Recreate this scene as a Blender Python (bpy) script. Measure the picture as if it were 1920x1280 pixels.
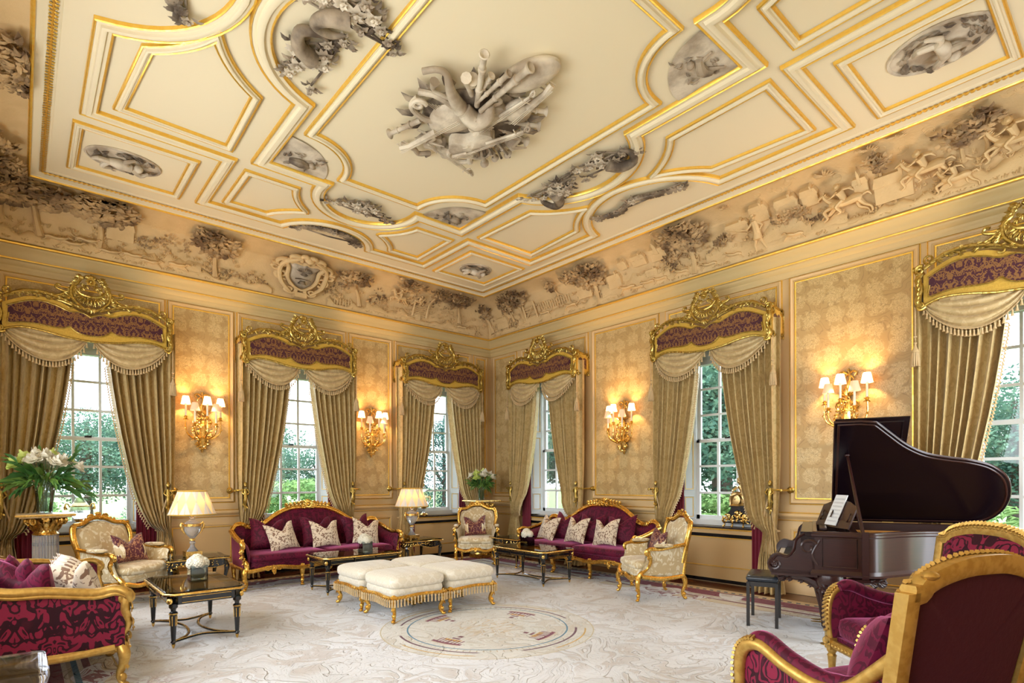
import bpy, math, random
from mathutils import Vector, Matrix, noise
for _o in list(bpy.data.objects): bpy.data.objects.remove(_o)
SC = bpy.context.scene; COL = SC.collection
pi = math.pi; sin = math.sin; cos = math.cos; R_ = math.radians
# ------------------------------------------------------------------ camera, sky, exposure
TH = R_(49.07); RHO = R_(0.187)
LK = Vector((cos(TH), sin(TH), 0)); RT = Vector((sin(TH), -cos(TH), 0)); UP = Vector((0, 0, 1))
CAM = Vector((-7.59, -9.44, 1.45))
cd = bpy.data.cameras.new('camera'); cam = bpy.data.objects.new('camera', cd); COL.objects.link(cam)
xr = RT * cos(RHO) - UP * sin(RHO); yu = UP * cos(RHO) + RT * sin(RHO); zb = -LK
cam.matrix_world = Matrix(((xr.x, yu.x, zb.x, CAM.x), (xr.y, yu.y, zb.y, CAM.y), (xr.z, yu.z, zb.z, CAM.z), (0, 0, 0, 1)))
cd.sensor_width = 36; cd.lens = 36 * 1063 / 1920; cd.shift_y = (903 - 640) / 1920; cd.clip_start = .02; cd.clip_end = 400
SC.camera = cam
SC.view_settings.view_transform = 'Standard'; SC.view_settings.look = 'None'; SC.view_settings.gamma = 1
SC.view_settings.use_curve_mapping = False
SC.view_settings.exposure = 0.45
SC.cycles.max_bounces = 6; SC.cycles.diffuse_bounces = 4; SC.cycles.glossy_bounces = 2; SC.cycles.transmission_bounces = 4; SC.cycles.adaptive_threshold = .03
SC.cycles.transparent_max_bounces = 8; SC.cycles.sample_clamp_indirect = 6; SC.cycles.caustics_reflective = False; SC.cycles.caustics_refractive = False
SC.cycles.use_denoising = True; SC.cycles.blur_glossy = 1.0
W = bpy.data.worlds.new('sky'); SC.world = W; W.use_nodes = True
_bg = W.node_tree.nodes['Background']; _bg.inputs[0].default_value = (.88, .94, 1, 1); _bg.inputs[1].default_value = 6.6
def point(loc, e, c, r=.03, name='lamp_light', parent=None):
    l = bpy.data.lights.new(name, 'POINT'); l.energy = e; l.color = c; l.shadow_soft_size = r
    o = bpy.data.objects.new(name, l); o.location = loc; COL.objects.link(o)
    if parent: o.parent = parent
    return o
def portal(c, n, w, h):
    l = bpy.data.lights.new('window_daylight', 'AREA'); l.shape = 'RECTANGLE'; l.size = w; l.size_y = h; l.cycles.is_portal = True
    o = bpy.data.objects.new('window_daylight', l); COL.objects.link(o); o.location = c
    o.rotation_euler = Vector(n).to_track_quat('-Z', 'Y').to_euler(); return o
RX0, RY0 = -8.32, -9.9      # the far ends of the room; the corner in view is at 0,0
WLX = [-6.90, -4.155, -1.42]; WRY = [-1.87, -5.24, -8.61]   # window centres
for c in WLX: portal((c, .34, 2.05), (0, -1, 0), 1.0, 2.4)
for c in WRY: portal((.34, c, 2.05), (-1, 0, 0), 1.0, 2.4)
FILL_BX = [-1.5]; FILL_EY = [-8.7, -6.7, -4.7, -2.7]  # openings added in the two unseen walls to fill the room with daylight
for c in FILL_BX: portal((c, RY0 - .2, 1.85), (0, 1, 0), 1.5, 3.3)
for c in FILL_EY: portal((RX0 - .2, c, 2.3), (1, 0, 0), 1.5, 2.6)
# ------------------------------------------------------------------ mesh helper
def V(*a): return Vector(a)
class M:
    def __init__(s): s.v = []; s.f = []; s.mi = []; s.k = 0; s.tf = None
    def add(s, vs, fs):
        b = len(s.v)
        s.v += [s.tf(Vector(v)) for v in vs] if s.tf else [tuple(v) for v in vs]
        s.f += [tuple(i + b for i in f) for f in fs]; s.mi += [s.k] * len(fs); return s
    def box(s, c, d, rz=0, rx=0):
        m = Matrix.Rotation(rz, 3, 'Z') @ Matrix.Rotation(rx, 3, 'X'); vs = []
        for x in (-.5, .5):
            for y in (-.5, .5):
                for z in (-.5, .5): vs.append(Vector(c) + m @ Vector((x * d[0], y * d[1], z * d[2])))
        return s.add(vs, [(0, 1, 3, 2), (4, 6, 7, 5), (0, 4, 5, 1), (2, 3, 7, 6), (0, 2, 6, 4), (1, 5, 7, 3)])
    def b2(s, x0, x1, y0, y1, z0, z1): return s.box(((x0 + x1) / 2, (y0 + y1) / 2, (z0 + z1) / 2), (abs(x1 - x0), abs(y1 - y0), abs(z1 - z0)))
    def grid(s, fn, nu, nv, cu=False, cv=False):
        vs = [fn(i / nu, j / nv) for i in range(nu if cu else nu + 1) for j in range(nv if cv else nv + 1)]
        a = nu if cu else nu + 1; b = nv if cv else nv + 1
        fs = [(i * b + j, ((i + 1) % a) * b + j, ((i + 1) % a) * b + (j + 1) % b, i * b + (j + 1) % b) for i in range(nu) for j in range(nv)]
        return s.add(vs, fs)
    def tube(s, pts, r, n=8, cap=True, closed=False, flat=1.0, up=None):
        P = [Vector(p) for p in pts]; k = len(P); rr = r if isinstance(r, (list, tuple)) else [r] * k
        if len(rr) != k: rr = [rr[0] + (0)] * k if len(rr) < 2 else [lerpl(rr, i / (k - 1)) for i in range(k)]
        T = []
        for i in range(k):
            a = P[(i - 1) % k] if (closed or i > 0) else P[0]; b = P[(i + 1) % k] if (closed or i < k - 1) else P[-1]
            t = b - a; T.append(t.normalized() if t.length > 1e-9 else Vector((0, 0, 1)))
        u = Vector(up) if up else (Vector((0, 0, 1)) if abs(T[0].z) < .9 else Vector((1, 0, 0)))
        vs = []
        for i in range(k):
            x = u - T[i] * u.dot(T[i])
            if x.length < 1e-6: x = Vector((1, 0, 0)) - T[i] * T[i].x
            x.normalize(); y = T[i].cross(x); u = x if not up else u
            for j in range(n):
                a = 2 * pi * (j + .5) / n; vs.append(P[i] + x * cos(a) * rr[i] * flat + y * sin(a) * rr[i])
        fs = [(i * n + j, i * n + (j + 1) % n, ((i + 1) % k) * n + (j + 1) % n, ((i + 1) % k) * n + j) for i in range(k if closed else k - 1) for j in range(n)]
        if cap and not closed: fs += [tuple(range(n - 1, -1, -1)), tuple((k - 1) * n + j for j in range(n))]
        return s.add(vs, fs)
    def lathe(s, prof, c=(0, 0, 0), n=16, ax=None, sq=False, rot=0):
        """prof: (radius, height) pairs; ax: axis vector"""
        c = Vector(c); q = Vector(ax).to_track_quat('Z', 'X') if ax else None; vs = []
        for r, z in prof:
            for j in range(n):
                a = 2 * pi * j / n + rot; p = Vector((r * cos(a), r * sin(a), z))
                vs.append(c + (q @ p if q else p))
        k = len(prof)
        fs = [(i * n + j, i * n + (j + 1) % n, (i + 1) * n + (j + 1) % n, (i + 1) * n + j) for i in range(k - 1) for j in range(n)]
        if prof[0][0] > 1e-4: fs.append(tuple(range(n - 1, -1, -1)))
        if prof[-1][0] > 1e-4: fs.append(tuple((k - 1) * n + j for j in range(n)))
        return s.add(vs, fs)
    def ball(s, c, r, n=8, m=None):
        r = r if isinstance(r, (tuple, list)) else (r, r, r); c = Vector(c); m = m or max(4, n - 2)
        return s.grid(lambda u, v: c + Vector((r[0] * cos(2 * pi * u) * sin(pi * (.02 + .96 * v)), r[1] * sin(2 * pi * u) * sin(pi * (.02 + .96 * v)), -r[2] * cos(pi * (.02 + .96 * v)))), n, m, cu=True)
    def sell(s, c, r, e1=.35, e2=.35, n=20, m=12, puff=0, rz=0, rx=0):
        """rounded cushion: superellipsoid"""
        c = Vector(c); mt = Matrix.Rotation(rz, 3, 'Z') @ Matrix.Rotation(rx, 3, 'X')
        def sp(a, e): return math.copysign(abs(a) ** e, a)
        def fn(u, v):
            a = 2 * pi * u + pi / 4; b = pi * (v - .5) * .9999
            return c + mt @ Vector((r[0] * sp(cos(b), e1) * sp(cos(a), e2), r[1] * sp(cos(b), e1) * sp(sin(a), e2), r[2] * sp(sin(b), e1) * (1 + puff * abs(cos(b)) ** 0 * (1 - min(1, abs(cos(b)) ** e1)) )))
        return s.grid(fn, n, m, cu=True)
    def prism(s, poly, y0, y1, fn=None):
        """poly in (x,z), extruded from y0 to y1; fn maps (x,y,z)->point"""
        fn = fn or (lambda x, y, z: Vector((x, y, z))); k = len(poly)
        vs = [fn(x, y0, z) for x, z in poly] + [fn(x, y1, z) for x, z in poly]
        fs = [(i, (i + 1) % k, (i + 1) % k + k, i + k) for i in range(k)] + [tuple(range(k - 1, -1, -1)), tuple(range(k, 2 * k))]
        return s.add(vs, fs)
    def mould(s, path, prof, fn, closed=False):
        """sweep prof (off,h) along 2D path with mitres; fn(x,y,h)"""
        P = [Vector(p) for p in path]; k = len(P); vs = []; n = len(prof)
        for i in range(k):
            d0 = (P[i] - P[i - 1]) if (closed or i > 0) else None; d1 = (P[(i + 1) % k] - P[i]) if (closed or i < k - 1) else None
            d0 = d0.normalized() if d0 and d0.length else None; d1 = d1.normalized() if d1 and d1.length else None
            if d0 is None: d0 = d1
            if d1 is None: d1 = d0
            n0 = Vector((-d0.y, d0.x)); n1 = Vector((-d1.y, d1.x)); m = n0 + n1
            m = m / max(.25, m.dot(n0)) if m.length > 1e-6 else n0
            for o, h in prof: q = P[i] + m * o; vs.append(fn(q.x, q.y, h))
        fs = [(i * n + j, ((i + 1) % k) * n + j, ((i + 1) % k) * n + j + 1, i * n + j + 1) for i in range(k if closed else k - 1) for j in range(n - 1)]
        if not closed: fs += [tuple(range(n)), tuple(range((k - 1) * n + n - 1, (k - 1) * n - 1, -1))]
        return s.add(vs, fs)
    def leaf(s, c, d, up, L, Wd, curl=.3):
        c = Vector(c); d = Vector(d).normalized(); up = Vector(up); sd = d.cross(up)
        if sd.length < 1e-4: sd = d.orthogonal()
        sd.normalize(); up = sd.cross(d).normalized()
        v = [c, c + d * L * .35 + sd * Wd * .5 + up * L * .06, c + d * L * .4 + up * L * .16, c + d * L * .35 - sd * Wd * .5 + up * L * .06,
             c + d * L * .75 + sd * Wd * .33 + up * L * (.1 - curl * .2), c + d * L * .75 - sd * Wd * .33 + up * L * (.1 - curl * .2), c + d * L + up * L * (-curl * .5), c + d * L * .4 - up * L * .02]
        return s.add(v, [(0, 1, 2), (0, 2, 3), (1, 4, 2), (2, 4, 6), (2, 6, 5), (2, 5, 3), (0, 7, 1), (0, 3, 7), (1, 7, 4), (3, 5, 7), (4, 7, 6), (5, 6, 7)])
    def scroll(s, c, u, v, R, turns=1.3, r=.012, a0=0, sgn=1, n=16, w=6):
        """spiral tapering tube in the plane u,v"""
        c = Vector(c); u = Vector(u); v = Vector(v); P = []; rr = []
        for i in range(n + 1):
            t = i / n; a = a0 + sgn * 2 * pi * turns * t; q = R * (1 - .78 * t); P.append(c + (u * cos(a) + v * sin(a)) * q); rr.append(r * (1 - .45 * t))
        return s.tube(P, rr, w)
    def build(s, name, mat, parent=None, smooth=True, label=None):
        me = bpy.data.meshes.new(name); me.from_pydata([tuple(v) for v in s.v], [], s.f)
        for m in (mat if isinstance(mat, (list, tuple)) else [mat]): me.materials.append(m)
        if any(s.mi): me.polygons.foreach_set('material_index', s.mi)
        if smooth:
            me.polygons.foreach_set('use_smooth', [True] * len(s.f))
            try: me.set_sharp_from_angle(angle=R_(smooth if smooth is not True else 42))
            except Exception: pass
        me.update(); o = bpy.data.objects.new(name, me); COL.objects.link(o)
        if parent: o.parent = parent
        if label: o['label'] = label
        return o
def lerpl(l, t):
    x = t * (len(l) - 1); i = min(int(x), len(l) - 2); return l[i] + (l[i + 1] - l[i]) * (x - i)
def interp(tab, x):
    if x <= tab[0][0]: return tab[0][1]
    for (a, b), (c, d) in zip(tab, tab[1:]):
        if x <= c:
            t = (x - a) / (c - a); t = t * t * (3 - 2 * t) if True else t
            return b + (d - b) * t
    return tab[-1][1]
def smooth_path(pts, k=4, closed=False):
    """Catmull-Rom"""
    P = [Vector(p) for p in pts]; n = len(P); out = []
    for i in range(n if closed else n - 1):
        p0 = P[(i - 1) % n] if (closed or i) else P[0]; p1 = P[i]; p2 = P[(i + 1) % n]; p3 = P[(i + 2) % n] if (closed or i < n - 2) else P[-1]
        for j in range(k):
            t = j / k; out.append(.5 * ((2 * p1) + (p2 - p0) * t + (2 * p0 - 5 * p1 + 4 * p2 - p3) * t * t + (3 * p1 - p0 - 3 * p2 + p3) * t ** 3))
    if not closed: out.append(P[-1])
    return out
def tag(o, label=None, cat=None, group=None, kind=None):
    if label: o['label'] = label
    if cat: o['category'] = cat
    if group: o['group'] = group
    if kind: o['kind'] = kind
    return o
def empty(name, loc=(0, 0, 0), rz=0, label=None, cat=None, group=None):
    o = bpy.data.objects.new(name, None); COL.objects.link(o); o.location = loc; o.rotation_euler = (0, 0, rz); o.empty_display_size = .1
    return tag(o, label, cat, group)
def dup(root, loc=None, rz=None, label=None, group=None, rot=None):
    r = root.copy(); COL.objects.link(r)
    if loc is not None: r.location = loc
    if rz is not None: r.rotation_euler = (0, 0, rz)
    if rot is not None: r.rotation_euler = rot
    if label: r['label'] = label
    if group: r['group'] = group
    for ch in list(root.children):
        c = ch.copy(); COL.objects.link(c); c.parent = r
        for g in list(ch.children):
            d = g.copy(); COL.objects.link(d); d.parent = c
    return r
def struct(o): o['kind'] = 'structure'; return o
# ------------------------------------------------------------------ materials
class G:
    def __init__(s, name):
        s.m = bpy.data.materials.new(name); s.m.use_nodes = True; s.t = s.m.node_tree; s.t.nodes.clear()
        s.out = s.t.nodes.new('ShaderNodeOutputMaterial')
    def n(s, ty, _p=None, **k):
        d = s.t.nodes.new('ShaderNode' + ty)
        for a, b in (_p or {}).items(): setattr(d, a, b)
        for a, b in k.items():
            i = d.inputs[int(a[1:])] if a[0] == 'i' and a[1:].isdigit() else d.inputs[a.replace('_', ' ')]
            if hasattr(b, 'is_linked') or hasattr(b, 'links'): s.t.links.new(b, i)
            else: i.default_value = b
        return d
    def mth(s, op, a, b=0.0, c=0.0):
        return s.n('Math', {'operation': op}, i0=a, i1=b, i2=c).outputs[0]
    def mix(s, f, a, b):
        d = s.n('Mix', {'data_type': 'RGBA'}); s.set(d.inputs[0], f); s.set(d.inputs[6], a); s.set(d.inputs[7], b); return d.outputs[2]
    def set(s, i, b):
        if hasattr(b, 'links'): s.t.links.new(b, i)
        else: i.default_value = (*b, 1) if isinstance(b, tuple) and len(b) == 3 else b
    def ramp(s, f, lo, hi, a=0.0, b=1.0):
        return s.n('MapRange', {'interpolation_type': 'SMOOTHSTEP'}, Value=f, i1=lo, i2=hi, i3=a, i4=b).outputs[0]
    def obj(s): return s.n('TexCoord').outputs['Object']
    def noise(s, v, sc, det=2.0, dis=0.0, out=0):
        return s.n('TexNoise', None, Vector=v, Scale=sc, Detail=det, Distortion=dis).outputs[out]
    def xyz(s, v): return s.n('SeparateXYZ', None, i0=v).outputs
    def comb(s, x, y, z): return s.n('CombineXYZ', None, i0=x, i1=y, i2=z).outputs[0]
    def bump(s, h, st=.3, d=.01): return s.n('Bump', None, Strength=st, Distance=d, Height=h).outputs[0]
    def pr(s, color, rough=.5, metal=0.0, normal=None, **k):
        p = s.n('BsdfPrincipled'); s.set(p.inputs['Base Color'], color); s.set(p.inputs['Roughness'], rough); s.set(p.inputs['Metallic'], metal)
        for a, b in k.items(): s.set(p.inputs[a.replace('_', ' ')], b)
        if normal is not None: s.t.links.new(normal, p.inputs['Normal'])
        s.t.links.new(p.outputs[0], s.out.inputs[0]); s.p = p; return s.m
    def pat(s, v, sc, bands=5.0, dist=1.0, thr=.1, mirror=True):
        """mirrored foliage-like damask mask"""
        x, y, z = s.xyz(v)
        if mirror: x = s.mth('PINGPONG', s.mth('MULTIPLY', x, sc), 1.0); y = s.mth('PINGPONG', s.mth('MULTIPLY', y, sc), 1.0); z = s.mth('MULTIPLY', z, sc * .8)
        else: x, y, z = (s.mth('MULTIPLY', q, sc) for q in (x, y, z))
        w = s.comb(x, y, z)
        n = s.noise(w, 1.9, 1.5, dist); b = s.mth('SINE', s.mth('MULTIPLY', n, bands * 6.283))
        n2 = s.noise(w, 4.5, 2.0, .6); b2 = s.mth('ADD', b, s.mth('MULTIPLY', s.mth('SUBTRACT', n2, .5), 2.6))
        return s.ramp(b2, thr - .12, thr + .12)
def lin(r, g, b):
    f = lambda c: (c / 255 / 12.92) if c <= 10 else ((c / 255 + .055) / 1.055) ** 2.4
    return (f(r), f(g), f(b))
def simple(name, col, rough=.5, metal=0.0, bs=0, bst=.2, var=0.0, **k):
    g = G(name); o = g.obj(); nm = None; c = col
    if bs: nm = g.bump(g.noise(o, bs, 3.0), bst, .004)
    if var: c = g.mix(g.noise(o, 6.0, 3.0), tuple(q * (1 - var) for q in col), tuple(min(1, q * (1 + var)) for q in col))
    return g.pr(c, rough, metal, nm, **k)
MT = {}
def gild(name, c1, c2, rough=.3, bs=60, metal=1.0):
    g = G(name); o = g.obj(); n = g.noise(o, 25.0, 3.0)
    col = g.mix(g.ramp(n, .35, .65), c1, c2)
    return g.pr(col, g.ramp(n, .3, .7, rough - .07, rough + .12), metal, g.bump(g.noise(o, bs, 2.0), .35, .004))
MT['gold'] = gild('gilded_wood', (.92, .58, .14), (.70, .38, .07), .27)
MT['oldgold'] = gild('aged_gilding', (.62, .46, .14), (.42, .28, .06), .33)
MT['leafgold'] = gild('gold_leaf_line', (1.0, .66, .14), (.98, .60, .10), .36, 14, .8)
MT['ormolu'] = gild('ormolu', (.95, .66, .22), (.7, .42, .1), .25, 90)
MT['giltpaint'] = gild('painted_gilt', (.62, .40, .11), (.50, .30, .07), .40, 14, .8)
MT['paint'] = simple('cream_wall_paint', lin(220, 187, 134), .45, bs=8, bst=.05)
MT['ceil'] = simple('cream_ceiling_paint', lin(240, 225, 188), .6, bs=5, bst=.08)
MT['cornice'] = simple('cornice_paint', lin(214, 188, 132), .5)
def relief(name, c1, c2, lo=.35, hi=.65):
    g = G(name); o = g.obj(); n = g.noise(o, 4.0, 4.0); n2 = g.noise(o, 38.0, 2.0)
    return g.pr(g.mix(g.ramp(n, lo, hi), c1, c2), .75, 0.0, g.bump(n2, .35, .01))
MT['plaster'] = relief('frieze_plaster', lin(228, 197, 144), lin(212, 180, 128), .15, .85)
MT['relief'] = relief('frieze_relief_plaster', lin(222, 190, 136), lin(196, 162, 112), .2, .8)
MT['relief2'] = relief('leaf_relief_plaster', lin(204, 170, 120), lin(108, 82, 54))  # dark tone paints in the shade among the frieze leaves
MT['grey'] = relief('grey_plaster', lin(222, 208, 182), lin(166, 148, 124))  # brown-grey mottling stands in for dark shading in the ceiling carvings
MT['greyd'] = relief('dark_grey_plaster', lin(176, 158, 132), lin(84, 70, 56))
def wallpaper():
    g = G('damask_wallpaper'); v = g.n('NewGeometry').outputs['Position']; x, y, z = g.xyz(v)
    s = g.mth('SUBTRACT', x, y); p = g.comb(g.mth('MULTIPLY', s, 4.3), g.mth('MULTIPLY', z, 4.0), 0.0)
    d = g.n('VectorMath', {'operation': 'ADD'}, i0=p, i1=g.n('VectorMath', {'operation': 'SCALE'}, i0=g.noise(p, 3.0, 3.0, 0.0, 1), Scale=.35).outputs[0]).outputs[0]
    vo = g.n('TexVoronoi', {'voronoi_dimensions': '2D'}, Vector=d, Scale=1.0, Randomness=.35)
    fine = g.mth('SINE', g.mth('MULTIPLY', g.noise(p, 5.0, 3.0, 1.8), 40.0))
    bl = g.mth('MULTIPLY', g.ramp(g.mth('ADD', vo.outputs['Distance'], g.mth('MULTIPLY', g.mth('SUBTRACT', g.noise(p, 4.0, 2.0), .5), .7)), .50, .36), g.ramp(fine, -.5, .1))
    vo2 = g.noise(p, 1.1, 1.0, .6); st = g.mth('MULTIPLY', g.ramp(g.mth('ABSOLUTE', g.mth('SINE', g.mth('MULTIPLY', vo2, 26.0))), .32, .12), .55)
    c0 = g.mix(g.noise(p, .8, 2.0), lin(196, 166, 110), lin(182, 150, 96)); c = g.mix(st, c0, lin(156, 128, 82)); c = g.mix(g.mth('MULTIPLY', bl, .6), c, lin(232, 210, 154))
    return g.pr(c, g.mth('SUBTRACT', .5, g.mth('MULTIPLY', bl, .12)), 0.0, None, Sheen_Weight=.2)
MT['paper'] = wallpaper()
def fabric(name, c1, c2, sc, rough=.7, bands=4.0, thr=.1, sheen=.4, sheenc=None, dist=1.0, c3=None, mirror=True, bst=.25, spec=.4):
    g = G(name); o = g.obj(); m = g.pat(o, sc, bands, dist, thr, mirror); c = g.mix(m, c1, c2)
    if c3: c = g.mix(g.mth('MULTIPLY', g.ramp(g.noise(o, sc * 5.0, 3.0), .5, .7), .6), c, c3)
    nm = g.bump(g.mth('ADD', g.mth('MULTIPLY', m, .6), g.mth('MULTIPLY', g.noise(o, 260.0, 1.0), .5)), bst, .003)
    k = dict(Sheen_Weight=sheen); 
    if sheenc: k['Sheen_Tint'] = sheenc
    k['Specular_IOR_Level'] = spec
    return g.pr(c, rough, 0.0, nm, **k)
def velvet(name, c1, c2, sc, thr=.1, crush=1.0):
    """cut velvet, with crushed light patches from the pile"""
    g = G(name); o = g.obj(); m = g.pat(o, sc, 5.0, 1.1, thr); n = g.noise(o, 9.0, 3.0, .8)
    c = g.mix(m, c1, c2); c = g.mix(g.mth('MULTIPLY', g.ramp(n, .55, .75), .35 * crush), c, tuple(min(1, q * 2.0) for q in c1))
    nm = g.bump(g.mth('ADD', g.mth('MULTIPLY', m, .5), g.mth('MULTIPLY', n, .8)), .35, .006)
    return g.pr(c, .62, 0.0, nm, Sheen_Weight=.75, Sheen_Roughness=.35, Sheen_Tint=(.95, .25, .5, 1), Specular_IOR_Level=.25)
MT['velvet'] = velvet('burgundy_velvet', (.115, .003, .024), (.055, .001, .012), 5.0)
MT['velvetpat'] = velvet('burgundy_damask_velvet', (.20, .010, .036), (.022, .001, .006), 5.0, .05, .25)
MT['velvetback'] = simple('plain_burgundy_velvet', (.038, .003, .008), .8, bs=40, bst=.5, Specular_IOR_Level=.2, Sheen_Weight=.12, Sheen_Tint=(.8, .2, .3, 1))  # base darkened to paint in the shade on the chair back
MT['creamdam'] = fabric('cream_damask', lin(206, 184, 140), lin(232, 220, 190), 5.5, .5, 3.2, .2, .3)
MT['ottofab'] = fabric('cream_boucle', lin(222, 212, 190), lin(232, 224, 206), 14.0, .85, 2.0, .1, .3, bst=.5)
MT['cushion'] = fabric('cream_floral_print', lin(222, 204, 178), lin(128, 96, 74), 7.0, .6, 4.0, .55, .3)
MT['redcush'] = fabric('wine_and_gold_brocade', (.085, .004, .016), lin(170, 120, 86), 13.0, .6, 3.5, .45, .3)
MT['silk'] = fabric('old_gold_silk', lin(214, 190, 134), lin(200, 174, 118), 6.0, .36, 3.0, .3, .2, bst=.05)
MT['swag'] = fabric('swag_silk', lin(206, 182, 134), lin(194, 168, 120), 6.0, .34, 3.0, .3, .2, bst=.04)
MT['trimf'] = simple('fringe_thread', lin(206, 178, 132), .6, bs=80, bst=.4)
MT['pelmetfab'] = fabric('pelmet_brocade', (.055, .004, .016), lin(136, 92, 46), 13.0, .6, 3.0, .1, .2, bst=.15)
MT['pelmetgold'] = fabric('gold_satin_border', lin(214, 172, 66), lin(206, 162, 58), 20.0, .5, 2.0, .3, .2, bst=.1)
MT['redcurt'] = simple('crimson_curtain_cloth', (.17, .004, .022), .65, bs=50, bst=.15, Sheen_Weight=.35, Sheen_Tint=(.9, .2, .35, 1))
MT['white'] = simple('white_window_paint', lin(232, 236, 236), .35)
MT['shutter'] = simple('pale_shutter_paint', lin(226, 232, 234), .4)
MT['ebony'] = simple('black_lacquer', (.006, .007, .009), .16, Coat_Weight=.5)
MT['blackmetal'] = simple('dark_bench_frame', (.02, .016, .014), .45)
MT['leather'] = simple('black_leather', (.03, .036, .046), .2, bs=120, bst=.1)
def mahog():
    g = G('mahogany'); o = g.obj(); x, y, z = g.xyz(o)
    w = g.noise(g.comb(g.mth('MULTIPLY', x, 2.0), g.mth('MULTIPLY', y, 2.0), g.mth('MULTIPLY', z, 26.0)), 3.0, 3.0)
    return g.pr(g.mix(w, (.014, .004, .004), (.042, .010, .007)), .30, 0.0, None, Coat_Weight=.22, Coat_Roughness=.1)
MT['mahog'] = mahog()
MT['lid'] = simple('dark_mahogany_polish', (.007, .003, .005), .22, Specular_IOR_Level=.35)
MT['spruce'] = simple('gilt_soundboard', (.55, .26, .06), .35, .4)
MT['ivory'] = simple('ivory_key', lin(236, 230, 214), .25)
MT['brass'] = simple('brass', (.85, .60, .22), .3, 1.0)
MT['marble'] = simple('dark_marble', (.03, .02, .02), .15)
MT['steel'] = simple('grey_metal', (.35, .36, .38), .35, .9)
def glassm(name, tint=(1, 1, 1), rough=0.0, ior=1.5, thin=True, f=.9):
    g = G(name)
    if thin:
        tr = g.n('BsdfTransparent', None, Color=(*tint, 1)); gl = g.n('BsdfGlossy', None, Roughness=.03, Color=(1, 1, 1, 1))
        fr = g.n('Fresnel', None, IOR=ior); ms = g.n('MixShader', None, i0=g.mth('MULTIPLY', fr.outputs[0], f), i1=tr.outputs[0], i2=gl.outputs[0])
    else:
        a = g.n('BsdfGlass', None, Color=(*tint, 1), Roughness=rough, IOR=ior); tr = g.n('BsdfTransparent', None, Color=(*tint, 1))
        df = g.n('BsdfDiffuse', None, Color=(.92, .95, .98, 1)); m0 = g.n('MixShader', None, i0=.30, i1=a.outputs[0], i2=tr.outputs[0]); ms = g.n('MixShader', None, i0=.22, i1=m0.outputs[0], i2=df.outputs[0])
    g.t.links.new(ms.outputs[0], g.out.inputs[0]); return g.m
MT['pane'] = glassm('window_glass', (.97, .99, 1), f=.5)
MT['tableglass'] = glassm('table_glass', (.90, .96, .95), f=1.0)
MT['vaseglass'] = glassm('clear_vase_glass', (.86, .93, .95), f=1.6)
MT['crystal'] = glassm('cut_crystal', (.96, .97, .98), 0.02, 1.45, thin=False)
def shade(name, c, tr, em=0.0):
    g = G(name); d = g.n('BsdfDiffuse', None, Color=(*c, 1)); t = g.n('BsdfTranslucent', None, Color=(*c, 1))
    ms = g.n('MixShader', None, i0=tr, i1=d.outputs[0], i2=t.outputs[0])
    if em:
        e = g.n('Emission', None, Color=(1.0, .66, .36, 1), Strength=em); a = g.n('AddShader'); g.t.links.new(ms.outputs[0], a.inputs[0]); g.t.links.new(e.outputs[0], a.inputs[1]); ms = a
    g.t.links.new(ms.outputs[0], g.out.inputs[0]); return g.m
MT['wallshade'] = shade('lit_pleated_shade', (.90, .66, .48), .3, .22)
MT['lampshade'] = shade('cream_silk_shade', (.90, .70, .44), .5, .05)
MT['lampshade2'] = shade('pale_silk_gathers', (.86, .84, .76), .08, .0)
MT['candle'] = simple('cream_candle_tube', lin(244, 232, 206), .5)
MT['bulb'] = shade('glowing_bulb', (1, .9, .7), .5, 6.0)
MT['water'] = glassm('vase_water', (.80, .86, .78), f=.6)
MT['petal'] = simple('white_petal', lin(236, 230, 210), .6, Subsurface_Weight=.0)
MT['petalg'] = simple('green_white_bloom', lin(214, 226, 130), .6)
MT['leaf'] = simple('bouquet_leaf', (.045, .14, .028), .45, var=.4)
MT['leaf2'] = simple('light_bouquet_leaf', (.14, .27, .05), .45, var=.3)
MT['stem'] = simple('flower_stem', (.06, .14, .04), .5)
MT['moss'] = simple('vase_foliage', (.05, .05, .025), .8, var=.5)
MT['bronze'] = simple('aged_bronze', (.60, .42, .18), .35, 1.0, bs=40, bst=.3)
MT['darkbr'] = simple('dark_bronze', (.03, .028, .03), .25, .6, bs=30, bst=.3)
MT['dial'] = simple('enamel_dial', lin(240, 236, 226), .3)
MT['ink'] = simple('black_ink', (.01, .01, .012), .6)
MT['sheet'] = simple('white_page', lin(238, 240, 240), .7)
MT['flesh'] = MT['bronze']
# ================================================================== ROOM SHELL
FL = lambda x, y, h: Vector((x, -h, y))           # left wall: (along x, z, out)
FR = lambda x, y, h: Vector((-h, -x, y))          # right wall: s = -y grows away from the corner
CL = lambda x, y, h: Vector((x, y, 5.07 - h))     # ceiling
def rect(x0, x1, y0, y1): return [(x0, y0), (x1, y0), (x1, y1), (x0, y1)]
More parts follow.
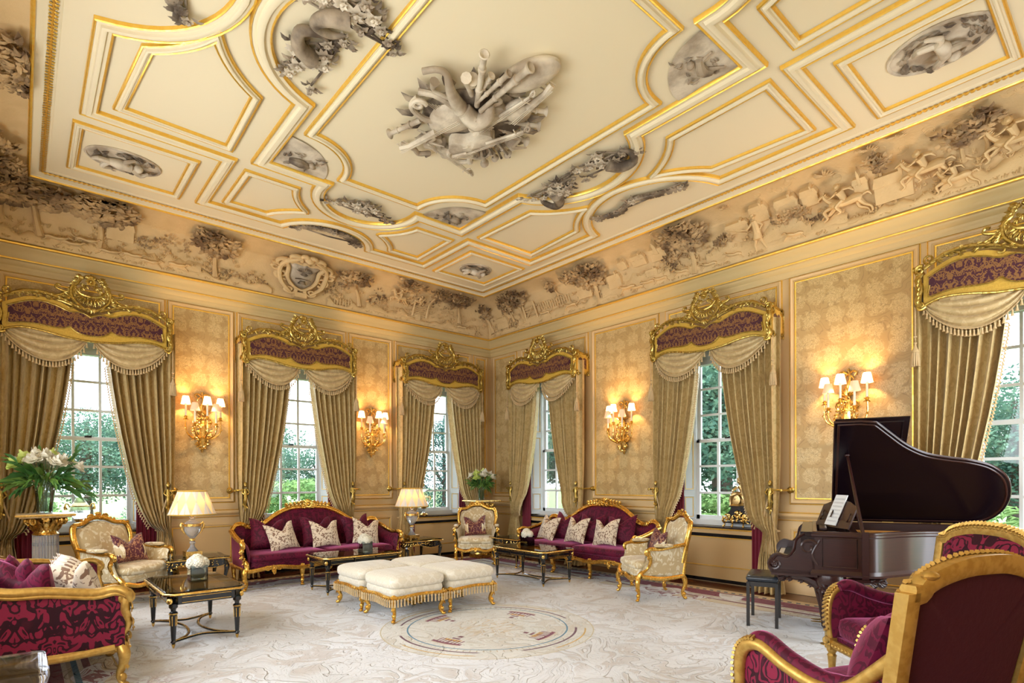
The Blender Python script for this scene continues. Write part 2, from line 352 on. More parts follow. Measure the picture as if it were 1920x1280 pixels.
# floor and carpet
def woodmat():
    g = G('polished_wood_floor'); v = g.n('NewGeometry').outputs['Position']; x, y, z = g.xyz(v)
    b = g.n('TexBrick', None, Vector=g.comb(x, y, 0.0), Scale=1.0, Color1=(.20, .065, .022, 1), Color2=(.13, .04, .014, 1), Mortar=(.03, .012, .006, 1))
    b.inputs['Mortar Size'].default_value = .004; b.inputs['Brick Width'].default_value = .9; b.inputs['Row Height'].default_value = .09
    w = g.noise(g.comb(g.mth('MULTIPLY', x, 3.0), g.mth('MULTIPLY', y, 40.0), 0.0), 1.0, 3.0)
    return g.pr(g.mix(g.mth('MULTIPLY', w, .5), b.outputs[0], (.05, .018, .008)), .25)
def carpetmat():
    g = G('sculpted_carpet'); v = g.n('NewGeometry').outputs['Position']; x, y, z = g.xyz(v); p = g.comb(x, y, 0.0)
    warp = g.n('VectorMath', {'operation': 'SCALE'}, i0=g.noise(p, 1.2, 2.0, .5, 1), Scale=1.3).outputs[0]
    q = g.n('VectorMath', {'operation': 'ADD'}, i0=p, i1=warp).outputs[0]
    n1 = g.noise(q, 1.9, 2.0, 1.1); swl = g.mth('SINE', g.mth('MULTIPLY', n1, 30.0)); n2 = g.noise(q, 6.0, 2.5, 1.0); fine = g.mth('SINE', g.mth('MULTIPLY', n2, 36.0))
    base = g.mix(g.ramp(g.noise(p, .9, 2.0), .35, .65), lin(236, 238, 242), lin(222, 222, 222))
    tan = lin(176, 154, 130)
    m = g.mth('MULTIPLY', g.ramp(swl, .25, .75), g.ramp(g.noise(p, 1.6, 1.0), .38, .56)); c = g.mix(g.mth('MULTIPLY', m, .42), base, tan)
    edge = g.mth('MULTIPLY', g.ramp(g.mth('ABSOLUTE', swl), .2, .03), .42); c = g.mix(edge, c, lin(158, 138, 118))
    e2 = g.mth('MULTIPLY', g.ramp(g.mth('ABSOLUTE', fine), .22, .02), .36); c = g.mix(e2, c, lin(166, 148, 128))
    # medallion
    dx = g.mth('SUBTRACT', x, -4.05); dy = g.mth('SUBTRACT', y, -4.98); r = g.mth('SQRT', g.mth('ADD', g.mth('MULTIPLY', dx, dx), g.mth('MULTIPLY', dy, dy)))
    ang = g.mth('ARCTAN2', dy, dx)
    def band(a, b, w=.004): return g.mth('MULTIPLY', g.ramp(r, a - w, a + w), g.ramp(r, b + w, b - w))
    inner = g.ramp(r, 1.07, 1.05); c = g.mix(g.mth('MULTIPLY', inner, .35), c, lin(214, 204, 170))
    brk = g.ramp(g.mth('SINE', g.mth('ADD', g.mth('MULTIPLY', ang, 4.0), .6)), -.75, -.55)
    c = g.mix(band(.785, .80), c, lin(52, 120, 150)); c = g.mix(g.mth('MULTIPLY', band(.868, .89), brk), c, lin(92, 20, 46))
    c = g.mix(g.mth('MULTIPLY', band(.962, .978), g.ramp(g.mth('SINE', g.mth('MULTIPLY', ang, 4.0)), -.1, .1)), c, lin(206, 162, 60)); c = g.mix(band(1.045, 1.052), c, lin(190, 170, 110))
    hatch = g.ramp(g.mth('SINE', g.mth('MULTIPLY', ang, 90.0)), .7, .95); c = g.mix(g.mth('MULTIPLY', g.mth('MULTIPLY', band(.81, .86), hatch), .6), c, lin(176, 150, 90))
    # four palmette motifs inside the ring
    a4 = g.mth('PINGPONG', g.mth('SUBTRACT', ang, R_(17)), pi / 4); t = g.mth('MULTIPLY', g.mth('SINE', a4), r)
    for (r0, r1, hw, col) in ((.66, .70, .17, (120, 16, 52)), (.70, .72, .155, (214, 196, 170)), (.55, .60, .10, (214, 170, 70)), (.50, .53, .05, (110, 14, 40)), (.42, .47, .03, (110, 14, 40))):
        c = g.mix(g.mth('MULTIPLY', band(r0, r1, .006), g.ramp(t, hw, hw - .01)), c, lin(*col))
    fl = g.mth('MULTIPLY', g.mth('MULTIPLY', band(.56, .66), g.ramp(t, .14, .13)), g.ramp(g.mth('SINE', g.mth('MULTIPLY', t, 170.0)), .1, .5)); c = g.mix(fl, c, lin(120, 20, 50))
    core = g.mth('MULTIPLY', g.ramp(r, .46, .2), g.ramp(fine, .2, .8)); c = g.mix(g.mth('MULTIPLY', core, .55), c, lin(196, 160, 84))
    # borders
    d = g.mth('MINIMUM', g.mth('MINIMUM', g.mth('MULTIPLY', x, -1.0), g.mth('MULTIPLY', y, -1.0)), g.mth('MINIMUM', g.mth('SUBTRACT', x, -8.32), g.mth('SUBTRACT', y, -9.9)))
    n3 = g.noise(q, 3.4, 2.0, 1.5)
    sc = g.mth('MULTIPLY', g.mth('MULTIPLY', g.ramp(g.mth('SINE', g.mth('MULTIPLY', n3, 30.0)), .35, .55), g.ramp(g.noise(p, 1.0, 0.0), .47, .53)), g.mth('MULTIPLY', g.ramp(d, 1.0, 1.1), g.ramp(d, 1.75, 1.2)))
    c = g.mix(g.mth('MULTIPLY', sc, .9), c, lin(128, 22, 48))
    def bd(a, b, col, k=None):
        nonlocal c
        f = g.mth('MULTIPLY', g.ramp(d, a - .003, a + .003), g.ramp(d, b + .003, b - .003))
        if k is not None: f = g.mth('MULTIPLY', f, k)
        c = g.mix(f, c, lin(*col))
    bd(.5, .60, (206, 178, 122)); bd(.60, .605, (110, 70, 40)); bd(.61, .67, (214, 190, 130))
    rope = g.ramp(g.mth('SINE', g.mth('MULTIPLY', g.mth('ADD', g.mth('ADD', x, g.mth('MULTIPLY', y, 1.0)), g.mth('MULTIPLY', d, 1.2)), 62.0)), -.1, .1); bd(.615, .665, (30, 34, 62), rope)
    bd(.67, .69, (214, 196, 150)); wm = g.mth('SUBTRACT', 1.0, g.mth('MULTIPLY', g.ramp(g.noise(q, 1.3, 1.0, .8), .54, .58), g.ramp(d, .72, .76)))
    bd(.69, .97, (122, 14, 44), wm); bd(.97, 1.0, (222, 216, 200), wm); bd(1.0, 1.03, (186, 176, 150), wm); bd(1.03, 1.07, (60, 120, 146), g.ramp(x, -7.0, -7.1)); bd(1.07, 1.10, (222, 216, 200), wm); bd(1.10, 1.15, (110, 16, 42), wm); bd(1.15, 1.30, (216, 200, 160), g.mth('MULTIPLY', wm, .7)); bd(1.30, 1.315, (196, 160, 80), wm)
    h = g.mth('ADD', g.mth('MULTIPLY', g.ramp(swl, -.1, .3), .8), g.mth('ADD', g.mth('MULTIPLY', g.ramp(fine, -.2, .2), .4), g.mth('MULTIPLY', g.noise(p, 220.0, 1.0), .25)))
    return g.pr(c, .95, 0.0, g.bump(h, .8, .016), Sheen_Weight=.25, Specular_IOR_Level=.1)
m = M(); m.b2(RX0 - .4, .4, RY0 - .4, .4, -.10, -.013); struct(m.build('floor', woodmat(), smooth=False))
m = M(); m.b2(RX0 + .51, -.51, RY0 + .51, -.51, -.0128, 0)
m.build('carpet', carpetmat(), smooth=False)
tag(bpy.data.objects['carpet'], 'large cream sculpted carpet with burgundy border and round medallion', 'carpet')
# walls with openings
def wall(name, L0, L1, ops, fn, ztop=5.2, T=.32, z0=.80, z1=3.42, hw=.62):
    m = M(); cur = L0
    def bx(a, b, c, d):
        p = [fn(a, c, 0), fn(b, c, 0), fn(b, d, 0), fn(a, d, 0), fn(a, c, -T), fn(b, c, -T), fn(b, d, -T), fn(a, d, -T)]
        m.add(p, [(0, 1, 2, 3), (7, 6, 5, 4), (0, 4, 5, 1), (1, 5, 6, 2), (2, 6, 7, 3), (3, 7, 4, 0)])
    for c in sorted(ops):
        bx(cur, c - hw, -.1, ztop); bx(c - hw, c + hw, -.1, z0); bx(c - hw, c + hw, z1, ztop); cur = c + hw
    bx(cur, L1, -.1, ztop); return struct(m.build(name, MT['paint'], smooth=False))
wl = wall('wall_left', RX0, .32, WLX, FL)
wr = wall('wall_right', .0, -RY0, [-y for y in WRY], FR)
wb = wall('wall_back', RX0, .0, FILL_BX, lambda x, y, h: Vector((x, RY0 + h, y)), z0=.25, z1=3.6, hw=.78)  # unseen wall; its opening is added for fill light
we = wall('wall_end', RY0 - .32, .32, FILL_EY, lambda x, y, h: Vector((RX0 + h, x, y)), z0=1.0, z1=3.6, hw=.78)  # unseen wall; its four openings are added for fill light
m = M(); m.b2(RX0 - .32, .32, RY0 - .32, .32, 5.07, 5.25); ceil = struct(m.build('ceiling', MT['ceil'], smooth=False))
# panel mouldings on the two walls in view
PRF = [(-.004, 0), (-.002, .018), (.010, .026), (.022, .022), (.034, .010), (.046, .014), (.054, .004), (.056, 0)]
GLD = [(.052, .002), (.054, .012), (.062, .014), (.070, .010), (.072, .002)]
GLO = [(-.018, .0), (-.016, .008), (-.010, .010), (-.004, .006), (-.003, 0)]
def wallpanels(w, fn, big, over, low, L0, L1, segs):
    mm = M(); gg = M()
    for a, b, c, d in big + over:
        mm.mould(rect(a, b, c, d), PRF, fn, True); gg.mould(rect(a, b, c, d), GLD, fn, True); gg.mould(rect(a, b, c, d), GLO, fn, True)
        q = M(); p = [fn(a + .05, c + .05, .003), fn(b - .05, c + .05, .003), fn(b - .05, d - .05, .003), fn(a + .05, d - .05, .003)]
        p += [fn(a + .05, c + .05, -.01), fn(b - .05, c + .05, -.01), fn(b - .05, d - .05, -.01), fn(a + .05, d - .05, -.01)]
        q.add(p, [(0, 1, 2, 3), (7, 6, 5, 4), (0, 4, 5, 1), (1, 5, 6, 2), (2, 6, 7, 3), (3, 7, 4, 0)]); q.build('wallpaper_panel', MT['paper'], w, False)
    for a, b, c, d in low: mm.mould(rect(a, b, c, d), [(o * .7, h * .7) for o, h in PRF], fn, True); gg.mould(rect(a, b, c, d), [(o * .7, h) for o, h in GLD], fn, True)
    mm.build('panel_moulding', MT['paint'], w); gg.build('gold_moulding_line', MT['leafgold'], w)
    dr = M(); dg = M(); bb = M()
    for a, b in segs:
        # (off grows upward for a path running in +x)
        dr.mould([(a, .985), (b, .985)], [(-.055, 0), (-.045, .012), (-.03, .014), (-.012, .03), (.0, .045), (.018, .05), (.034, .044), (.05, .02), (.055, 0)], fn)
        dg.mould([(a, 1.035), (b, 1.035)], [(-.004, .018), (-.002, .03), (.006, .032), (.010, .018)], fn); dg.mould([(a, .935), (b, .935)], [(-.004, .0), (-.002, .016), (.006, .018), (.010, .006)], fn)
        bb.mould([(a, 0), (b, 0)], [(-.01, 0), (-.01, .03), (.12, .03), (.135, .02), (.15, .008), (.155, 0)], fn)
    dr.build('dado_rail', MT['paint'], w); dg.build('dado_gold_line', MT['leafgold'], w); return bb
LS = [(RX0, -7.58), (-6.22, -4.84), (-3.47, -2.10), (-.74, 0)]
bb = wallpanels(wl, FL, [(-5.97, -5.10, 1.16, 4.08), (-3.20, -2.37, 1.16, 4.08), (-.44, -.10, 1.16, 4.08), (-8.27, -7.86, 1.16, 4.08)], [(c - .88, c + .88, 3.46, 4.08) for c in WLX],
                [(-5.97, -5.10, .20, .83), (-3.20, -2.37, .20, .83), (-.44, -.10, .20, .83)], RX0, 0, LS)
struct(bb.build('baseboard_left', MT['paint']))
RS = [(0, 1.19), (2.55, 4.56), (5.92, 7.93), (9.29, 9.9)]
bb = wallpanels(wr, FR, [(.10, .84, 1.16, 4.08), (2.86, 4.22, 1.16, 4.08), (6.24, 7.64, 1.16, 4.08)], [(-c - .88, -c + .88, 3.46, 4.08) for c in WRY],
                [(.10, .84, .20, .83), (2.86, 4.22, .20, .83), (6.24, 7.64, .20, .83)], 0, 9.9, RS)
struct(bb.build('baseboard_right', MT['paint']))
# cornice, cove
PER = [(RX0, RY0), (0, RY0), (0, 0), (RX0, 0)]
IDN = lambda x, y, h: Vector((x, y, h))
m = M(); m.mould(PER, [(-.02, 4.09), (.02, 4.09), (.022, 4.115), (.035, 4.13), (.04, 4.165), (.07, 4.19), (.078, 4.22), (.10, 4.226), (.105, 4.25), (.12, 4.262), (.135, 4.30), (.165, 4.335), (.19, 4.35), (.205, 4.372), (.222, 4.376), (.226, 4.41), (.2, 4.422), (-.02, 4.43)], IDN, True)
cor = struct(m.build('trim_1', MT['cornice']))
def bead(o, z, r): return [(o + r * cos(a), z + r * sin(a)) for a in [2 * pi * i / 8 for i in range(9)]]
m = M(); m.mould(PER, bead(.098, 4.238, .011), IDN, True); m.mould(PER, bead(.222, 4.393, .017), IDN, True); m.build('gold_cornice_line', MT['leafgold'], cor)
def CVP(s, t, h, w='L'):
    ph = (t / .95) * pi / 2; o = .2 + .6 * (1 - cos(ph)); z = 4.42 + .61 * sin(ph); o += h * cos(ph); z -= h * sin(ph)
    return Vector((s, -o, z)) if w == 'L' else (Vector((-o, s, z)) if w == 'R' else Vector((RX0 + o, s, z)))
m = M(); m.mould(PER, [(.2 + .6 * (1 - cos(a)), 4.42 + .61 * sin(a)) for a in [pi / 2 * i / 14 for i in range(15)]] + [(.80, 5.07)], IDN, True)
m.mould(PER, [(-.05, 4.42), (.2, 4.42)], IDN, True)
cove = struct(m.build('trim_2', MT['plaster'])); cove['label'] = 'coved plaster frieze'
m = M(); m.mould(PER, [(.79, 5.03), (.785, 5.045), (.80, 5.02), (.82, 5.02), (.83, 5.035), (.85, 5.04), (.88, 5.055), (.90, 5.055), (.96, 5.055), (.975, 5.062), (.99, 5.072)], IDN, True)
ct = struct(m.build('trim_3', MT['ceil']))
m = M(); m.mould(PER, bead(.81, 5.022, .016), IDN, True); m.build('gold_edge_line', MT['leafgold'], ct)
m = M(); o = .93
def along(a, b, st):
    n = max(1, int((Vector(b) - Vector(a)).length / st)); return [tuple(Vector(a).lerp(Vector(b), i / n)) for i in range(n)]
PI_ = [(RX0 + o, RY0 + o), (-o, RY0 + o), (-o, -o), (RX0 + o, -o)]; rnd = random.Random(3)
for a, b in zip(PI_, PI_[1:] + PI_[:1]):
    for p in along(a, b, .045):
        d = (Vector(b) - Vector(a)).normalized().to_3d(); c = Vector((p[0], p[1], 5.052)); k = rnd.uniform(-.6, .6); nn = Vector((-d.y, d.x, 0))
        m.leaf(c, d + nn * (.9 + k * .3), (0, 0, -1), .045, .035, -.2); m.leaf(c, d - nn * (.9 - k * .3), (0, 0, -1), .045, .035, -.2)
m.mould(PI_, [(-.012, 5.056), (0, 5.044), (.012, 5.056)], IDN, True)
m.build('carved_gold_band', MT['leafgold'], ct, smooth=False)
# ------------------------------------------------------------------ ceiling ribs and panels
CX, CY = -4.16, -4.95
def arc(cx, cy, r, a0, a1, n=14): return [(cx + r * cos(a0 + (a1 - a0) * i / n), cy + r * sin(a0 + (a1 - a0) * i / n)) for i in range(n + 1)]
def angto(cx, cy, p): return math.atan2(p[1] - cy, p[0] - cx)
def arcp(cx, cy, p, q, n=12, cw=False):
    r0 = math.hypot(p[0] - cx, p[1] - cy); r1 = math.hypot(q[0] - cx, q[1] - cy); a = angto(cx, cy, p); b = angto(cx, cy, q)
    if not cw and b < a: b += 2 * pi
    if cw and b > a: b -= 2 * pi
    return [(cx + (r0 + (r1 - r0) * i / n) * cos(a + (b - a) * i / n), cy + (r0 + (r1 - r0) * i / n) * sin(a + (b - a) * i / n)) for i in range(n + 1)]
def quad(path):
    """path for the quadrant +a,+b going CCW from the a axis to the b axis -> full closed loop"""
    q1 = path; q2 = [(-x, y) for x, y in reversed(path)]; q3 = [(-x, -y) for x, y in path]; q4 = [(x, -y) for x, y in reversed(path)]
    out = []
    for seg in (q1, q2, q3, q4):
        for p in seg:
            if not out or math.hypot(p[0] - out[-1][0], p[1] - out[-1][1]) > .012: out.append(p)
    if math.hypot(out[0][0] - out[-1][0], out[0][1] - out[-1][1]) < .012: out.pop()
    return [(x + CX, y + CY) for x, y in out]
def rib(paths, w, hgt, nm, k):
    a = M(); b = M(); q = w / 2
    for P in paths:
        a.mould(P, [(-q, -.002), (-q, hgt * .4), (-q * .7, hgt * .55), (-q * .45, hgt * .5), (-q * .3, hgt * .9), (0, hgt), (q * .3, hgt * .9), (q * .45, hgt * .5), (q * .7, hgt * .55), (q, hgt * .4), (q, -.002)], CL, True)
        for s in (-1, 1): b.mould(P, [(s * (q + .002) - .011, 0), (s * (q + .002) - .008, hgt * .55), (s * (q + .002), hgt * .68), (s * (q + .002) + .008, hgt * .55), (s * (q + .002) + .011, 0)], CL, True)
    o = struct(a.build(nm, MT['ceil'])); b.build('gold_rib_line', MT['leafgold'], o); return o
# big inner rib
pth = [(2.0, 0)] + arcp(1.066, 0, (2.0, .0), (1.38, .88))[1:] + [(1.38, 2.16)] + [(.65, 2.16)] + arcp(0, 2.226, (.65, 2.16), (0, 2.88))[1:]
rib([quad(pth)], .15, .065, 'trim_4', 0)
# outer rib with D-shaped bays
pth = arcp(3.24, 0, (2.15, 0), (2.92, .98), cw=True) + [(2.92, 2.36), (1.66, 2.36), (1.66, 3.60), (.66, 3.60)] + arcp(0, 3.83, (.66, 3.60), (0, 3.14), cw=True)[1:]
rib([quad(pth)], .12, .055, 'trim_5', 0)
# centre panel with concave corners
pth = [(1.15, 0), (1.15, 1.30)] + arcp(1.15, 1.93, (1.15, 1.30), (.52, 1.93), cw=True)[1:] + [(0, 1.93)]
rib([quad(pth)], .085, .05, 'trim_6', 0)
# small panels
def mir(p): return [[(sx * x + CX, sy * y + CY) for x, y in (p if sx * sy > 0 else p[::-1])] for sx in (1, -1) for sy in (1, -1)]
side = [(1.72, 2.12)][::-1] + arcp(1.066, 0, (1.75, 1.08), (2.22, .52), 8, cw=True) + arcp(3.24, 0, (2.24, .56), (2.62, 1.05), 8, cw=True) + [(2.70, 2.10)]
top = [(1.42, 2.50), (1.42, 3.40), (.92, 3.40)] + arcp(0, 3.83, (.92, 3.38), (.55, 3.02), 6, cw=True)[1:] + arcp(0, 2.226, (.56, 2.99), (.86, 2.50), 6, cw=True)
rib(mir(side) + mir(top) + mir(rect(1.94, 2.98, 2.66, 3.66)), .075, .045, 'trim_7', 0)
# ================================================================== FRIEZE RELIEFS (fused with the cove: children of it)
def fz(s0, t0, w='L', sg=None):
    sg = sg if sg else (1 if w != 'R' else -1)
    return lambda v: CVP(s0 + v.x * sg, max(.0, min(.95, t0 + v.y)), v.z, w)
def f_tree(s, t, h, cw, seed, w='L', lean=0, nl=150):
    r = random.Random(seed); m = M(); m.tf = fz(s, t, w)
    top = V(lean, h * .62, .05); P = smooth_path([(0, -.02, .02), (lean * .2 + r.uniform(-.02, .02), h * .2, .035), (lean * .6, h * .42, .05), top], 3); m.tube(P, [.045 * h / .7, .03 * h / .7, .025 * h / .7, .018], 7)
    for a in (-1, 1, -.4): m.tube([(0, .03, .02), (a * .05, -.01, .015), (a * .10, -.03, .0)], [.02, .014, .006], 5)
    tips = []
    for i in range(6):
        a = R_(20 + 28 * i + r.uniform(-8, 8)); b = V(lean + cos(a) * cw * .5, h * .66 + sin(a) * h * .32, .06); tips.append(b)
        m.tube([V(lean * .7, h * .45, .045), V(lean + cos(a) * cw * .22, h * .58 + sin(a) * h * .1, .06), b], [.014, .010, .006], 5)
    m.build('relief_tree_trunk', MT['relief'], cove)
    m = M(); m.tf = fz(s, t, w)
    for i in range(nl):
        a = r.uniform(0, 2 * pi); q = math.sqrt(r.random()); cx = lean + cos(a) * cw * .55 * q; cy = h * .74 + sin(a) * h * .30 * q; zz = .04 + .07 * (1 - q) + r.uniform(0, .03)
        d = r.uniform(0, 2 * pi); L = r.uniform(.055, .095) * (h / .7) ** .5; zz += r.uniform(.0, .05)
        m.leaf((cx, cy, zz), (cos(d) + cos(a) * .8, sin(d) + sin(a) * .8, r.uniform(-.1, .25)), (0, 0, 1), L * 1.25, L * .75, .4)
    for i in range(14):
        a = r.uniform(0, 2 * pi); q = r.random() ** .5 * .75; m.ball((lean + cos(a) * cw * .42 * q, h * .74 + sin(a) * h * .22 * q, .02), (cw * .10, h * .06, .03), 7)
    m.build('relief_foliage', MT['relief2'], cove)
def f_bush(s, t, wd, h, seed, w='L'):
    r = random.Random(seed); m = M(); m.tf = fz(s, t, w)
    for i in range(int(18 + wd * 60)):
        x = r.uniform(-wd / 2, wd / 2); y = r.uniform(0, h) * (1 - (2 * x / wd) ** 2 * .6); a = r.uniform(.2, 2.9); L = r.uniform(.03, .055); m.leaf((x, y, r.uniform(.01, .035)), (cos(a), sin(a), .25), (0, 0, 1), L, L * .6, .5)
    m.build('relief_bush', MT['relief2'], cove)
def f_hound(s, t, w='L', sc=1, dr=1, a=0):
    m = M(); f = fz(s, t, w); ca, sa = cos(a), sin(a); m.tf = lambda v: f(V((v.x * ca - v.y * sa) * sc * dr, (v.x * sa + v.y * ca) * sc, v.z * sc * 1.7))
    m.tube(smooth_path([(-.10, .075, .02), (-.06, .085, .03), (0, .075, .035), (.06, .085, .035), (.10, .095, .03)], 2), [.02, .028, .022, .03, .02], 8)
    m.tube([(.09, .09, .03), (.125, .115, .035)], [.018, .014], 7); m.ball((.135, .122, .035), (.022, .016, .016), 7); m.tube([(.14, .12, .035), (.175, .112, .032)], [.012, .007], 6); m.tube([(.125, .13, .04), (.115, .11, .05)], [.008, .005], 5)
    for x, x2, z in ((.085, .145, .03), (.075, .12, .01), (-.085, -.14, .03), (-.075, -.115, .01)): m.tube([(x, .075, z), ((x + x2) / 2 + .01, .04, z), (x2, .012, z)], [.012, .008, .006], 6)
    m.tube(smooth_path([(-.11, .08, .02), (-.15, .10, .02), (-.17, .13, .015)], 2), [.007, .004], 5)
    m.build('relief_hound', MT['plaster'], cove)
def f_horse(s, t, w='L', sc=1, dr=1, rider=True):
    m = M(); f = fz(s, t, w); m.tf = lambda v: f(V(v.x * sc * dr, v.y * sc, v.z * sc * 1.5))
    m.tube(smooth_path([(-.17, .23, .04), (-.12, .25, .06), (-.02, .235, .065), (.08, .25, .07), (.13, .27, .06)], 3), [.04, .06, .05, .06, .045], 10)
    m.tube(smooth_path([(.11, .28, .06), (.17, .36, .06), (.19, .41, .055)], 3), [.045, .032, .024], 8); m.tube([(.18, .42, .055), (.235, .385, .05), (.26, .365, .05)], [.026, .02, .014], 7)
    m.tube([(.185, .43, .06), (.18, .46, .06)], [.009, .003], 5)
    for q in ([(.12, .23, .06), (.22, .19, .06), (.20, .10, .05), (.24, .07, .05)], [(.10, .22, .03), (.18, .14, .03), (.24, .13, .03), (.27, .10, .03)], [(-.15, .22, .05), (-.20, .14, .05), (-.26, .09, .05), (-.27, .03, .04)], [(-.13, .22, .03), (-.14, .13, .03), (-.22, .08, .03), (-.24, .02, .03)]):
        m.tube(smooth_path(q, 3), [.034, .022, .014, .010], 7)
    m.tube(smooth_path([(-.18, .25, .04), (-.24, .27, .04), (-.27, .22, .03)], 3), [.014, .018, .006], 6)
    for i in range(6): m.leaf((.13 + i * .01, .31 + i * .02, .075), (-.6, .5, .2), (0, 0, 1), .04, .02)
    if rider:
        m.tube(smooth_path([(-.01, .27, .07), (.0, .34, .08), (.02, .42, .08)], 3), [.04, .035, .045], 8); m.ball((.035, .475, .085), (.024, .03, .026), 8); m.lathe([(.045, 0), (.03, .006), (.022, .03), (.0, .035)], (.03, .492, .085), 8, ax=(0, 1, 0))
        m.tube(smooth_path([(.03, .43, .09), (.09, .38, .10), (.14, .36, .09)], 3), [.018, .014, .010], 6); m.tube(smooth_path([(-.01, .29, .10), (.06, .22, .12), (.03, .13, .10), (.06, .11, .10)], 3), [.03, .022, .016, .012], 7)
        m.tube([(0, .42, .06), (-.08, .40, .05), (-.11, .34, .04)], [.02, .02, .006], 6)
    m.build('relief_horse_and_rider' if rider else 'relief_horse', MT['plaster'], cove)
def f_house(s, t, wd, h, w='L', tower=False, dp=.055):
    m = M(); m.tf = fz(s, t, w); m.prism([(-wd / 2, -.01), (wd / 2, -.01), (wd / 2, h * .62), (-wd / 2, h * .62)], 0, 1, lambda x, y, z: V(x, z, y * dp))
    m.prism([(-wd / 2 - .012, h * .6), (wd / 2 + .012, h * .6), (wd / 2 - .05 * wd, h), (-wd / 2 + .05 * wd, h)], 0, 1, lambda x, y, z: V(x, z, y * (dp + .01)))
    if tower: m.prism([(-wd * .1, h * .5), (wd * .1, h * .5), (wd * .1, h * 1.3), (0, h * 1.7), (-wd * .1, h * 1.3)], 0, 1, lambda x, y, z: V(x, z, y * (dp + .015)))
    else: m.prism([(wd * .2, h * .8), (wd * .3, h * .8), (wd * .3, h * 1.2), (wd * .2, h * 1.2)], 0, 1, lambda x, y, z: V(x, z, y * (dp + .015)))
    n = max(2, int(wd / .07))
    for i in range(n):
        x = -wd / 2 + wd * (i + .5) / n
        for y in (h * .2, h * .45): m.tube([(x - .012, y - .018, dp), (x + .012, y - .018, dp), (x + .012, y + .018, dp), (x - .012, y + .018, dp)], .004, 4, closed=True)
    m.build('relief_house', MT['plaster'], cove)
def f_ridge(s0, s1, t, amp, w, seed, mat='plaster'):
    r = random.Random(seed); m = M(); n = 26; ys = [t + amp * noise.noise(V(i * .35, seed * 3.1, 0)) for i in range(n + 1)]
    def fn(u, v):
        i = u * n; s = s0 + (s1 - s0) * u; y = lerpl(ys, u); a = v
        tt = max(.0, y * a); return CVP(s, min(.95, tt), .004 + .035 * sin(pi * min(1, .15 + a * .85)) * (a if a < 1 else 0) ** .5 + (.02 if a < .9 else 0), w)
    m.grid(fn, n, 6); m.build('relief_hill', MT[mat], cove)
def f_fence(s, t, wd, w='L', n=9, slope=0, h=.12):
    m = M(); m.tf = fz(s, t, w)
    for i in range(n): x = -wd / 2 + wd * i / (n - 1); m.tube([(x, slope * x, .03), (x, slope * x + h, .035)], [.011, .008], 6)
    for k in (.35, .75): m.tube([(-wd / 2, -slope * wd / 2 + h * k, .03), (wd / 2, slope * wd / 2 + h * k, .03)], .007, 5)
    m.build('relief_fence', MT['plaster'], cove)
def f_gate(s, t, w='R', wd=.3, h=.26):
    m = M(); m.tf = fz(s, t, w)
    for x in (-wd / 2, wd / 2): m.tube([(x, -.02, .035), (x, h + .05, .04)], [.022, .016], 7)
    for i in range(5): m.tube([(-wd / 2, h * (i + .5) / 5, .04), (wd / 2, h * (i + .5) / 5, .04)], .009, 5)
    m.tube([(-wd / 2, 0, .05), (wd / 2, h, .05)], .009, 5); m.build('relief_gate', MT['plaster'], cove)
def f_bird(s, t, w, sc=1):
    m = M(); m.tf = fz(s, t, w); m.tube(smooth_path([(-.09 * sc, -.01, .02), (0, 0, .03), (.08 * sc, .02, .02)], 3), [.006, .02 * sc, .006], 6)
    for sg in (-1, 1):
        for i in range(5): m.leaf((0, 0, .03), (sg * (.3 + i * .1) - .2, .6 - i * .15 * (1 if sg > 0 else .4), .1), (0, 0, 1), .12 * sc, .03 * sc)
    m.build('relief_bird', MT['relief'], cove)
def f_man(s, t, w='R', sc=1, dr=1):
    m = M(); f = fz(s, t, w); m.tf = lambda v: f(V(v.x * sc * dr, v.y * sc, v.z * sc))
    m.tube(smooth_path([(0, .22, .05), (.01, .32, .06), (0, .42, .055)], 3), [.05, .045, .035], 8); m.lathe([(.0, 0), (.065, .02), (.05, .1), (.04, .16)], (0, .14, .05), 9, ax=(0, 1, 0))
    m.ball((.01, .475, .06), (.026, .032, .026), 8); m.lathe([(.05, 0), (.026, .008), (.022, .03), (0, .034)], (.01, .495, .06), 9, ax=(0, 1, 0))
    m.tube([(-.02, .18, .05), (-.05, .08, .05), (-.04, .0, .04), (-.07, -.01, .04)], [.024, .018, .013, .010], 7); m.tube([(.02, .18, .05), (.06, .09, .05), (.10, .0, .04), (.07, -.01, .04)], [.024, .018, .013, .010], 7)
    m.tube([(-.02, .40, .07), (-.10, .33, .09), (-.17, .36, .09)], [.018, .014, .010], 6); m.tube([(.03, .40, .05), (.09, .33, .05), (.05, .28, .07)], [.018, .014, .010], 6); m.tube([(-.10, .28, .09), (-.38, .42, .08)], [.008, .004], 5)
    m.build('relief_huntsman', MT['plaster'], cove)
for i, (a, b, t) in enumerate([(-8.2, -7.0, .14), (-7.3, -6.2, .17), (-6.6, -5.6, .22), (-5.9, -4.6, .12), (-3.7, -2.6, .12), (-3.0, -1.9, .2), (-2.3, -.6, .14)]): f_ridge(a, b, t, .12, 'L', i)
for i, (a, b, t) in enumerate([(-.5, -1.5, .1), (-1.2, -2.6, .2), (-2.2, -3.6, .16), (-3.3, -4.6, .26), (-4.2, -5.6, .16), (-5.2, -6.6, .3), (-6.0, -7.2, .14), (-7.0, -8.2, .12), (-7.9, -9.3, .2), (-5.5, -7.0, .2)]): f_ridge(a, b, t, .12, 'R', 20 + i)
f_tree(-7.40, .14, .80, .85, 1, 'L', -.1, 230); f_tree(-6.80, .15, .80, .72, 2, 'L', 0, 230); f_tree(-5.40, .10, .72, .52, 3, 'L', -.06, 170); f_tree(-7.75, .25, .55, .5, 4, 'L', 0, 120); f_tree(-3.12, .12, .68, .5, 5, 'L', -.22, 110)
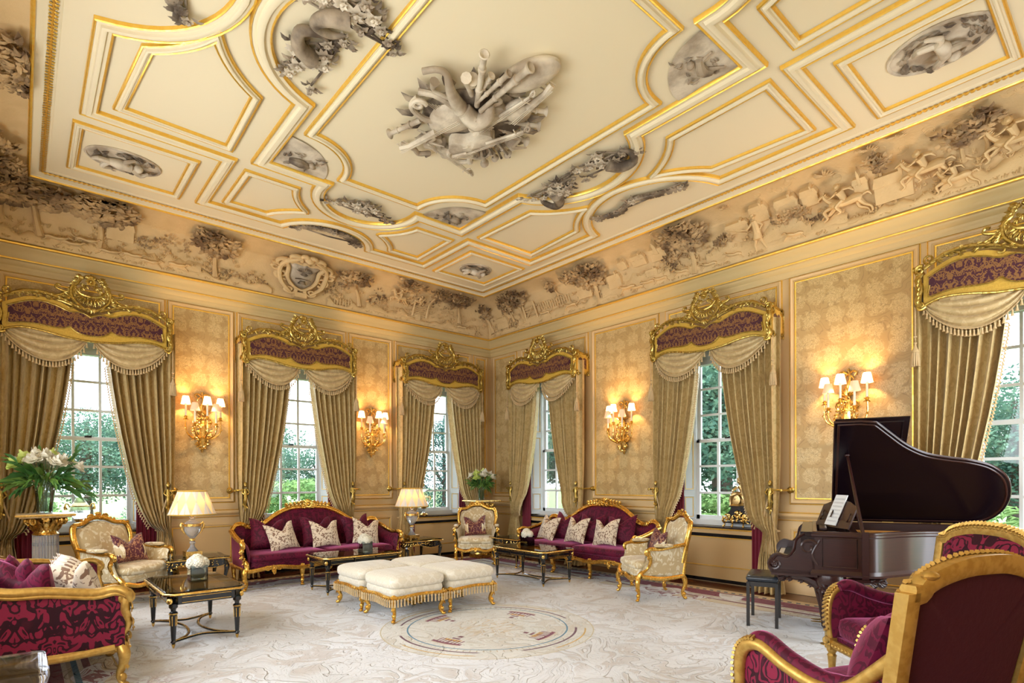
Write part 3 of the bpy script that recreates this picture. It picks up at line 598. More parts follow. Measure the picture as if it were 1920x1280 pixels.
f_tree(-2.35, .45, .46, .5, 6, 'L', .05, 100); f_tree(-1.75, .40, .5, .5, 7, 'L', .1, 90); f_tree(-1.0, .22, .72, .45, 8, 'L', -.25, 100); f_bush(-3.66, .15, .45, .3, 9); f_bush(-2.8, .2, .35, .3, 10); f_bush(-2.1, .3, .5, .3, 11); f_bush(-1.5, .35, .5, .35, 12); f_bush(-4.9, .08, .5, .14, 13); f_bush(-6.2, .25, .4, .18, 14); f_bush(-5.95, .35, .35, .2, 15); f_bush(-5.2, .1, .5, .12, 29); f_bush(-6.0, .06, .5, .1, 30)
for i, (s, t) in enumerate([(-7.25, .06), (-7.10, .03), (-6.94, .12), (-6.70, .03), (-6.44, .05), (-6.24, .01), (-5.91, .05)]): f_hound(s, t, 'L', 1.0, 1, -.05)
f_house(-6.58, .30, .30, .26, 'L'); f_fence(-3.42, .04, .3, 'L', 7); f_horse(-2.42, .26, 'L', .75, -1); f_gate(-1.92, .16, 'L', .3, .2); f_hound(-.95, .04, 'L', 1, 1); f_hound(-2.1, .03, 'L', .8, -1); f_horse(-2.0, .32, 'L', .5, 1); f_bird(-2.6, .86, 'L', .8); f_bird(-5.7, .8, 'L', .5)
f_tree(-.38, .10, .78, .5, 31, 'R', -.05, 90); f_tree(-1.36, .12, .80, .6, 32, 'R', 0, 150); f_tree(-1.05, .2, .5, .3, 33, 'R', 0, 60); f_house(-.74, .12, .32, .22, 'R'); f_fence(-.5, .1, .16, 'R', 4, 0, .16); f_gate(-1.58, .14, 'R'); f_fence(-2.2, .22, .75, 'R', 14, -.02, .15)
f_tree(-2.35, .4, .35, .2, 34, 'R', 0, 50); f_tree(-2.8, .35, .45, .25, 35, 'R', 0, 60); f_tree(-3.20, .02, .80, .55, 36, 'R', .02, 190); f_house(-2.95, .2, .3, .26, 'R'); f_house(-3.6, .2, .25, .22, 'R'); f_hound(-2.6, .06, 'R', 1.1, -1); f_hound(-1.95, .08, 'R', 1.0, -1)
f_tree(-5.0, .04, .86, .62, 37, 'R', 0, 230)
for i, (s, t, a) in enumerate([(-3.85, .04, 0), (-4.22, .04, 0), (-4.45, .03, 0), (-4.80, .04, .1), (-5.25, .01, 0), (-5.60, .04, .1), (-6.40, .05, .1), (-4.02, .01, .0)]): f_hound(s, t, 'R', 1.15 if i == 0 else .95, -1, a)
f_man(-5.95, .06, 'R', 1.0, 1); f_horse(-7.0, .08, 'R', 1.0, -1); f_horse(-7.78, .16, 'R', .95, -1); f_horse(-8.02, .0, 'R', .72, -1); f_horse(-8.50, .14, 'R', 1.0, -1)
for s, t, wd, h, tw in ((-3.85, .45, .14, .14, 0), (-4.15, .42, .24, .18, 0), (-4.5, .40, .26, .2, 1), (-5.72, .40, .3, .14, 0), (-6.05, .44, .22, .24, 0), (-6.38, .40, .26, .24, 0), (-6.65, .42, .18, .22, 0), (-7.18, .36, .14, .18, 1), (-7.48, .16, .36, .3, 0), (-4.3, .2, .2, .1, 0)): f_house(s, t, wd, h, 'R', tw)
for i, (s, t, h, cw) in enumerate([(-7.38, .42, .36, .22), (-8.1, .32, .42, .35), (-8.28, .3, .55, .3), (-6.3, .22, .25, .2), (-6.5, .25, .22, .2), (-5.5, .22, .2, .22), (-4.75, .2, .25, .3), (-9.0, .2, .7, .5)]): f_tree(s, t, h, cw, 50 + i, 'R', 0, 55)
for i, (s, t) in enumerate([(-5.4, .15), (-6.2, .12), (-6.55, .15), (-4.6, .15), (-3.5, .1), (-1.1, .05), (-8.6, .05)]): f_bush(s, t, .45, .16, 70 + i, 'R')
for s, t, k in ((-6.87, .72, 1), (-5.69, .82, .6), (-7.36, .86, .9), (-7.62, .9, .9), (-4.6, .88, .4), (-2.3, .8, .5)): f_bird(s, t, 'R', k)
for i in range(18):   # shallow cloud curls
    r = random.Random(i); s = -7.0 - r.random() * 1.9 if i < 12 else -6.0 - r.random(); t = .62 + r.random() * .28; m = M(); m.tf = fz(s, t, 'R'); m.scroll((0, 0, .002), (1, 0, 0), (0, 1, 0), .07, 1.1, .006, r.random() * 6, 1, 14, 5); m.build('relief_cloud_curl', MT['plaster'], cove)
f_bush(-3.2, .55, .9, .4, 80, 'E'); f_tree(-3.1, .35, .7, .7, 81, 'E', 0, 160); f_tree(-.95, .3, .6, .7, 82, 'E', 0, 160); f_tree(-1.6, .1, .7, .6, 83, 'E', 0, 120)
# cartouche on the left cove
ca_ = empty('cartouche', (-4.16, -.36, 4.80), 0, 'scrolled plaster cartouche with a blank shield on the left frieze', 'cartouche')
def big(f): return lambda v: f(V(v.x * 1.22, v.y * .96, v.z * 1.3))
def loccv(f): return lambda v: f(v) - V(-4.16, -.36, 4.80)
m = M(); m.tf = loccv(big(fz(-4.18, .455, 'L')))
sh = [(0, -.32), (.12, -.24), (.19, -.1), (.2, .1), (.24, .22), (.14, .27), (.05, .24), (0, .28), (-.05, .24), (-.14, .27), (-.24, .22), (-.2, .1), (-.19, -.1), (-.12, -.24)]
sp = smooth_path([(x, y, .06) for x, y in sh], 3, True)
m.grid(lambda u, v: V(lerpl([p.x for p in sp] + [sp[0].x], u) * v, lerpl([p.y for p in sp] + [sp[0].y], u) * v, .02 + .09 * (1 - v * v) + .02), 42, 5, cu=False); m.build('shield', MT['grey'], ca_)
m = M(); m.tf = loccv(big(fz(-4.18, .455, 'L'))); m.tube([(p.x, p.y, .09) for p in sp], .028, 8, closed=True)
for sx in (-1, 1):
    for (x, y, R, a0, sg) in ((.27, .16, .11, 2.6, -1), (.26, -.08, .10, 4.2, 1), (.16, .34, .09, 3.6, -1), (.14, -.34, .09, 2.5, 1), (.36, .05, .08, 1.0, 1), (.06, .42, .06, 4.5, -1)): m.scroll((sx * x, y, .08), (sx, 0, 0), (0, 1, 0), R, 1.25, .03, a0, sg, 18, 8)
    m.tube(smooth_path([(sx * .10, -.42, .07), (sx * .26, -.22, .10), (sx * .30, .05, .09), (sx * .24, .26, .10), (sx * .08, .40, .09)], 4), [.02, .034, .03, .034, .02], 8)
m.box((0, -.42, .06), (.16, .10, .10)); m.ball((0, .42, .1), (.06, .05, .05), 8); m.build('scroll_frame', MT['plaster'], ca_)
m = M(); m.tf = loccv(big(fz(-4.18, .455, 'L')))
for i in range(9): a = R_(20 + 17.5 * i); m.leaf((0, .08, .12), (cos(a), sin(a) * .9, .1), (0, 0, 1), .12, .035)
m.ball((0, .03, .11), (.06, .05, .03), 8); m.tube(smooth_path([(-.1, -.1, .12), (0, -.07, .14), (.1, -.1, .12)], 3), .012, 6); m.lathe([(.0, 0), (.06, .01), (.03, .07), (.04, .08)], (0, -.2, .11), 8, ax=(0, 1, 0)); m.build('shield_emblem', MT['greyd'], ca_)
# ================================================================== CEILING RELIEFS
def cobj(name, x, y, rz, label, cat='plaster relief', group=None, z=5.07):
    o = empty(name, (x, y, z), 0, label, cat, group); o.rotation_euler = (pi, 0, rz); return o
def flower(m, c, r, n=7, seed=0, dome=True):
    rr = random.Random(seed); c = Vector(c)
    for k in range(n):
        a = 2 * pi * k / n + rr.random(); m.leaf(c + V(0, 0, r * .1), (cos(a), sin(a), .35), (0, 0, 1), r, r * .75, .5)
    for k in range(n):
        a = 2 * pi * (k + .5) / n + rr.random(); m.leaf(c + V(0, 0, r * .2), (cos(a), sin(a), .9), (0, 0, 1), r * .7, r * .5, .3)
    m.ball(c + V(0, 0, r * .35), r * .28, 7)
def bouquet(name, x, y, pts, seed, label, leaves=40, spread=.3, cat='plaster relief', group=None, extra=None, mat='greyd'):
    o = cobj(name, x, y, 0, label, cat, group); r = random.Random(seed)
    for i, (a, b, q) in enumerate(pts): m = M(); flower(m, (a, b, .05), q, 6 + i % 3, seed + i); m.build('carved_flower', MT['grey'], o)
    m = M()
    for i in range(leaves):
        a, b, q = r.choice(pts); t = r.uniform(0, 2 * pi); L = r.uniform(.06, .11); m.leaf((a + cos(t) * q * .6, b + sin(t) * q * .6, .03), (cos(t), sin(t), r.uniform(0, .6)), (0, 0, 1), L, L * .5, .4)
    for i in range(len(pts) - 1): m.tube([(pts[i][0], pts[i][1], .02), ((pts[i][0] + pts[i + 1][0]) / 2, (pts[i][1] + pts[i + 1][1]) / 2 + .02, .05), (pts[i + 1][0], pts[i + 1][1], .02)], .011, 5)
    if extra: extra(m)
    m.build('carved_leaves', MT[mat], o); return o
# note: local y runs opposite to world y (flipped object)
cl = [(0, 0, .10), (.12, .04, .08), (-.12, .03, .08), (.02, .12, .07), (-.05, -.10, .08), (.22, -.02, .06), (-.24, -.03, .06), (.33, -.10, .05), (-.35, -.10, .05), (.1, -.12, .07), (.42, -.18, .04), (-.44, -.17, .04)]
bouquet('flower_bouquet', -4.20, -2.62, cl, 1, 'grey plaster flower bouquet in the ceiling bay nearest the left wall', 60)
cl2 = [(-.02, 0, .10), (.05, .13, .08), (-.08, -.12, .08), (.10, .02, .08), (.02, .26, .06), (-.10, -.26, .06), (-.16, .05, .08), (.12, .36, .05), (.13, -.35, .05)]
def corn(sx, sy, x0=0, y0=0):
    def f(m):
        P = smooth_path([(sx * .02, sy * .06, .09), (sx * .16, sy * .14, .10), (sx * .20, sy * .28, .08), (sx * .06, sy * .33, .06), (sx * -.04, sy * .27, .05)], 5); m.tube(P, [.075, .06, .045, .03, .012], 10)
    return f
bouquet('horn_of_flowers', -2.60, -4.58, [(y * .9, x, q) for x, y, q in cl], 3, 'plaster horn spilling flowers on ceiling, right bay, half nearer the corner', 60, extra=corn(1, -1))
bouquet('horn_of_flowers', -2.66, -5.32, [(x, y, q) for x, y, q in cl2], 4, 'plaster horn spilling flowers on ceiling, right bay, half nearer the piano', 60, extra=corn(1, 1))
bouquet('horn_of_flowers', -5.72, -4.72, [(x, y, q) for x, y, q in cl2], 5, 'plaster horn spilling flowers on ceiling, left bay, half nearer the corner', 70, extra=corn(-1, 1))
bouquet('horn_of_flowers', -5.66, -5.42, [(x, y, q) for x, y, q in cl], 6, 'plaster horn spilling flowers on ceiling, left bay, at top edge of the photo', 70, extra=corn(-1, -1))
def garland(name, x, y, P, seed, label):
    def ex(m):
        r = random.Random(seed); Q = smooth_path([(a, b, .04) for a, b in P], 8); m.tube(Q, [.012, .035, .04, .03, .01], 6)
        for i, p in enumerate(Q):
            for k in range(4):
                a = r.uniform(0, 2 * pi); m.leaf(p, (cos(a), sin(a), .3), (0, 0, 1), .09, .045, .4)
    return bouquet(name, x, y, [(P[0][0] + .05, P[0][1], .05), (P[-1][0] - .05, P[-1][1], .05), (P[len(P) // 2][0], P[len(P) // 2][1], .07)], seed, label, 16, extra=ex)
garland('leaf_garland', -4.2, -1.58, [(-.48, -.12), (-.28, .05), (0, .10), (.25, .04), (.46, -.12)], 11, 'plaster leaf garland in the ceiling bay above the cartouche')
garland('leaf_garland', -1.62, -5.0, [(-.06, -.62), (.05, -.34), (-.08, 0), (.02, .3), (.12, .6)], 12, 'long plaster leaf garland in the ceiling bay above the right frieze')
garland('leaf_garland', -6.72, -5.0, [(.06, -.5), (-.05, -.25), (.08, 0), (-.02, .3), (-.1, .5)], 13, 'plaster leaf garland in the far left ceiling bay, cut by the frame')
def medal(x, y, a, b, seed, label, name='oval_medallion'):
    o = cobj(name, x, y, 0, label); m = M(); m.grid(lambda u, v: V(a * cos(2 * pi * u) * v, b * sin(2 * pi * u) * v, .004 + .012 * (1 - v ** 6)), 36, 5, cu=True)
    m.tube([(a * cos(2 * pi * i / 36), b * sin(2 * pi * i / 36), .008) for i in range(36)], .014, 6, closed=True); m.build('oval_plaque', MT['grey'], o)
    r = random.Random(seed); m = M(); s = a / .33
    m.tube(smooth_path([(-.15 * s, -.02, .04), (-.05 * s, .03, .07), (.06 * s, .02, .07)], 4), [.03, .055, .05], 9); m.ball((.12 * s, .07, .08), (.045, .05, .045), 9)
    for q in ([(-.13 * s, -.02, .05), (-.18 * s, -.12, .07), (-.10 * s, -.17, .05)], [(-.12 * s, -.0, .06), (-.22 * s, .04, .07), (-.27 * s, -.06, .05)], [(.06 * s, .03, .08), (.15 * s, -.06, .09), (.22 * s, -.02, .06)], [(.03 * s, .04, .06), (.0, .14, .08), (.08 * s, .18, .05)]): m.tube(smooth_path(q, 3), [.032, .026, .014], 8)
    m.build('carved_cherub', MT['grey'], o); m = M()
    for i in range(46):
        t = r.uniform(0, 2 * pi); q = r.uniform(.55, .9); m.leaf((a * q * cos(t), b * q * sin(t), .02), (-sin(t) + r.uniform(-.5, .5), cos(t) + r.uniform(-.5, .5), .2), (0, 0, 1), .09, .04, .4)
    m.build('carved_leaves', MT['greyd'], o); return o
medal(-6.70, -1.78, .35, .24, 21, 'oval plaster cherub plaque on the ceiling at far left of the photo')
medal(-1.72, -1.74, .28, .24, 22, 'small oval plaster cherub plaque on the ceiling above the room corner')
medal(-1.80, -8.22, .28, .37, 23, 'large oval plaster cherub plaque on the ceiling above the piano')
for sx, sy, lb in ((-1, 1, 'left of the centre panel'), (1, 1, 'above the room corner, below the centre panel'), (1, -1, 'right of the centre panel'), (-1, -1, 'behind the camera side')):
    if (sx, sy) == (-1, -1): continue
    o = cobj('fan_shaped_relief', CX + sx * 1.31, CY + sy * 2.09, 0, 'quarter round plaster landscape relief on ceiling, ' + lb)
    m = M(); m.grid(lambda u, v: V(-sx * .62 * v * cos(pi / 2 * u), sy * .62 * v * sin(pi / 2 * u), .012 + .006 * sin(9 * u * v)), 16, 8); m.build('quarter_plaque', MT['grey'], o)
    m = M(); r = random.Random(sx * 3 + sy); q = lambda a, b, c: V(-sx * a, sy * b, c)
    m.tube(smooth_path([q(.15, .2, .03), q(.25, .24, .05), q(.36, .2, .03)], 3), [.03, .05, .03], 8); m.ball(q(.38, .27, .05), .035, 8)
    for k in range(22): a, b = r.uniform(.08, .45), r.uniform(.06, .4); t = r.uniform(0, 6); m.leaf(q(a, b, .015), (cos(t), sin(t), .2), (0, 0, 1), .08, .03)
    m.tube([q(.2, .2, .03), q(.12, .1, .03)], [.02, .01], 6); m.tube([q(.32, .2, .03), q(.36, .08, .03)], [.02, .01], 6); m.build('carved_figures', MT['greyd'], o)
# trophy of instruments: local x = right in the photo, y = towards the camera, z = down
tro = empty('instrument_trophy', (-4.2, -5.02, 5.07), 0, 'large plaster trophy of musical instruments at the ceiling centre', 'plaster relief')
tro.matrix_world = Matrix(((RT.x, -LK.x, 0, -4.2), (RT.y, -LK.y, 0, -5.02), (0, 0, -1, 5.07), (0, 0, 0, 1)))
def ins(name, fn, mat='grey'):
    m = M(); fn(m); m.build(name, MT[mat], tro)
def lute(m, c, e, w, flat=True):
    c = V(*c); e = V(*e); d = (e - c).normalized(); s = d.cross(V(0, 0, 1)); L = (e - c).length
    m.grid(lambda u, v: c + d * (w * 1.25 * cos(2 * pi * u) * sin(pi * v)) + s * (w * sin(2 * pi * u) * sin(pi * v) * (1 - .35 * cos(2 * pi * u) * sin(pi * v))) + V(0, 0, .07 * -cos(pi * v)), 20, 8, cu=True)
    m.tube([c + d * w * .9 + V(0, 0, .05), c + d * L * .8 + V(0, 0, .05), e + V(0, 0, .02)], [.04, .028, .03], 6)
    for k in (-1, 0, 1): m.tube([c - d * w * .8 + s * .02 * k + V(0, 0, .085), e + s * .012 * k + V(0, 0, .075)], .003, 4)
    for k in range(3): m.tube([e - d * .05 * k - s * .05, e - d * .05 * k + s * .05], .008, 5)
def fiddle(m, c, a, sc=1, zz=.12):
    ca, sa = cos(a), sin(a); T = lambda x, y, z=0: V(c[0] + (x * ca - y * sa) * sc, c[1] + (x * sa + y * ca) * sc, zz + z * sc)
    out = smooth_path([(.17, .03, 0), (.17, .0, 0), (.17, -.03, 0), (.12, -.085, 0), (.04, -.055, 0), (-.02, -.055, 0), (-.10, -.105, 0), (-.17, -.05, 0), (-.18, 0, 0), (-.17, .05, 0), (-.10, .105, 0), (-.02, .055, 0), (.04, .055, 0), (.12, .085, 0)], 3, True)
    m.grid(lambda u, v: T(lerpl([p.x for p in out] + [out[0].x], u) * min(1, v * 2), lerpl([p.y for p in out] + [out[0].y], u) * min(1, v * 2), .03 + .015 * (1 - min(1, v * 2)) if v <= .5 else .03 - .07 * (v - .5) * 2), 42, 4)
    m.tube([T(.12, 0, .045), T(.42, 0, .06)], [.018, .013], 6); m.scroll(T(.45, 0, .06), (ca, sa, 0), (0, 0, 1), .035, 1.2, .014, 3, 1, 12, 6); m.tube([T(-.17, 0, .05), T(-.05, 0, .06)], [.02, .012], 5)
    for k in (-1, 1): m.tube([T(-.15, k * .006, .07), T(.42, k * .006, .075)], .003, 4); m.tube([T(.36, 0, .06), T(.37, k * .05, .06)], .007, 5)
    for k in (-1, 1): m.tube(smooth_path([T(.0, k * .05, .05), T(-.02, k * .035, .05), T(-.05, k * .045, .05)], 3), .005, 4)
def pipe(m, a, b, r0, r1, bell=0, z=.1, holes=True):
    a = V(a[0], a[1], z); b = V(b[0], b[1], z); d = (b - a).normalized(); L = (b - a).length; pr_ = [(r0, 0), (r0, L * .3), (r0 * 1.35, L * .31), (r0 * 1.35, L * .35), (r0, L * .36), (r1, L * .7), (r1 * 1.35, L * .71), (r1 * 1.35, L * .75), (r1, L * .76), (r1, L * .92)]
    pr_ += [(r1 * 1.1, L * .94), (bell or r1 * 1.5, L), ((bell or r1 * 1.5) * .8, L * 1.01), (r1 * .6, L * .98), (0, L * .97)]
    m.lathe(pr_, a, 12, ax=d)
ins('bagpipe_bag', lambda m: m.grid(lambda u, v: V(.50 + (.30 * cos(2 * pi * u)) * sin(pi * v) * cos(.55) - .15 * sin(2 * pi * u) * sin(pi * v) * sin(.55), .60 + .30 * cos(2 * pi * u) * sin(pi * v) * sin(.55) + .15 * sin(2 * pi * u) * sin(pi * v) * cos(.55), .06 - .09 * cos(pi * v)), 22, 9, cu=True))
ins('bagpipe_drone', lambda m: pipe(m, (.05, .28), (.50, .84), .022, .03, .05, .17)); ins('bagpipe_drone', lambda m: pipe(m, (.02, .36), (.32, .74), .016, .022, .036, .15))
ins('recorder', lambda m: pipe(m, (.02, .30), (.12, .93), .026, .028, .048, .13)); ins('recorder', lambda m: pipe(m, (.05, .42), (.17, .66), .016, .02, .036, .11))
ins('curved_horn', lambda m: m.tube(smooth_path([(-.10, .25, .15), (.0, .16, .19), (.12, .22, .18), (.14, .34, .15), (.08, .14, .15), (.02, .0, .14)], 5), [.075, .085, .06, .034, .02, .014], 12))
ins('bass_horn', lambda m: m.tube(smooth_path([(-.42, .70, .10), (-.30, .72, .10), (-.22, .66, .10), (-.20, .45, .12), (-.14, .25, .12)], 5), [.028, .026, .03, .05, .075], 10)); ins('crumhorn', lambda m: m.tube(smooth_path([(-.33, .60, .12), (-.36, .50, .12), (-.28, .42, .12), (-.20, .34, .10)], 4), [.045, .016, .02, .016], 9))
ins('crumhorn', lambda m: m.tube(smooth_path([(-.05, .66, .13), (-.04, .52, .10), (-.02, .40, .10)], 4), [.05, .03, .024], 9)); ins('drum', lambda m: m.lathe([(.0, 0), (.05, .0), (.055, .02), (.05, .10), (.055, .12), (0, .12)], (-.02, .50, .06), 12, ax=(.2, 1, .4)))
ins('lyre', lambda m: [m.tube(smooth_path([(-.52, .34, .08), (-.60, .24, .1), (-.50, .06, .1), (-.30, .02, .1)], 4), [.03, .026, .03, .02], 8), m.tube(smooth_path([(-.50, .42, .08), (-.36, .40, .1), (-.22, .26, .1), (-.18, .12, .1)], 4), [.03, .026, .03, .02], 8), m.scroll((-.52, .30, .12), (1, 0, 0), (0, 1, 0), .07, 1.3, .024, 0, 1, 14, 7)] + [m.tube([(-.46 + k * .03, .30 - k * .01, .1), (-.30 + k * .03, .10 - k * .0, .1)], .004, 4) for k in range(6)])
ins('lute', lambda m: lute(m, (-.28, .03, .09), (-.83, -.45, .06), .19)); ins('lute', lambda m: lute(m, (.42, .18, .09), (.70, .50, .06), .13)); ins('violin', lambda m: fiddle(m, (-.06, -.22, 0), .55, 1.45, .16)); ins('guitar', lambda m: fiddle(m, (.12, .06, 0), .82, 1.35, .09))
ins('cello_back', lambda m: fiddle(m, (-.42, -.50, 0), 2.2 + pi, 1.15, .03)); ins('violin_bow', lambda m: m.tube(smooth_path([(-.12, -.32, .22), (.1, -.20, .23), (.42, .04, .2)], 3), [.008, .006], 5), 'greyd')
ins('trumpet', lambda m: pipe(m, (-.55, .0), (-.90, -.22), .026, .022, .05, .07)); ins('serpent_horn', lambda m: m.tube(smooth_path([(-.82, -.40, .06), (-.70, -.45, .08), (-.66, -.55, .08), (-.55, -.58, .06), (-.60, -.66, .05)], 4), [.02, .028, .026, .024, .012], 8), 'greyd')
for a, b, q in (((.18, .0), (.62, -.10), .055), ((.15, -.08), (.50, -.36), .05), ((.10, -.2), (.30, -.58), .05), ((.06, -.3), (.16, -.66), .045), ((.0, -.35), (.04, -.76), .05), ((.3, .2), (.68, .12), .045), ((-.15, -.4), (-.12, -.72), .04)): ins('oboe', lambda m: pipe(m, a, b, .018, .024, q, .07))
ins('harp', lambda m: [m.tube(smooth_path([(-.22, -.42, .08), (-.34, -.55, .08), (-.26, -.72, .07), (-.12, -.74, .06)], 4), [.03, .026, .03, .02], 8), m.tube([(-.22, -.42, .08), (-.08, -.56, .08), (-.12, -.74, .06)], .02, 7)] + [m.tube([(-.30 + k * .03, -.6, .08), (-.14 + k * .01, -.50 - k * .03, .08)], .003, 4) for k in range(6)])
ins('tambourine', lambda m: m.lathe([(.13, 0), (.14, .0), (.14, .05), (.12, .05), (.12, .02), (0, .02)], (-.02, -.50, .05), 18)); ins('curled_music_sheet', lambda m: m.grid(lambda u, v: V(.20 + .22 * u + .03 * sin(6 * v), -.22 - .26 * v, .07 + .03 * sin(8 * u + 2 * v)), 12, 8), 'grey')
ins('oak_leaves', lambda m: [m.leaf((.45 * cos(a) * 1.1 - .05, .42 * sin(a), .03), (cos(a), sin(a), .15), (0, 0, 1), .24, .12, .3) for a in [i * .37 for i in range(17)]], 'greyd')
ins('core_mound', lambda m: m.ball((-.02, .0, .03), (.52, .38, .07), 14), 'greyd')
ins('draped_ribbon', lambda m: [m.tube(smooth_path(q, 5), [.012, .026, .018, .026, .01], 7, flat=.4) for q in ([(-.6, -.1, .1), (-.45, -.2, .13), (-.5, -.32, .1), (-.36, -.36, .12)], [(.3, -.2, .13), (.42, -.26, .11), (.36, -.36, .13), (.5, -.42, .1)], [(.1, .3, .15), (.24, .34, .13), (.2, .46, .13), (.34, .5, .1)])])
ins('sheaf_of_reeds', lambda m: [m.tube([(-.05 + .04 * k, -.3 + .01 * k, .12), (-.22 + .09 * k, -.62 - .02 * (k % 2), .08)], [.008, .014], 6) for k in range(7)], 'greyd')

def f_tufts(s0, s1, w, n, seed, tmax=.34):
    r = random.Random(seed); m = M(); m.tf = fz(0, 0, w, 1)
    for i in range(n):
        s = r.uniform(s0, s1); t = r.random() ** 1.7 * tmax + .01; k = r.randint(3, 6)
        for j in range(k): a = R_(40 + 100 * j / k + r.uniform(-12, 12)); m.leaf((s + r.uniform(-.02, .02), t, .03), (cos(a), sin(a), .35), (0, 0, 1), r.uniform(.035, .07), .016, .7)
    o = m.build('relief_undergrowth', MT['relief'], cove, False); o['kind'] = 'stuff'
f_tufts(-8.0, -4.75, 'L', 210, 1); f_tufts(-3.6, -.4, 'L', 230, 2); f_tufts(-4.6, -.4, 'R', 260, 3); f_tufts(-9.4, -4.6, 'R', 300, 4); f_tufts(-3.8, -.6, 'E', 120, 5)
# ================================================================== WINDOWS (local: x along wall, +y outside, origin on floor at window centre)
WN = ['leftmost window', 'window behind the left-hand sofa', 'left-wall window nearest the corner', 'right-wall window nearest the corner', 'window with the bronze clock', 'window behind the grand piano']
WP = [((c, 0, 0), 0) for c in WLX] + [((0, c, 0), -pi / 2) for c in WRY]
def make_window(i):
    m = M()
    for s in (-1, 1): m.b2(s * .50, s * .66, .20, .32, .80, 3.42)
    m.b2(-.62, .62, .20, .32, 3.24, 3.42); m.b2(-.62, .62, .16, .32, .80, .88); m.b2(-.55, .55, .19, .24, 3.20, 3.27)
    for s in (-1, 1): m.b2(s * .62, s * .63, 0, .3, .8, 3.42)
    m.b2(-.63, .63, -.01, .32, 3.415, 3.43)
    o = struct(m.build('window_%d' % (i + 1), MT['white'], smooth=False))
    for nm, z0, z1, rows, y in (('upper_sash', 2.055, 3.24, 3, .285), ('lower_sash', .88, 2.075, 3, .245)):
        m = M(); w = .50
        for s in (-1, 1): m.b2(s * (w - .05), s * w, y - .02, y + .02, z0, z1)
        m.b2(-w, w, y - .02, y + .02, z0, z0 + (.06 if rows and y < .26 else .035)); m.b2(-w, w, y - .02, y + .02, z1 - .04, z1)
        for k in (-1, 1): m.b2(k * .15 - .016, k * .15 + .016, y - .018, y + .018, z0, z1)
        for k in range(1, 3): z = z0 + (z1 - z0) * k / 3; m.b2(-w, w, y - .017, y + .017, z - .016, z + .016)
        s_ = m.build(nm, MT['white'], o, False)
        q = M(); q.b2(-w + .03, w - .03, y - .002, y + .002, z0 + .02, z1 - .02); q.build('pane', MT['pane'], s_, False)
    m = M(); m.b2(-.03, .05, .205, .225, 2.075, 2.095); m.tube([(.01, .2, 2.09), (.06, .19, 2.10)], .006, 6); m.build('sash_catch', MT['darkbr'], o)
    for s in (-1, 1):
        m = M(); f = lambda x, y, h: V(s * (.615 - .10 * x / .24), .0 + .215 * x / .24, y) + V(-s * .9, -.4, 0).normalized() * h
        m.mould([(0, .82), (.24, .82)], [(0, 0), (0, .012), (2.58, .012), (2.58, 0)], f)
        g = M()
        for a, b in ((.90, 1.22), (1.32, 2.32), (2.42, 3.32)):
            P = rect(.04, .20, a, b); P = P if s > 0 else P[::-1]; P = rect(.04, .20, a, b)
            m.mould(P, [(-.008, .012), (-.002, .022), (.008, .014), (.010, .012)], f, True); g.mould(P, [(.008, .013), (.011, .018), (.016, .018), (.018, .013)], f, True)
        sh = m.build('shutter', MT['shutter'], o, False); g.build('gold_line', MT['leafgold'], sh)
    m = M(); m.b2(-.80, .80, -.075, .21, .775, .80); sl = m.build('window_sill', MT['marble'], o, False)
    m = M(); m.b2(-.80, .80, -.07, -.02, .755, .775)
    for k in range(64): m.ball((-.79 + k * .025, -.073, .764), .010, 6)
    m.build('beaded_gold_edge', MT['leafgold'], sl)
    m = M(); m.b2(-.78, .78, -.05, .0, .055, .64); m.b2(-.78, .78, -.06, .0, .70, .757); m.b2(-.78, -.70, -.05, 0, .6, .72); m.b2(.70, .78, -.05, 0, .6, .72); m.b2(-.78, .78, -.058, .0, .055, .20)
    cb = m.build('radiator_cabinet', MT['paint'], o, False)
    m = M()
    for z in (.645, .235): m.b2(-.78, .78, -.062, -.05, z - .006, z + .006)
    m.build('gold_line', MT['leafgold'], cb, False)
    m = M(); m.b2(-.70, .70, -.03, .0, .64, .70); [m.b2(-.70, .70, -.047, -.03, .648 + k * .011, .653 + k * .011) for k in range(5)]; m.b2(-.78, .78, -.02, 0, 0, .055); m.build('vent_grille', MT['darkbr'], cb, False)  # last dark strip stands in for the shaded gap under the cabinet
    return o
wins = []
w0 = make_window(0)
for i, (loc, rz) in enumerate(WP):
    o = w0 if i == 0 else dup(w0, loc, rz)
    o.location = loc; o.rotation_euler = (0, 0, rz); o.name = 'window_%d' % (i + 1)
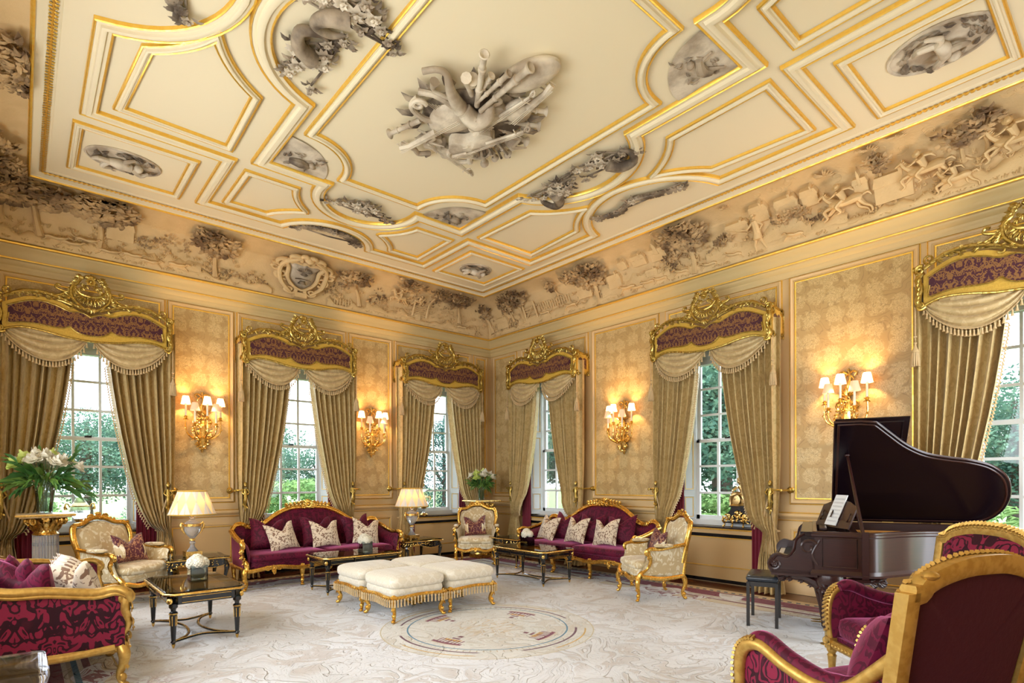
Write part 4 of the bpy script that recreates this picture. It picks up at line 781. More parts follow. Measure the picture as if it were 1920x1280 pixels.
# ------------------------------------------------------------------ gold side curtains
IN_ = [(.0, .70), (.40, .70), (.70, .745), (.79, .745), (.86, .645), (1.04, .55), (1.32, .46), (1.63, .39), (1.92, .33), (2.23, .27), (2.56, .22), (2.92, .17), (3.6, .12)]
OUT_ = [(.0, .99), (.55, .95), (.80, .905), (1.1, .93), (1.6, .945), (3.6, .95)]
def lt(tab, z):
    for (a, b), (c, d) in zip(tab, tab[1:]):
        if z <= c: return b + (d - b) * (z - a) / (c - a)
    return tab[-1][1]
def curtain_mesh(nf=9, seed=0):
    ZS = [3.56, 3.3, 3.0, 2.7, 2.4, 2.1, 1.85, 1.6, 1.4, 1.22, 1.08, .97, .90, .85, .81, .775, .74, .68, .58, .45, .30, .16, .07, .012]
    m = M(); n = nf * 10; r = random.Random(seed); ph = [r.uniform(-.3, .3) for _ in range(nf + 2)]
    def fn(u, v):
        z = lerpl(ZS, v); a, b = lt(IN_, z), lt(OUT_, z); g = max(0, 1 - abs(z - .79) / .5) if z < .79 else max(0, 1 - (z - .79) / 1.2)
        w = u + .012 * sin(2 * pi * u * 3 + seed); x = a + (b - a) * w
        if z > .86: x += 0
        amp = .092 * (1 - .62 * g) * (1 if z > .79 else 1.1); f = 2 * pi * nf * (u + lerpl(ph, u) * .03)
        y = -.238 - amp * (2.0 * (abs(sin(f * .5 + .4)) ** .85) - 1.0) - .05 * g * sin(pi * u)
        x += .016 * sin(f + .8) * (1 - .8 * g)
        # soft swell of the leading edge just above the tie
        if .80 < z < 1.25: y -= .07 * (1 - u) * sin(pi * (z - .80) / .45)
        if z < .25: y -= (.25 - z) * .45 * (.6 + .4 * sin(f * .5)); x += (.25 - z) * .25 * (u - .3)
        return V(x, y, z)
    m.grid(fn, n, len(ZS) - 1); m.grid(lambda u, v: fn(u, v) + V(0, .012, 0), n, len(ZS) - 1)
    fr = M()
    z = 3.0
    while z > .84:
        v_ = next(i for i in range(len(ZS)) if ZS[i] <= z); v_ = (v_ - 1 + (ZS[v_ - 1] - z) / (ZS[v_ - 1] - ZS[v_])) / (len(ZS) - 1); p = fn(0, v_); x, y = p.x, p.y
        fr.tube([(x + .012, y - .006, z), (x - .012, y - .010, z - .010), (x - .020, y - .012, z - .044)], [.008, .006, .010], 5); z -= .034
    return m, fr
m, fr = curtain_mesh(9, 1)
cR = empty('gold_curtain', label='x', cat='curtain', group='tied back gold silk curtains'); m.build('drape', MT['silk'], cR, 70); fr.build('edge_fringe', MT['trimf'], cR)
m2, fr2 = curtain_mesh(9, 2)
for q in (m2, fr2): q.v = [(-a, b, c) for a, b, c in q.v]; q.f = [f[::-1] for f in q.f]
cL = empty('gold_curtain', label='x', cat='curtain', group='tied back gold silk curtains'); m2.build('drape', MT['silk'], cL, 70); fr2.build('edge_fringe', MT['trimf'], cL)
def redc(sg):
    m = M(); fn = lambda u, v: V(sg * (.52 + .24 * u + (.0 if v < .6 else 0)), -.098 - .014 * sin(2 * pi * 5 * u), 3.4 - 3.39 * v)
    m.grid(fn if sg > 0 else (lambda u, v: fn(1 - u, v)), 40, 6); m.grid(lambda u, v: fn(u, v) + V(0, .006, 0), 40, 6); return m
rR = redc(1).build('crimson_curtain', MT['redcurt'], smooth=70); rL = redc(-1).build('crimson_curtain', MT['redcurt'], smooth=70)
# ------------------------------------------------------------------ swags with bell fringe
def swag(sg, seed):
    m = M(); fr = M()
    def fn(u, v):
        x = .03 + .83 * u; us = u ** .9; dr = (4 * us * (1 - us)) ** .85; zt = 3.415; zb = 3.31 - .345 * dr - .035 * (1 - abs(2 * u - 1)) * 0
        e = v; f = 2.2 * abs(sin(pi * 5.2 * e ** .85 + .35 * sin(3 * u))) ** .7 - 1.2; k = sin(pi * min(1, max(0, u))) ** .5
        z = zt + (zb - zt) * (e ** 1.15); y = -.300 - .095 * sin(pi * u) ** .7 * e - .030 * f * k * (.35 + .65 * e) - (.02 if e > .88 else 0) * (1 - e) * 8 * k
        return V(sg * x, y, z)
    m.grid(fn if sg > 0 else (lambda u, v: fn(1 - u, v)), 30, 48); m.grid(lambda u, v: fn(u, v) + V(0, .01, 0), 30, 30)
    o = empty('swag', label='x', cat='swag', group='gathered silk swags'); m.build('draped_silk', MT['swag'], o, 75)
    for i in range(27):
        u = .01 + .98 * i / 26; p = fn(u, 1) - V(0, .018, 0); fr.tube([p, p - V(0, 0, .022)], .003, 4); fr.lathe([(.003, 0), (.011, -.004), (.007, -.012), (.009, -.036), (.016, -.060), (0, -.060)], p - V(0, 0, .022), 8)
    fr.tube([fn(i / 40, 1) for i in range(41)], .007, 5); fr.build('bell_fringe', MT['trimf'], o); return o
sR, sL = swag(1, 1), swag(-1, 2)
# ------------------------------------------------------------------ pelmet
def sym(p): return p + [(-x, z) for x, z in reversed(p) if abs(x) > 1e-6]
YT = [(0, 3.60), (.10, 3.635), (.19, 3.67), (.32, 3.725), (.48, 3.755), (.62, 3.735), (.72, 3.69), (.85, 3.62)]
LE = [(.87, 3.275), (.80, 3.315), (.70, 3.345), (.58, 3.345), (.44, 3.325), (.24, 3.285), (0, 3.268)]
BT = [(.0, 3.575), (.06, 3.61), (.13, 3.625), (.22, 3.615), (.34, 3.665), (.48, 3.695), (.60, 3.68), (.70, 3.64), (.81, 3.585)]
BB = [(.79, 3.50), (.80, 3.385), (.69, 3.40), (.55, 3.41), (.40, 3.395), (.28, 3.395), (.215, 3.425), (.17, 3.385), (.10, 3.35), (0, 3.338)]
def bow(x): return -.345 - .03 * cos(x * pi / 1.8)
def fill(m, top, bot, y0, y1, n=60):
    """board between two curves given for x>=0, mirrored"""
    X = max(top[-1][0], bot[0][0]); tb = sorted(top); bb_ = sorted(bot)
    f = lambda tab, x: lt(tab, min(abs(x), tab[-1][0]))
    lim = min(tb[-1][0], bb_[-1][0])
    for yy, fl in ((y0, 0), (y1, 1)):
        m.grid(lambda u, v: V((2 * u - 1) * lim, bow((2 * u - 1) * lim) + yy, f(bb_, (2 * u - 1) * lim) + (f(tb, (2 * u - 1) * lim) - f(bb_, (2 * u - 1) * lim)) * v), n, 3)
    for tab in (tb, bb_): m.grid(lambda u, v: V((2 * u - 1) * lim, bow((2 * u - 1) * lim) + y0 + (y1 - y0) * v, f(tab, (2 * u - 1) * lim)), n, 1)
def acan(m, p, d, up, s, n=5, nrm=(0, -1, 0)):
    """acanthus spray: a fan of curled leaves"""
    d = Vector(d).normalized(); up = Vector(up).normalized(); nn = Vector(nrm)
    for k in range(n):
        a = (k - (n - 1) / 2) * .42; m.leaf(p, d * cos(a) + up * sin(a) + nn * .25, nn, s * (1 - .12 * abs(k - (n - 1) / 2)), s * .34, .5)
def make_pelmet():
    o = empty('pelmet', label='x', cat='pelmet', group='gilded window pelmets')
    m = M(); fill(m, YT, LE, .0, .03); m.b2(-.87, .87, -.33, .0, 3.52, 3.55); m.build('satin_board', MT['pelmetgold'], o, 50)
    m = M(); fill(m, BT, BB[1:], -.014, .01)
    b = m.build('brocade_panel', MT['pelmetfab'], o, 50)
    m = M(); P = [(x, z) for x, z in sym(BT)] + [(x, z) for x, z in reversed(sym(BB[::-1]))]
    tp = smooth_path([(x, bow(x) - .018, z) for x, z in BT], 3); bt = smooth_path([(x, bow(x) - .018, z) for x, z in BB[::-1]], 3)
    for Q in (tp, bt):
        m.tube(Q, .008, 6); m.tube([(-p.x, p.y, p.z) for p in Q], .008, 6)
    m.build('cord_edging', MT['oldgold'], b)
    m = M()
    for s in (-1, 1):
        P = smooth_path([(s * x, bow(x) - .012, z) for x, z in LE[::-1]], 4); m.tube(P, .012, 7)
        for i, p in enumerate(P[::2]): m.ball(p + V(0, -.006, 0), .012, 6)
        T = smooth_path([(s * x, bow(x) - .015, z + .03) for x, z in [(.10, 3.64), (.22, 3.70), (.34, 3.745), (.48, 3.775), (.62, 3.765), (.74, 3.72), (.84, 3.655)]], 4); m.tube(T, [.012, .022, .024, .018], 8)
        for i in range(2, len(T) - 1, 2): acan(m, T[i] + V(0, -.012, 0), (s * -.9, 0, .25 if i % 4 else -.3), (0, 0, 1), .055, 3)
        # corner post with volutes
        m.tube(smooth_path([(s * .86, -.355, 3.64), (s * .90, -.37, 3.58), (s * .865, -.375, 3.47), (s * .90, -.37, 3.36), (s * .87, -.36, 3.29)], 4), [.022, .03, .022, .028, .024], 8)
        m.scroll((s * .865, -.37, 3.30), (s, 0, 0), (0, 0, 1), .045, 1.3, .018, 3.6, 1, 14, 7); m.scroll((s * .88, -.36, 3.68), (s, 0, 0), (0, 0, 1), .05, 1.2, .02, 2.2, -1, 14, 7)
        m.scroll((s * .80, -.345, 3.78), (s, 0, 0), (0, 0, 1), .05, 1.2, .015, -1.2, 1, 14, 6); m.lathe([(.03, -.045), (.035, -.04), (.03, -.01), (.036, 0), (.03, .04), (.034, .045)], (s * .90, -.335, 3.70), 12, ax=(1, 0, 0))
        for k in range(6): m.leaf((s * (.868 + .008 * (k % 2)), -.39, 3.60 - k * .045), (s * .25, -.3, -1), (0, -1, 0), .06, .03, .3)
        for z in (3.34, 3.62): acan(m, (s * .88, -.37, z), (s * .6, 0, 1 if z > 3.5 else -1), (s, 0, 0), .06, 4)
        # upper scroll rail to the crest
        m.tube(smooth_path([(s * .76, -.35, 3.745), (s * .66, -.355, 3.80), (s * .50, -.36, 3.805), (s * .36, -.365, 3.80), (s * .27, -.37, 3.84), (s * .20, -.37, 3.92)], 4), [.012, .02, .014, .014, .018, .014], 7)
        m.tube(smooth_path([(s * .22, -.37, 3.86), (s * .30, -.37, 3.875), (s * .35, -.37, 3.90), (s * .335, -.37, 3.94), (s * .30, -.37, 3.93)], 4), [.016, .016, .014, .016, .018], 7)
        for k in range(5): m.leaf((s * (.74 - k * .05), -.365, 3.77 + .02 * (k > 0)), (s * -.7, -.2, -.35), (0, -1, 0), .07, .03, .4)
        # crest cartouche sides
        m.tube(smooth_path([(s * .02, -.38, 3.66), (s * .10, -.385, 3.70), (s * .19, -.385, 3.80), (s * .20, -.385, 3.92), (s * .14, -.38, 3.99), (s * .11, -.375, 4.05)], 4), [.016, .02, .022, .024, .02, .016], 8)
        m.scroll((s * .12, -.38, 4.05), (s, 0, 0), (0, 0, 1), .045, 1.3, .018, 3.0, -1, 14, 7); m.scroll((s * .22, -.38, 3.84), (s, 0, 0), (0, 0, 1), .045, 1.2, .016, 1.0, 1, 14, 7); m.scroll((s * .13, -.385, 3.70), (s, 0, 0), (0, 0, 1), .035, 1.2, .013, 4.0, -1, 12, 6)
        for k in range(6): acan(m, (s * (.09 + .025 * k), -.385, 4.06 - k * .05), (s * .8, 0, .6 - .28 * k), (0, 0, 1), .085, 5)
        for k in range(4): acan(m, (s * (.05 + .04 * k), -.385, 3.985 - .03 * k), (s * .3, 0, -1), (1, 0, 0), .07, 4); acan(m, (s * (.23 + .05 * k), -.37, 3.80 - .012 * k), (s, 0, .2 - .4 * (k % 2)), (0, 0, 1), .075, 4)
        for k in range(6): acan(m, (s * (.30 + .085 * k), -.36, 3.80 - (.012 * k if k > 2 else 0)), (-s, 0, .5 - (k % 2)), (0, 0, 1), .06, 3)
        m.tube(smooth_path([(s * .16, -.385, 3.93), (s * .10, -.395, 3.86), (0, -.40, 3.835)], 4), [.014, .018, .018], 7)
        m.tube(smooth_path([(s * .34, -.37, 3.745), (s * .26, -.375, 3.73), (s * .19, -.38, 3.70), (s * .20, -.38, 3.665), (s * .235, -.38, 3.675)], 3), [.01, .016, .014, .016], 6)
    for k in range(18):
        a = 2 * pi * k / 18; d = V(cos(a), 0, sin(a)); acan(m, V(.165 * cos(a), -.385, 3.92 + .15 * sin(a)), d, (-d.z, 0, d.x), .062, 4); 
        if k % 2: acan(m, V(.135 * cos(a), -.385, 3.92 + .12 * sin(a)), (-d.x, 0, -d.z), (-d.z, 0, d.x), .05, 3)
    for k in range(11): a = R_(-165 + 15 * k); m.leaf((.10 * cos(a), -.39, 3.875 + .06 * sin(a)), (cos(a) * .8, -.25, sin(a)), (0, -1, 0), .085, .032, .4)
    for k in range(8): a = 2 * pi * k / 8; m.leaf((0, -.395, 4.03), (cos(a), -.35, sin(a)), (0, -1, 0), .06, .045, .5)
    m.ball((0, -.41, 4.03), .024, 8); m.ball((0, -.37, 4.09), (.07, .03, .035), 10)
    for k in range(5): a = R_(30 + 30 * k); m.leaf((0, -.38, 4.07), (cos(a), -.1, sin(a)), (0, -1, 0), .07, .03, .6)
    for k in range(5): a = R_(-150 + 30 * k); m.leaf((0, -.39, 3.70), (cos(a), -.25, sin(a)), (0, -1, 0), .075, .035, .4)
    m.build('carved_gilt_crest', MT['oldgold'], o)
    for s in (-1, 1):
        m = M(); side = [(-.01, 3.33), (-.18, 3.36), (-.34, 3.31), (-.34, 3.66), (-.26, 3.70), (-.14, 3.68), (-.01, 3.66)]
        m.add([(s * .90, y, z) for y, z in side] + [(s * .87, y, z) for y, z in side], [tuple(range(7)), tuple(range(13, 6, -1))] + [(i, (i + 1) % 7, (i + 1) % 7 + 7, i + 7) for i in range(7)])
        sd = m.build('pelmet_return', MT['pelmetgold'], o, False)
        m = M(); m.tube(smooth_path([(s * .905, y, z) for y, z in side], 3, True), .016, 7, closed=True)
        for y in (-.04, -.30):
            for z in (3.35, 3.64): m.scroll((s * .91, y, z), (0, 1, 0), (0, 0, 1), .035, 1.2, .014, 1 + z, 1, 12, 6); acan(m, (s * .915, y, z), (0, .3, 1 if z > 3.5 else -1), (0, 1, 0), .06, 4, (s, 0, 0))
        m.build('return_frame', MT['oldgold'], sd); m = M(); q = [(-.07, 3.42), (-.17, 3.44), (-.27, 3.41), (-.27, 3.59), (-.22, 3.615), (-.17, 3.585), (-.12, 3.615), (-.07, 3.59)]
        m.add([(s * .905, y, z) for y, z in q] + [(s * .89, y, z) for y, z in q], [tuple(range(8)), tuple(range(15, 7, -1))] + [(i, (i + 1) % 8, (i + 1) % 8 + 8, i + 8) for i in range(8)]); m.build('return_brocade', MT['pelmetfab'], sd, False)
    return o
pel = make_pelmet()
# ------------------------------------------------------------------ hanging key tassels, holdbacks
def tassel_geo(m, c, s=1.0):
    c = Vector(c); m.lathe([(0, .0), (.012 * s, -.01 * s), (.016 * s, -.02 * s), (.008 * s, -.03 * s), (.012 * s, -.05 * s), (.022 * s, -.08 * s), (.034 * s, -.10 * s), (.036 * s, -.115 * s), (.026 * s, -.12 * s)], c, 12)
    for k in range(12): a = 2 * pi * k / 12; m.tube([c + V(.026 * s * cos(a), .026 * s * sin(a), -.118 * s), c + V(.034 * s * cos(a), .034 * s * sin(a), -.20 * s), c + V(.037 * s * cos(a), .037 * s * sin(a), -.245 * s)], [.008 * s, .009 * s, .006 * s], 5); m.ball(c + V(.036 * s * cos(a), .036 * s * sin(a), -.25 * s), .009 * s, 5)
    m.lathe([(0, -.12 * s), (.024 * s, -.12 * s), (.03 * s, -.24 * s), (0, -.24 * s)], c, 10)
m = M(); m.tube([(0, 0, 0), (0, 0, -.36)], .006, 6)
for k in range(26): m.ball((.002 * (1 if k % 2 else -1), 0, -.014 * k), (.008, .008, .006), 5)
tassel_geo(m, (0, 0, -.36), 1.05); m.lathe([(0, .0), (.018, -.008), (.018, -.02), (0, -.028)], (0, 0, -.30), 10)
kt = m.build('key_tassel', MT['trimf'])
def make_holdback(sg):
    o = empty('curtain_holdback', label='x', cat='curtain holdback', group='gilt figure curtain holdbacks'); m = M()
    m.lathe([(0, -.0), (.045, -.0), (.05, -.012), (.035, -.03), (.02, -.04), (.014, -.05), (.012, -.30), (.02, -.305), (0, -.31)], (sg * 1.0, 0, 1.33), 14, ax=(0, 1, 0)); m.ball((sg * 1.0, -.045, 1.33), .034, 10)
    m.tube(smooth_path([(sg * 1.0, -.28, 1.33), (sg * .94, -.32, 1.335), (sg * .87, -.31, 1.34)], 3), .012, 7); m.build('hook_arm', MT['oldgold'], o)
    m = M(); c = V(sg * .865, -.31, 1.22)
    m.tube(smooth_path([c + V(0, 0, .14), c + V(0, .0, .08), c + V(0, -.01, .02), c + V(0, 0, -.05), c + V(.0, .01, -.14), c + V(0, .0, -.20)], 3), [.018, .032, .024, .030, .018, .006], 9); m.ball(c + V(0, -.005, .19), (.022, .024, .028), 8); m.lathe([(.026, 0), (.024, .02), (.0, .045)], c + V(0, 0, .20), 8)
    for k in (-1, 1): m.tube([c + V(k * .03, 0, .13), c + V(k * .05, -.02, .08), c + V(k * .02, -.04, .05)], [.012, .010, .008], 6)
    for k in range(8): a = k * .8; m.leaf(c + V(0, 0, -.02 - k * .015), (cos(a), sin(a), -.7), (0, -1, .2), .055, .03, .3)
    m.build('gilt_figure', MT['oldgold'], o)
    m = M()
    for q in ([(sg * .865, -.32, 1.28), (sg * .80, -.31, 1.05), (sg * .745, -.26, .84), (sg * .745, -.17, .80)], [(sg * .865, -.32, 1.26), (sg * .88, -.29, 1.05), (sg * .90, -.24, .84), (sg * .92, -.16, .80)], [(sg * .735, -.19, .79), (sg * .79, -.245, .775), (sg * .86, -.245, .78), (sg * .92, -.18, .80)]):
        P = smooth_path(q, 6); m.tube(P, .011, 6); [m.ball(p, (.014, .014, .010), 5) for p in P]
    tassel_geo(m, (sg * .80, -.26, .79), 1.0); tassel_geo(m, (sg * .86, -.27, .76), 1.0); m.build('tieback_rope', MT['trimf'], o); return o
hR, hL = make_holdback(1), make_holdback(-1)
def nm_(i): return WN[i]
for i, (loc, rz) in enumerate(WP):
    L = Vector(loc); Rm = Matrix.Rotation(rz, 3, 'Z'); nn = WN[i]
    def put(o, lab, first, off=(0, 0, 0)):
        o = o if first else dup(o); o.location = L + Rm @ Vector(off); o.rotation_euler = (0, 0, rz); o['label'] = lab; return o
    put(cL, 'gold silk curtain tied back at left of the ' + nn, i == 0); put(cR, 'gold silk curtain tied back at right of the ' + nn, i == 0)
    for o, sd in ((rL, 'left'), (rR, 'right')):
        q = put(o, 'crimson under-curtain at %s of the %s' % (sd, nn), i == 0); tag(q, None, 'curtain', 'crimson under-curtains')
    put(sL, 'left fringed silk swag over the ' + nn, i == 0); put(sR, 'right fringed silk swag over the ' + nn, i == 0)
    put(pel, 'gilt and burgundy brocade pelmet over the ' + nn, i == 0)
    for k, (o, sd) in enumerate(((-1, 'left'), (1, 'right'))):
        q = put(kt, 'beige tassel hanging at the pelmet %s end, %s' % (sd, nn), i == 0 and k == 0, (o * .925, -.345, 3.30)); tag(q, None, 'tassel', 'pelmet tassels')
    put(hL, 'gilt holdback with rope left of the ' + nn, i == 0); put(hR, 'gilt holdback with rope right of the ' + nn, i == 0)
# ------------------------------------------------------------------ wall sconces
WARM = (1.0, .60, .26)
def make_sconce():
    o = empty('wall_sconce', label='x', cat='wall light', group='gilt five-light wall sconces'); r = random.Random(5)
    m = M(); m.tube(smooth_path([(0, -.03, 2.80), (.02, -.04, 2.68), (-.015, -.045, 2.55), (.01, -.05, 2.40), (0, -.07, 2.25), (0, -.06, 2.10), (0, -.04, 1.98), (0, -.03, 1.90)], 3), [.016, .014, .02, .03, .045, .05, .03, .010], 8)
    for s in (-1, 1):
        m.tube(smooth_path([(0, -.03, 2.73), (s * .05, -.03, 2.77), (s * .09, -.035, 2.75), (s * .07, -.04, 2.71)], 4), [.010, .014, .014, .010], 6); m.tube(smooth_path([(0, -.03, 2.73), (s * .05, -.04, 2.70), (s * .06, -.04, 2.66)], 3), [.01, .012, .006], 6)
        m.scroll((s * .07, -.06, 2.35), (s, 0, 0), (0, 0, 1), .06, 1.3, .015, 1.2, -1, 14, 6); m.scroll((s * .06, -.05, 2.17), (s, 0, 0), (0, 0, 1), .055, 1.3, .015, 4, 1, 14, 6); m.scroll((s * .03, -.04, 2.05), (s, 0, 0), (0, 0, 1), .04, 1.2, .012, 4, 1, 12, 6)
    for k in range(56):
        z = 1.94 + .50 * (k / 56); w = .10 * sin(pi * min(1, (z - 1.9) / .6)) + .01; x = r.uniform(-w, w); a = r.uniform(-.3, pi + .3); m.leaf((x, -.05 - r.random() * .03, z), (cos(a), -.35, sin(a) - .3), (0, -1, 0), .07, .032, .5)
    for k in range(8): a = R_(20 + 20 * k); m.leaf((0, -.06, 2.46), (cos(a), -.2, sin(a)), (0, -1, 0), .13, .03, .2)
    m.ball((0, -.075, 2.28), (.045, .035, .05), 9); m.build('carved_backplate', MT['ormolu'], o)
    for x, y, z in ((-.23, -.13, 2.42), (-.14, -.27, 2.32), (.01, -.32, 2.41), (.14, -.26, 2.32), (.23, -.13, 2.42)):
        m = M(); P = smooth_path([(x * .1, -.05, 2.16), (x * .45, y * .6, 2.10), (x * .9, y * .98, 2.17), (x * 1.02, y * 1.0, 2.28), (x, y, z - .03)], 4); m.tube(P, [.016, .013, .012, .010], 7)
        for k in (4, 7, 10): acan(m, P[k], (x * 2, -.2, .6), (0, 0, 1), .045, 3)
        m.lathe([(.0, -.04), (.012, -.035), (.022, -.02), (.014, -.01), (.028, 0), (.034, .004), (.016, .01), (.014, .02)], (x, y, z - .01), 10)
        for k in range(6): a = 2 * pi * k / 6; m.leaf((x, y, z - .03), (cos(a), sin(a), -.3), (0, 0, 1), .045, .028, .6)
        arm = m.build('candle_arm', MT['ormolu'], o); m = M(); m.lathe([(0, 0), (.014, 0), (.013, .19), (0, .19)], (x, y, z), 12); m.build('candle_tube', MT['candle'], arm)
        m = M(); n = 48; m.grid(lambda u, v: V(x + (.064 - .026 * v) * (1 + .02 * (int(u * n) % 2)) * cos(2 * pi * u), y + (.064 - .026 * v) * (1 + .02 * (int(u * n) % 2)) * sin(2 * pi * u), z + .175 + .115 * v), n, 1, cu=True)
        m.build('pleated_shade', MT['wallshade'], arm)
        if z > 2.35: point((x, y, z + .25), SCW, WARM, .02, 'sconce_lamp_light', o)
    return o
SCW = 13.0
sc = make_sconce()
for i, (loc, rz, lab) in enumerate([((-5.545, 0, 0), 0, 'left wall between the leftmost window and the left-hand sofa window'), ((-2.80, 0, 0), 0, 'left wall between the sofa window and the corner window'), ((0, -3.56, 0), -pi / 2, 'right wall above the right-hand sofa'), ((0, -6.93, 0), -pi / 2, 'right wall above the grand piano lid')]):
    o = sc if i == 0 else dup(sc)
    if i:
        for l_ in [c for c in sc.children if c.type == 'LIGHT']: pass
    o.location = loc; o.rotation_euler = (0, 0, rz); o['label'] = 'gilt five-light sconce on the ' + lab
# ================================================================== SEATING
def cab_leg(m, x, y, h, dx, dy, s=1.0, r=.028):
    d = V(dx, dy, 0).normalized(); P = smooth_path([V(x, y, h), V(x, y, h * .82) + d * .022 * s, V(x, y, h * .6) + d * .018 * s, V(x, y, h * .3) - d * .012 * s, V(x, y, h * .1) + d * .008 * s, V(x, y, .012) + d * .03 * s], 4)
    m.tube(P, [r * 1.25, r * 1.35, r * 1.05, r * .75, r * .7, r * .95], 9)
    m.ball(V(x, y, r * .62) + d * .026 * s, (r * .95, r * .95, r * .62), 8); m.ball(V(x, y, h * .24) + d * .012, (r * .9, r * .9, r * 1.1), 7)
    for k in range(3): acan(m, V(x, y, h * (.9 - .16 * k)) + d * (r * 1.2), (d.x * .3, d.y * .3, -1), d.cross(V(0, 0, 1)), .05, 3, (d.x, d.y, 0))
def ringfill(m, out, c, y0, bulge, n=5, flip=False, fy=None):
    """fill an (x,z) outline with a domed cushion surface; fy(x,z) = base plane"""
    fy = fy or (lambda x, z: y0); k = len(out)
    vs = []; 
    for j in range(n + 1):
        t = j / n
        for x, z in out:
            X = c[0] + (x - c[0]) * t; Z = c[1] + (z - c[1]) * t; vs.append((X, fy(X, Z) - bulge * (1 - t ** 3), Z))
    fs = [(j * k + i, j * k + (i + 1) % k, (j + 1) * k + (i + 1) % k, (j + 1) * k + i) for j in range(n) for i in range(k)]
    m.add(vs, fs)
def carve_line(m, P, s, sd=0, n=3, every=3, nrm=(0, -1, 0)):
    r = random.Random(sd)
    for i in range(1, len(P) - 1, every):
        d = (P[i + 1] - P[i - 1]).normalized(); acan(m, P[i], d * (1 if i < len(P) / 2 else -1), Vector(nrm).cross(d), s, n, nrm)
def rosette(m, c, s, nrm=(0, -1, 0), n=6):
    nv = Vector(nrm).normalized(); u = nv.orthogonal().normalized(); v = nv.cross(u)
    for k in range(n): a = 2 * pi * k / n; m.leaf(c, u * cos(a) + v * sin(a) + nv * .35, nv, s, s * .7, .5)
    m.ball(Vector(c) + nv * s * .3, s * .3, 7)
def sofa(name, W, cr, mat_in, mat_out, gold, group, arm_h=.66, D=.84, seats=2, legs_front=4, panel=None):
    """Louis XV canape facing -y; cr: list of (x,z) for x>=0 of the crest"""
    o = empty(name, label='x', cat='sofa', group=group); h = W / 2; yb = D / 2 - .06; yf = -D / 2
    fy = lambda x, z: yb - .02 + (z - .4) * .16 - .10 * (abs(x) / h) ** 3
    C = smooth_path([(x, z, 0) for x, z in cr], 5); cre = [(p.x, p.y) for p in C]; top = [(-x, z) for x, z in reversed(cre)] + cre[1:]
    # back
    m = M(); n = len(top)
    def bk(u, v):
        x, z = top[min(n - 1, int(u * (n - 1) + .5))]; zz = .34 + (z - .025 - .34) * v; return V(x * .985, fy(x, zz) - .065 * (1 - (2 * v - 1) ** 4) * (1 - (abs(x) / h) ** 6) - .02, zz)
    m.grid(bk, n - 1, 10); m.build('backrest', mat_in, o, 60)
    m = M(); m.grid(lambda u, v: (lambda p: V(top[min(n - 1, int(u * (n - 1) + .5))][0] * .985, fy(p[0], .30 + (p[1] - .03 - .30) * v) + .03, .30 + (p[1] - .03 - .30) * v))(top[min(n - 1, int(u * (n - 1) + .5))]), n - 1, 3); m.build('back_panel', mat_out, o, 60)
    m = M(); P = [V(x, fy(x, z) - .005, z) for x, z in top]; m.tube(P, .034, 10); m.tube([p + V(0, -.032, -.006) for p in P], .010, 6); m.tube([p + V(0, -.012, .034) for p in P], .012, 6)
    carve_line(m, P, .07, 1, 3, 4, (0, -.9, .4))
    for a in (.62, .80): 
        for s in (-1, 1): q = min(top, key=lambda t: abs(t[0] - s * a * h)); rosette(m, (q[0], fy(*q) - .03, q[1] + .02), .045)
    zc = cre[0][1]; c = V(0, fy(0, zc) - .03, zc + .03); rosette(m, c + V(0, -.02, .01), .07); 
    for s in (-1, 1):
        m.scroll(c + V(s * .10, 0, .0), (s, 0, 0), (0, 0, 1), .055, 1.2, .02, 2.2, -1, 14, 7); rosette(m, c + V(s * .07, -.015, -.01), .05)
        for k in range(5): acan(m, c + V(s * (.06 + .06 * k), .0, .02 - .008 * k), (s, 0, .45), (0, 0, 1), .085, 4)
    for k in range(5): a = R_(50 + 20 * k); m.leaf(c, (cos(a), -.1, sin(a)), (0, -1, 0), .10, .04, .5)
    bf = m.build('carved_crest_rail', gold, o)
    # arms
    for s in (-1, 1):
        ze = cre[-1][1]; A = smooth_path([V(s * h, fy(h, ze), ze), V(s * (h + .01), yb - .16, ze - .02), V(s * (h + .015), yb - .34, arm_h + .03), V(s * (h + .02), yf + .22, arm_h - .01), V(s * (h + .03), yf + .10, arm_h + .005), V(s * (h + .045), yf + .03, arm_h - .03), V(s * (h + .03), yf + .02, arm_h - .09)], 4)
        m = M(); m.tube(A, [.034, .034, .03, .028, .03, .034, .026], 9); m.tube([p + V(-s * .02, 0, .022) for p in A[:-4]], .010, 5); carve_line(m, A, .06, 2, 3, 4, (0, 0, 1))
        m.scroll(A[-1] + V(0, .02, .03), (0, -1, 0), (0, 0, 1), .05, 1.3, .022, 1.5, -1, 14, 7)
        F = smooth_path([V(s * (h + .03), yf + .03, arm_h - .05), V(s * (h + .03), yf + (.04 if panel else .09), arm_h - .14), V(s * (h + .0), yf + (.02 if panel else .12), .44), V(s * (h - .02), yf + .06, .36), V(s * (h - .02), yf + .04, .28)], 4); m.tube(F, [.03, .03, .026, .034, .034], 9)
        for k in (2, 6, 10): acan(m, F[k] + V(s * .02, -.02, 0), (0, -.2, -1), (1, 0, 0), .07, 4, (0, -1, 0))
        for k in (4, 9, 13): rosette(m, F[k] + V(s * .02, -.03, 0), .03)
        af = m.build('arm_frame', gold, o)
        m = M(); B = [A[int(i * (len(A) - 6) / 12)] for i in range(13)]
        def side(u, v, ins):
            p = lerpv(B, u); z = .34 + (p.z - .02 - .34) * v; x = p.x - s * (.04 + .05 * (1 - v)) - s * ins * (1 - (2 * v - 1) ** 4) * sin(pi * min(1, max(0, .1 + u * .9))) ** .5; return V(x, p.y, z)
        f1 = lambda u, v: side(u, v, .06)
        m.grid(f1 if s < 0 else (lambda u, v: f1(1 - u, v)), 14, 8); m.build('arm_upholstery', mat_in, o, 60)
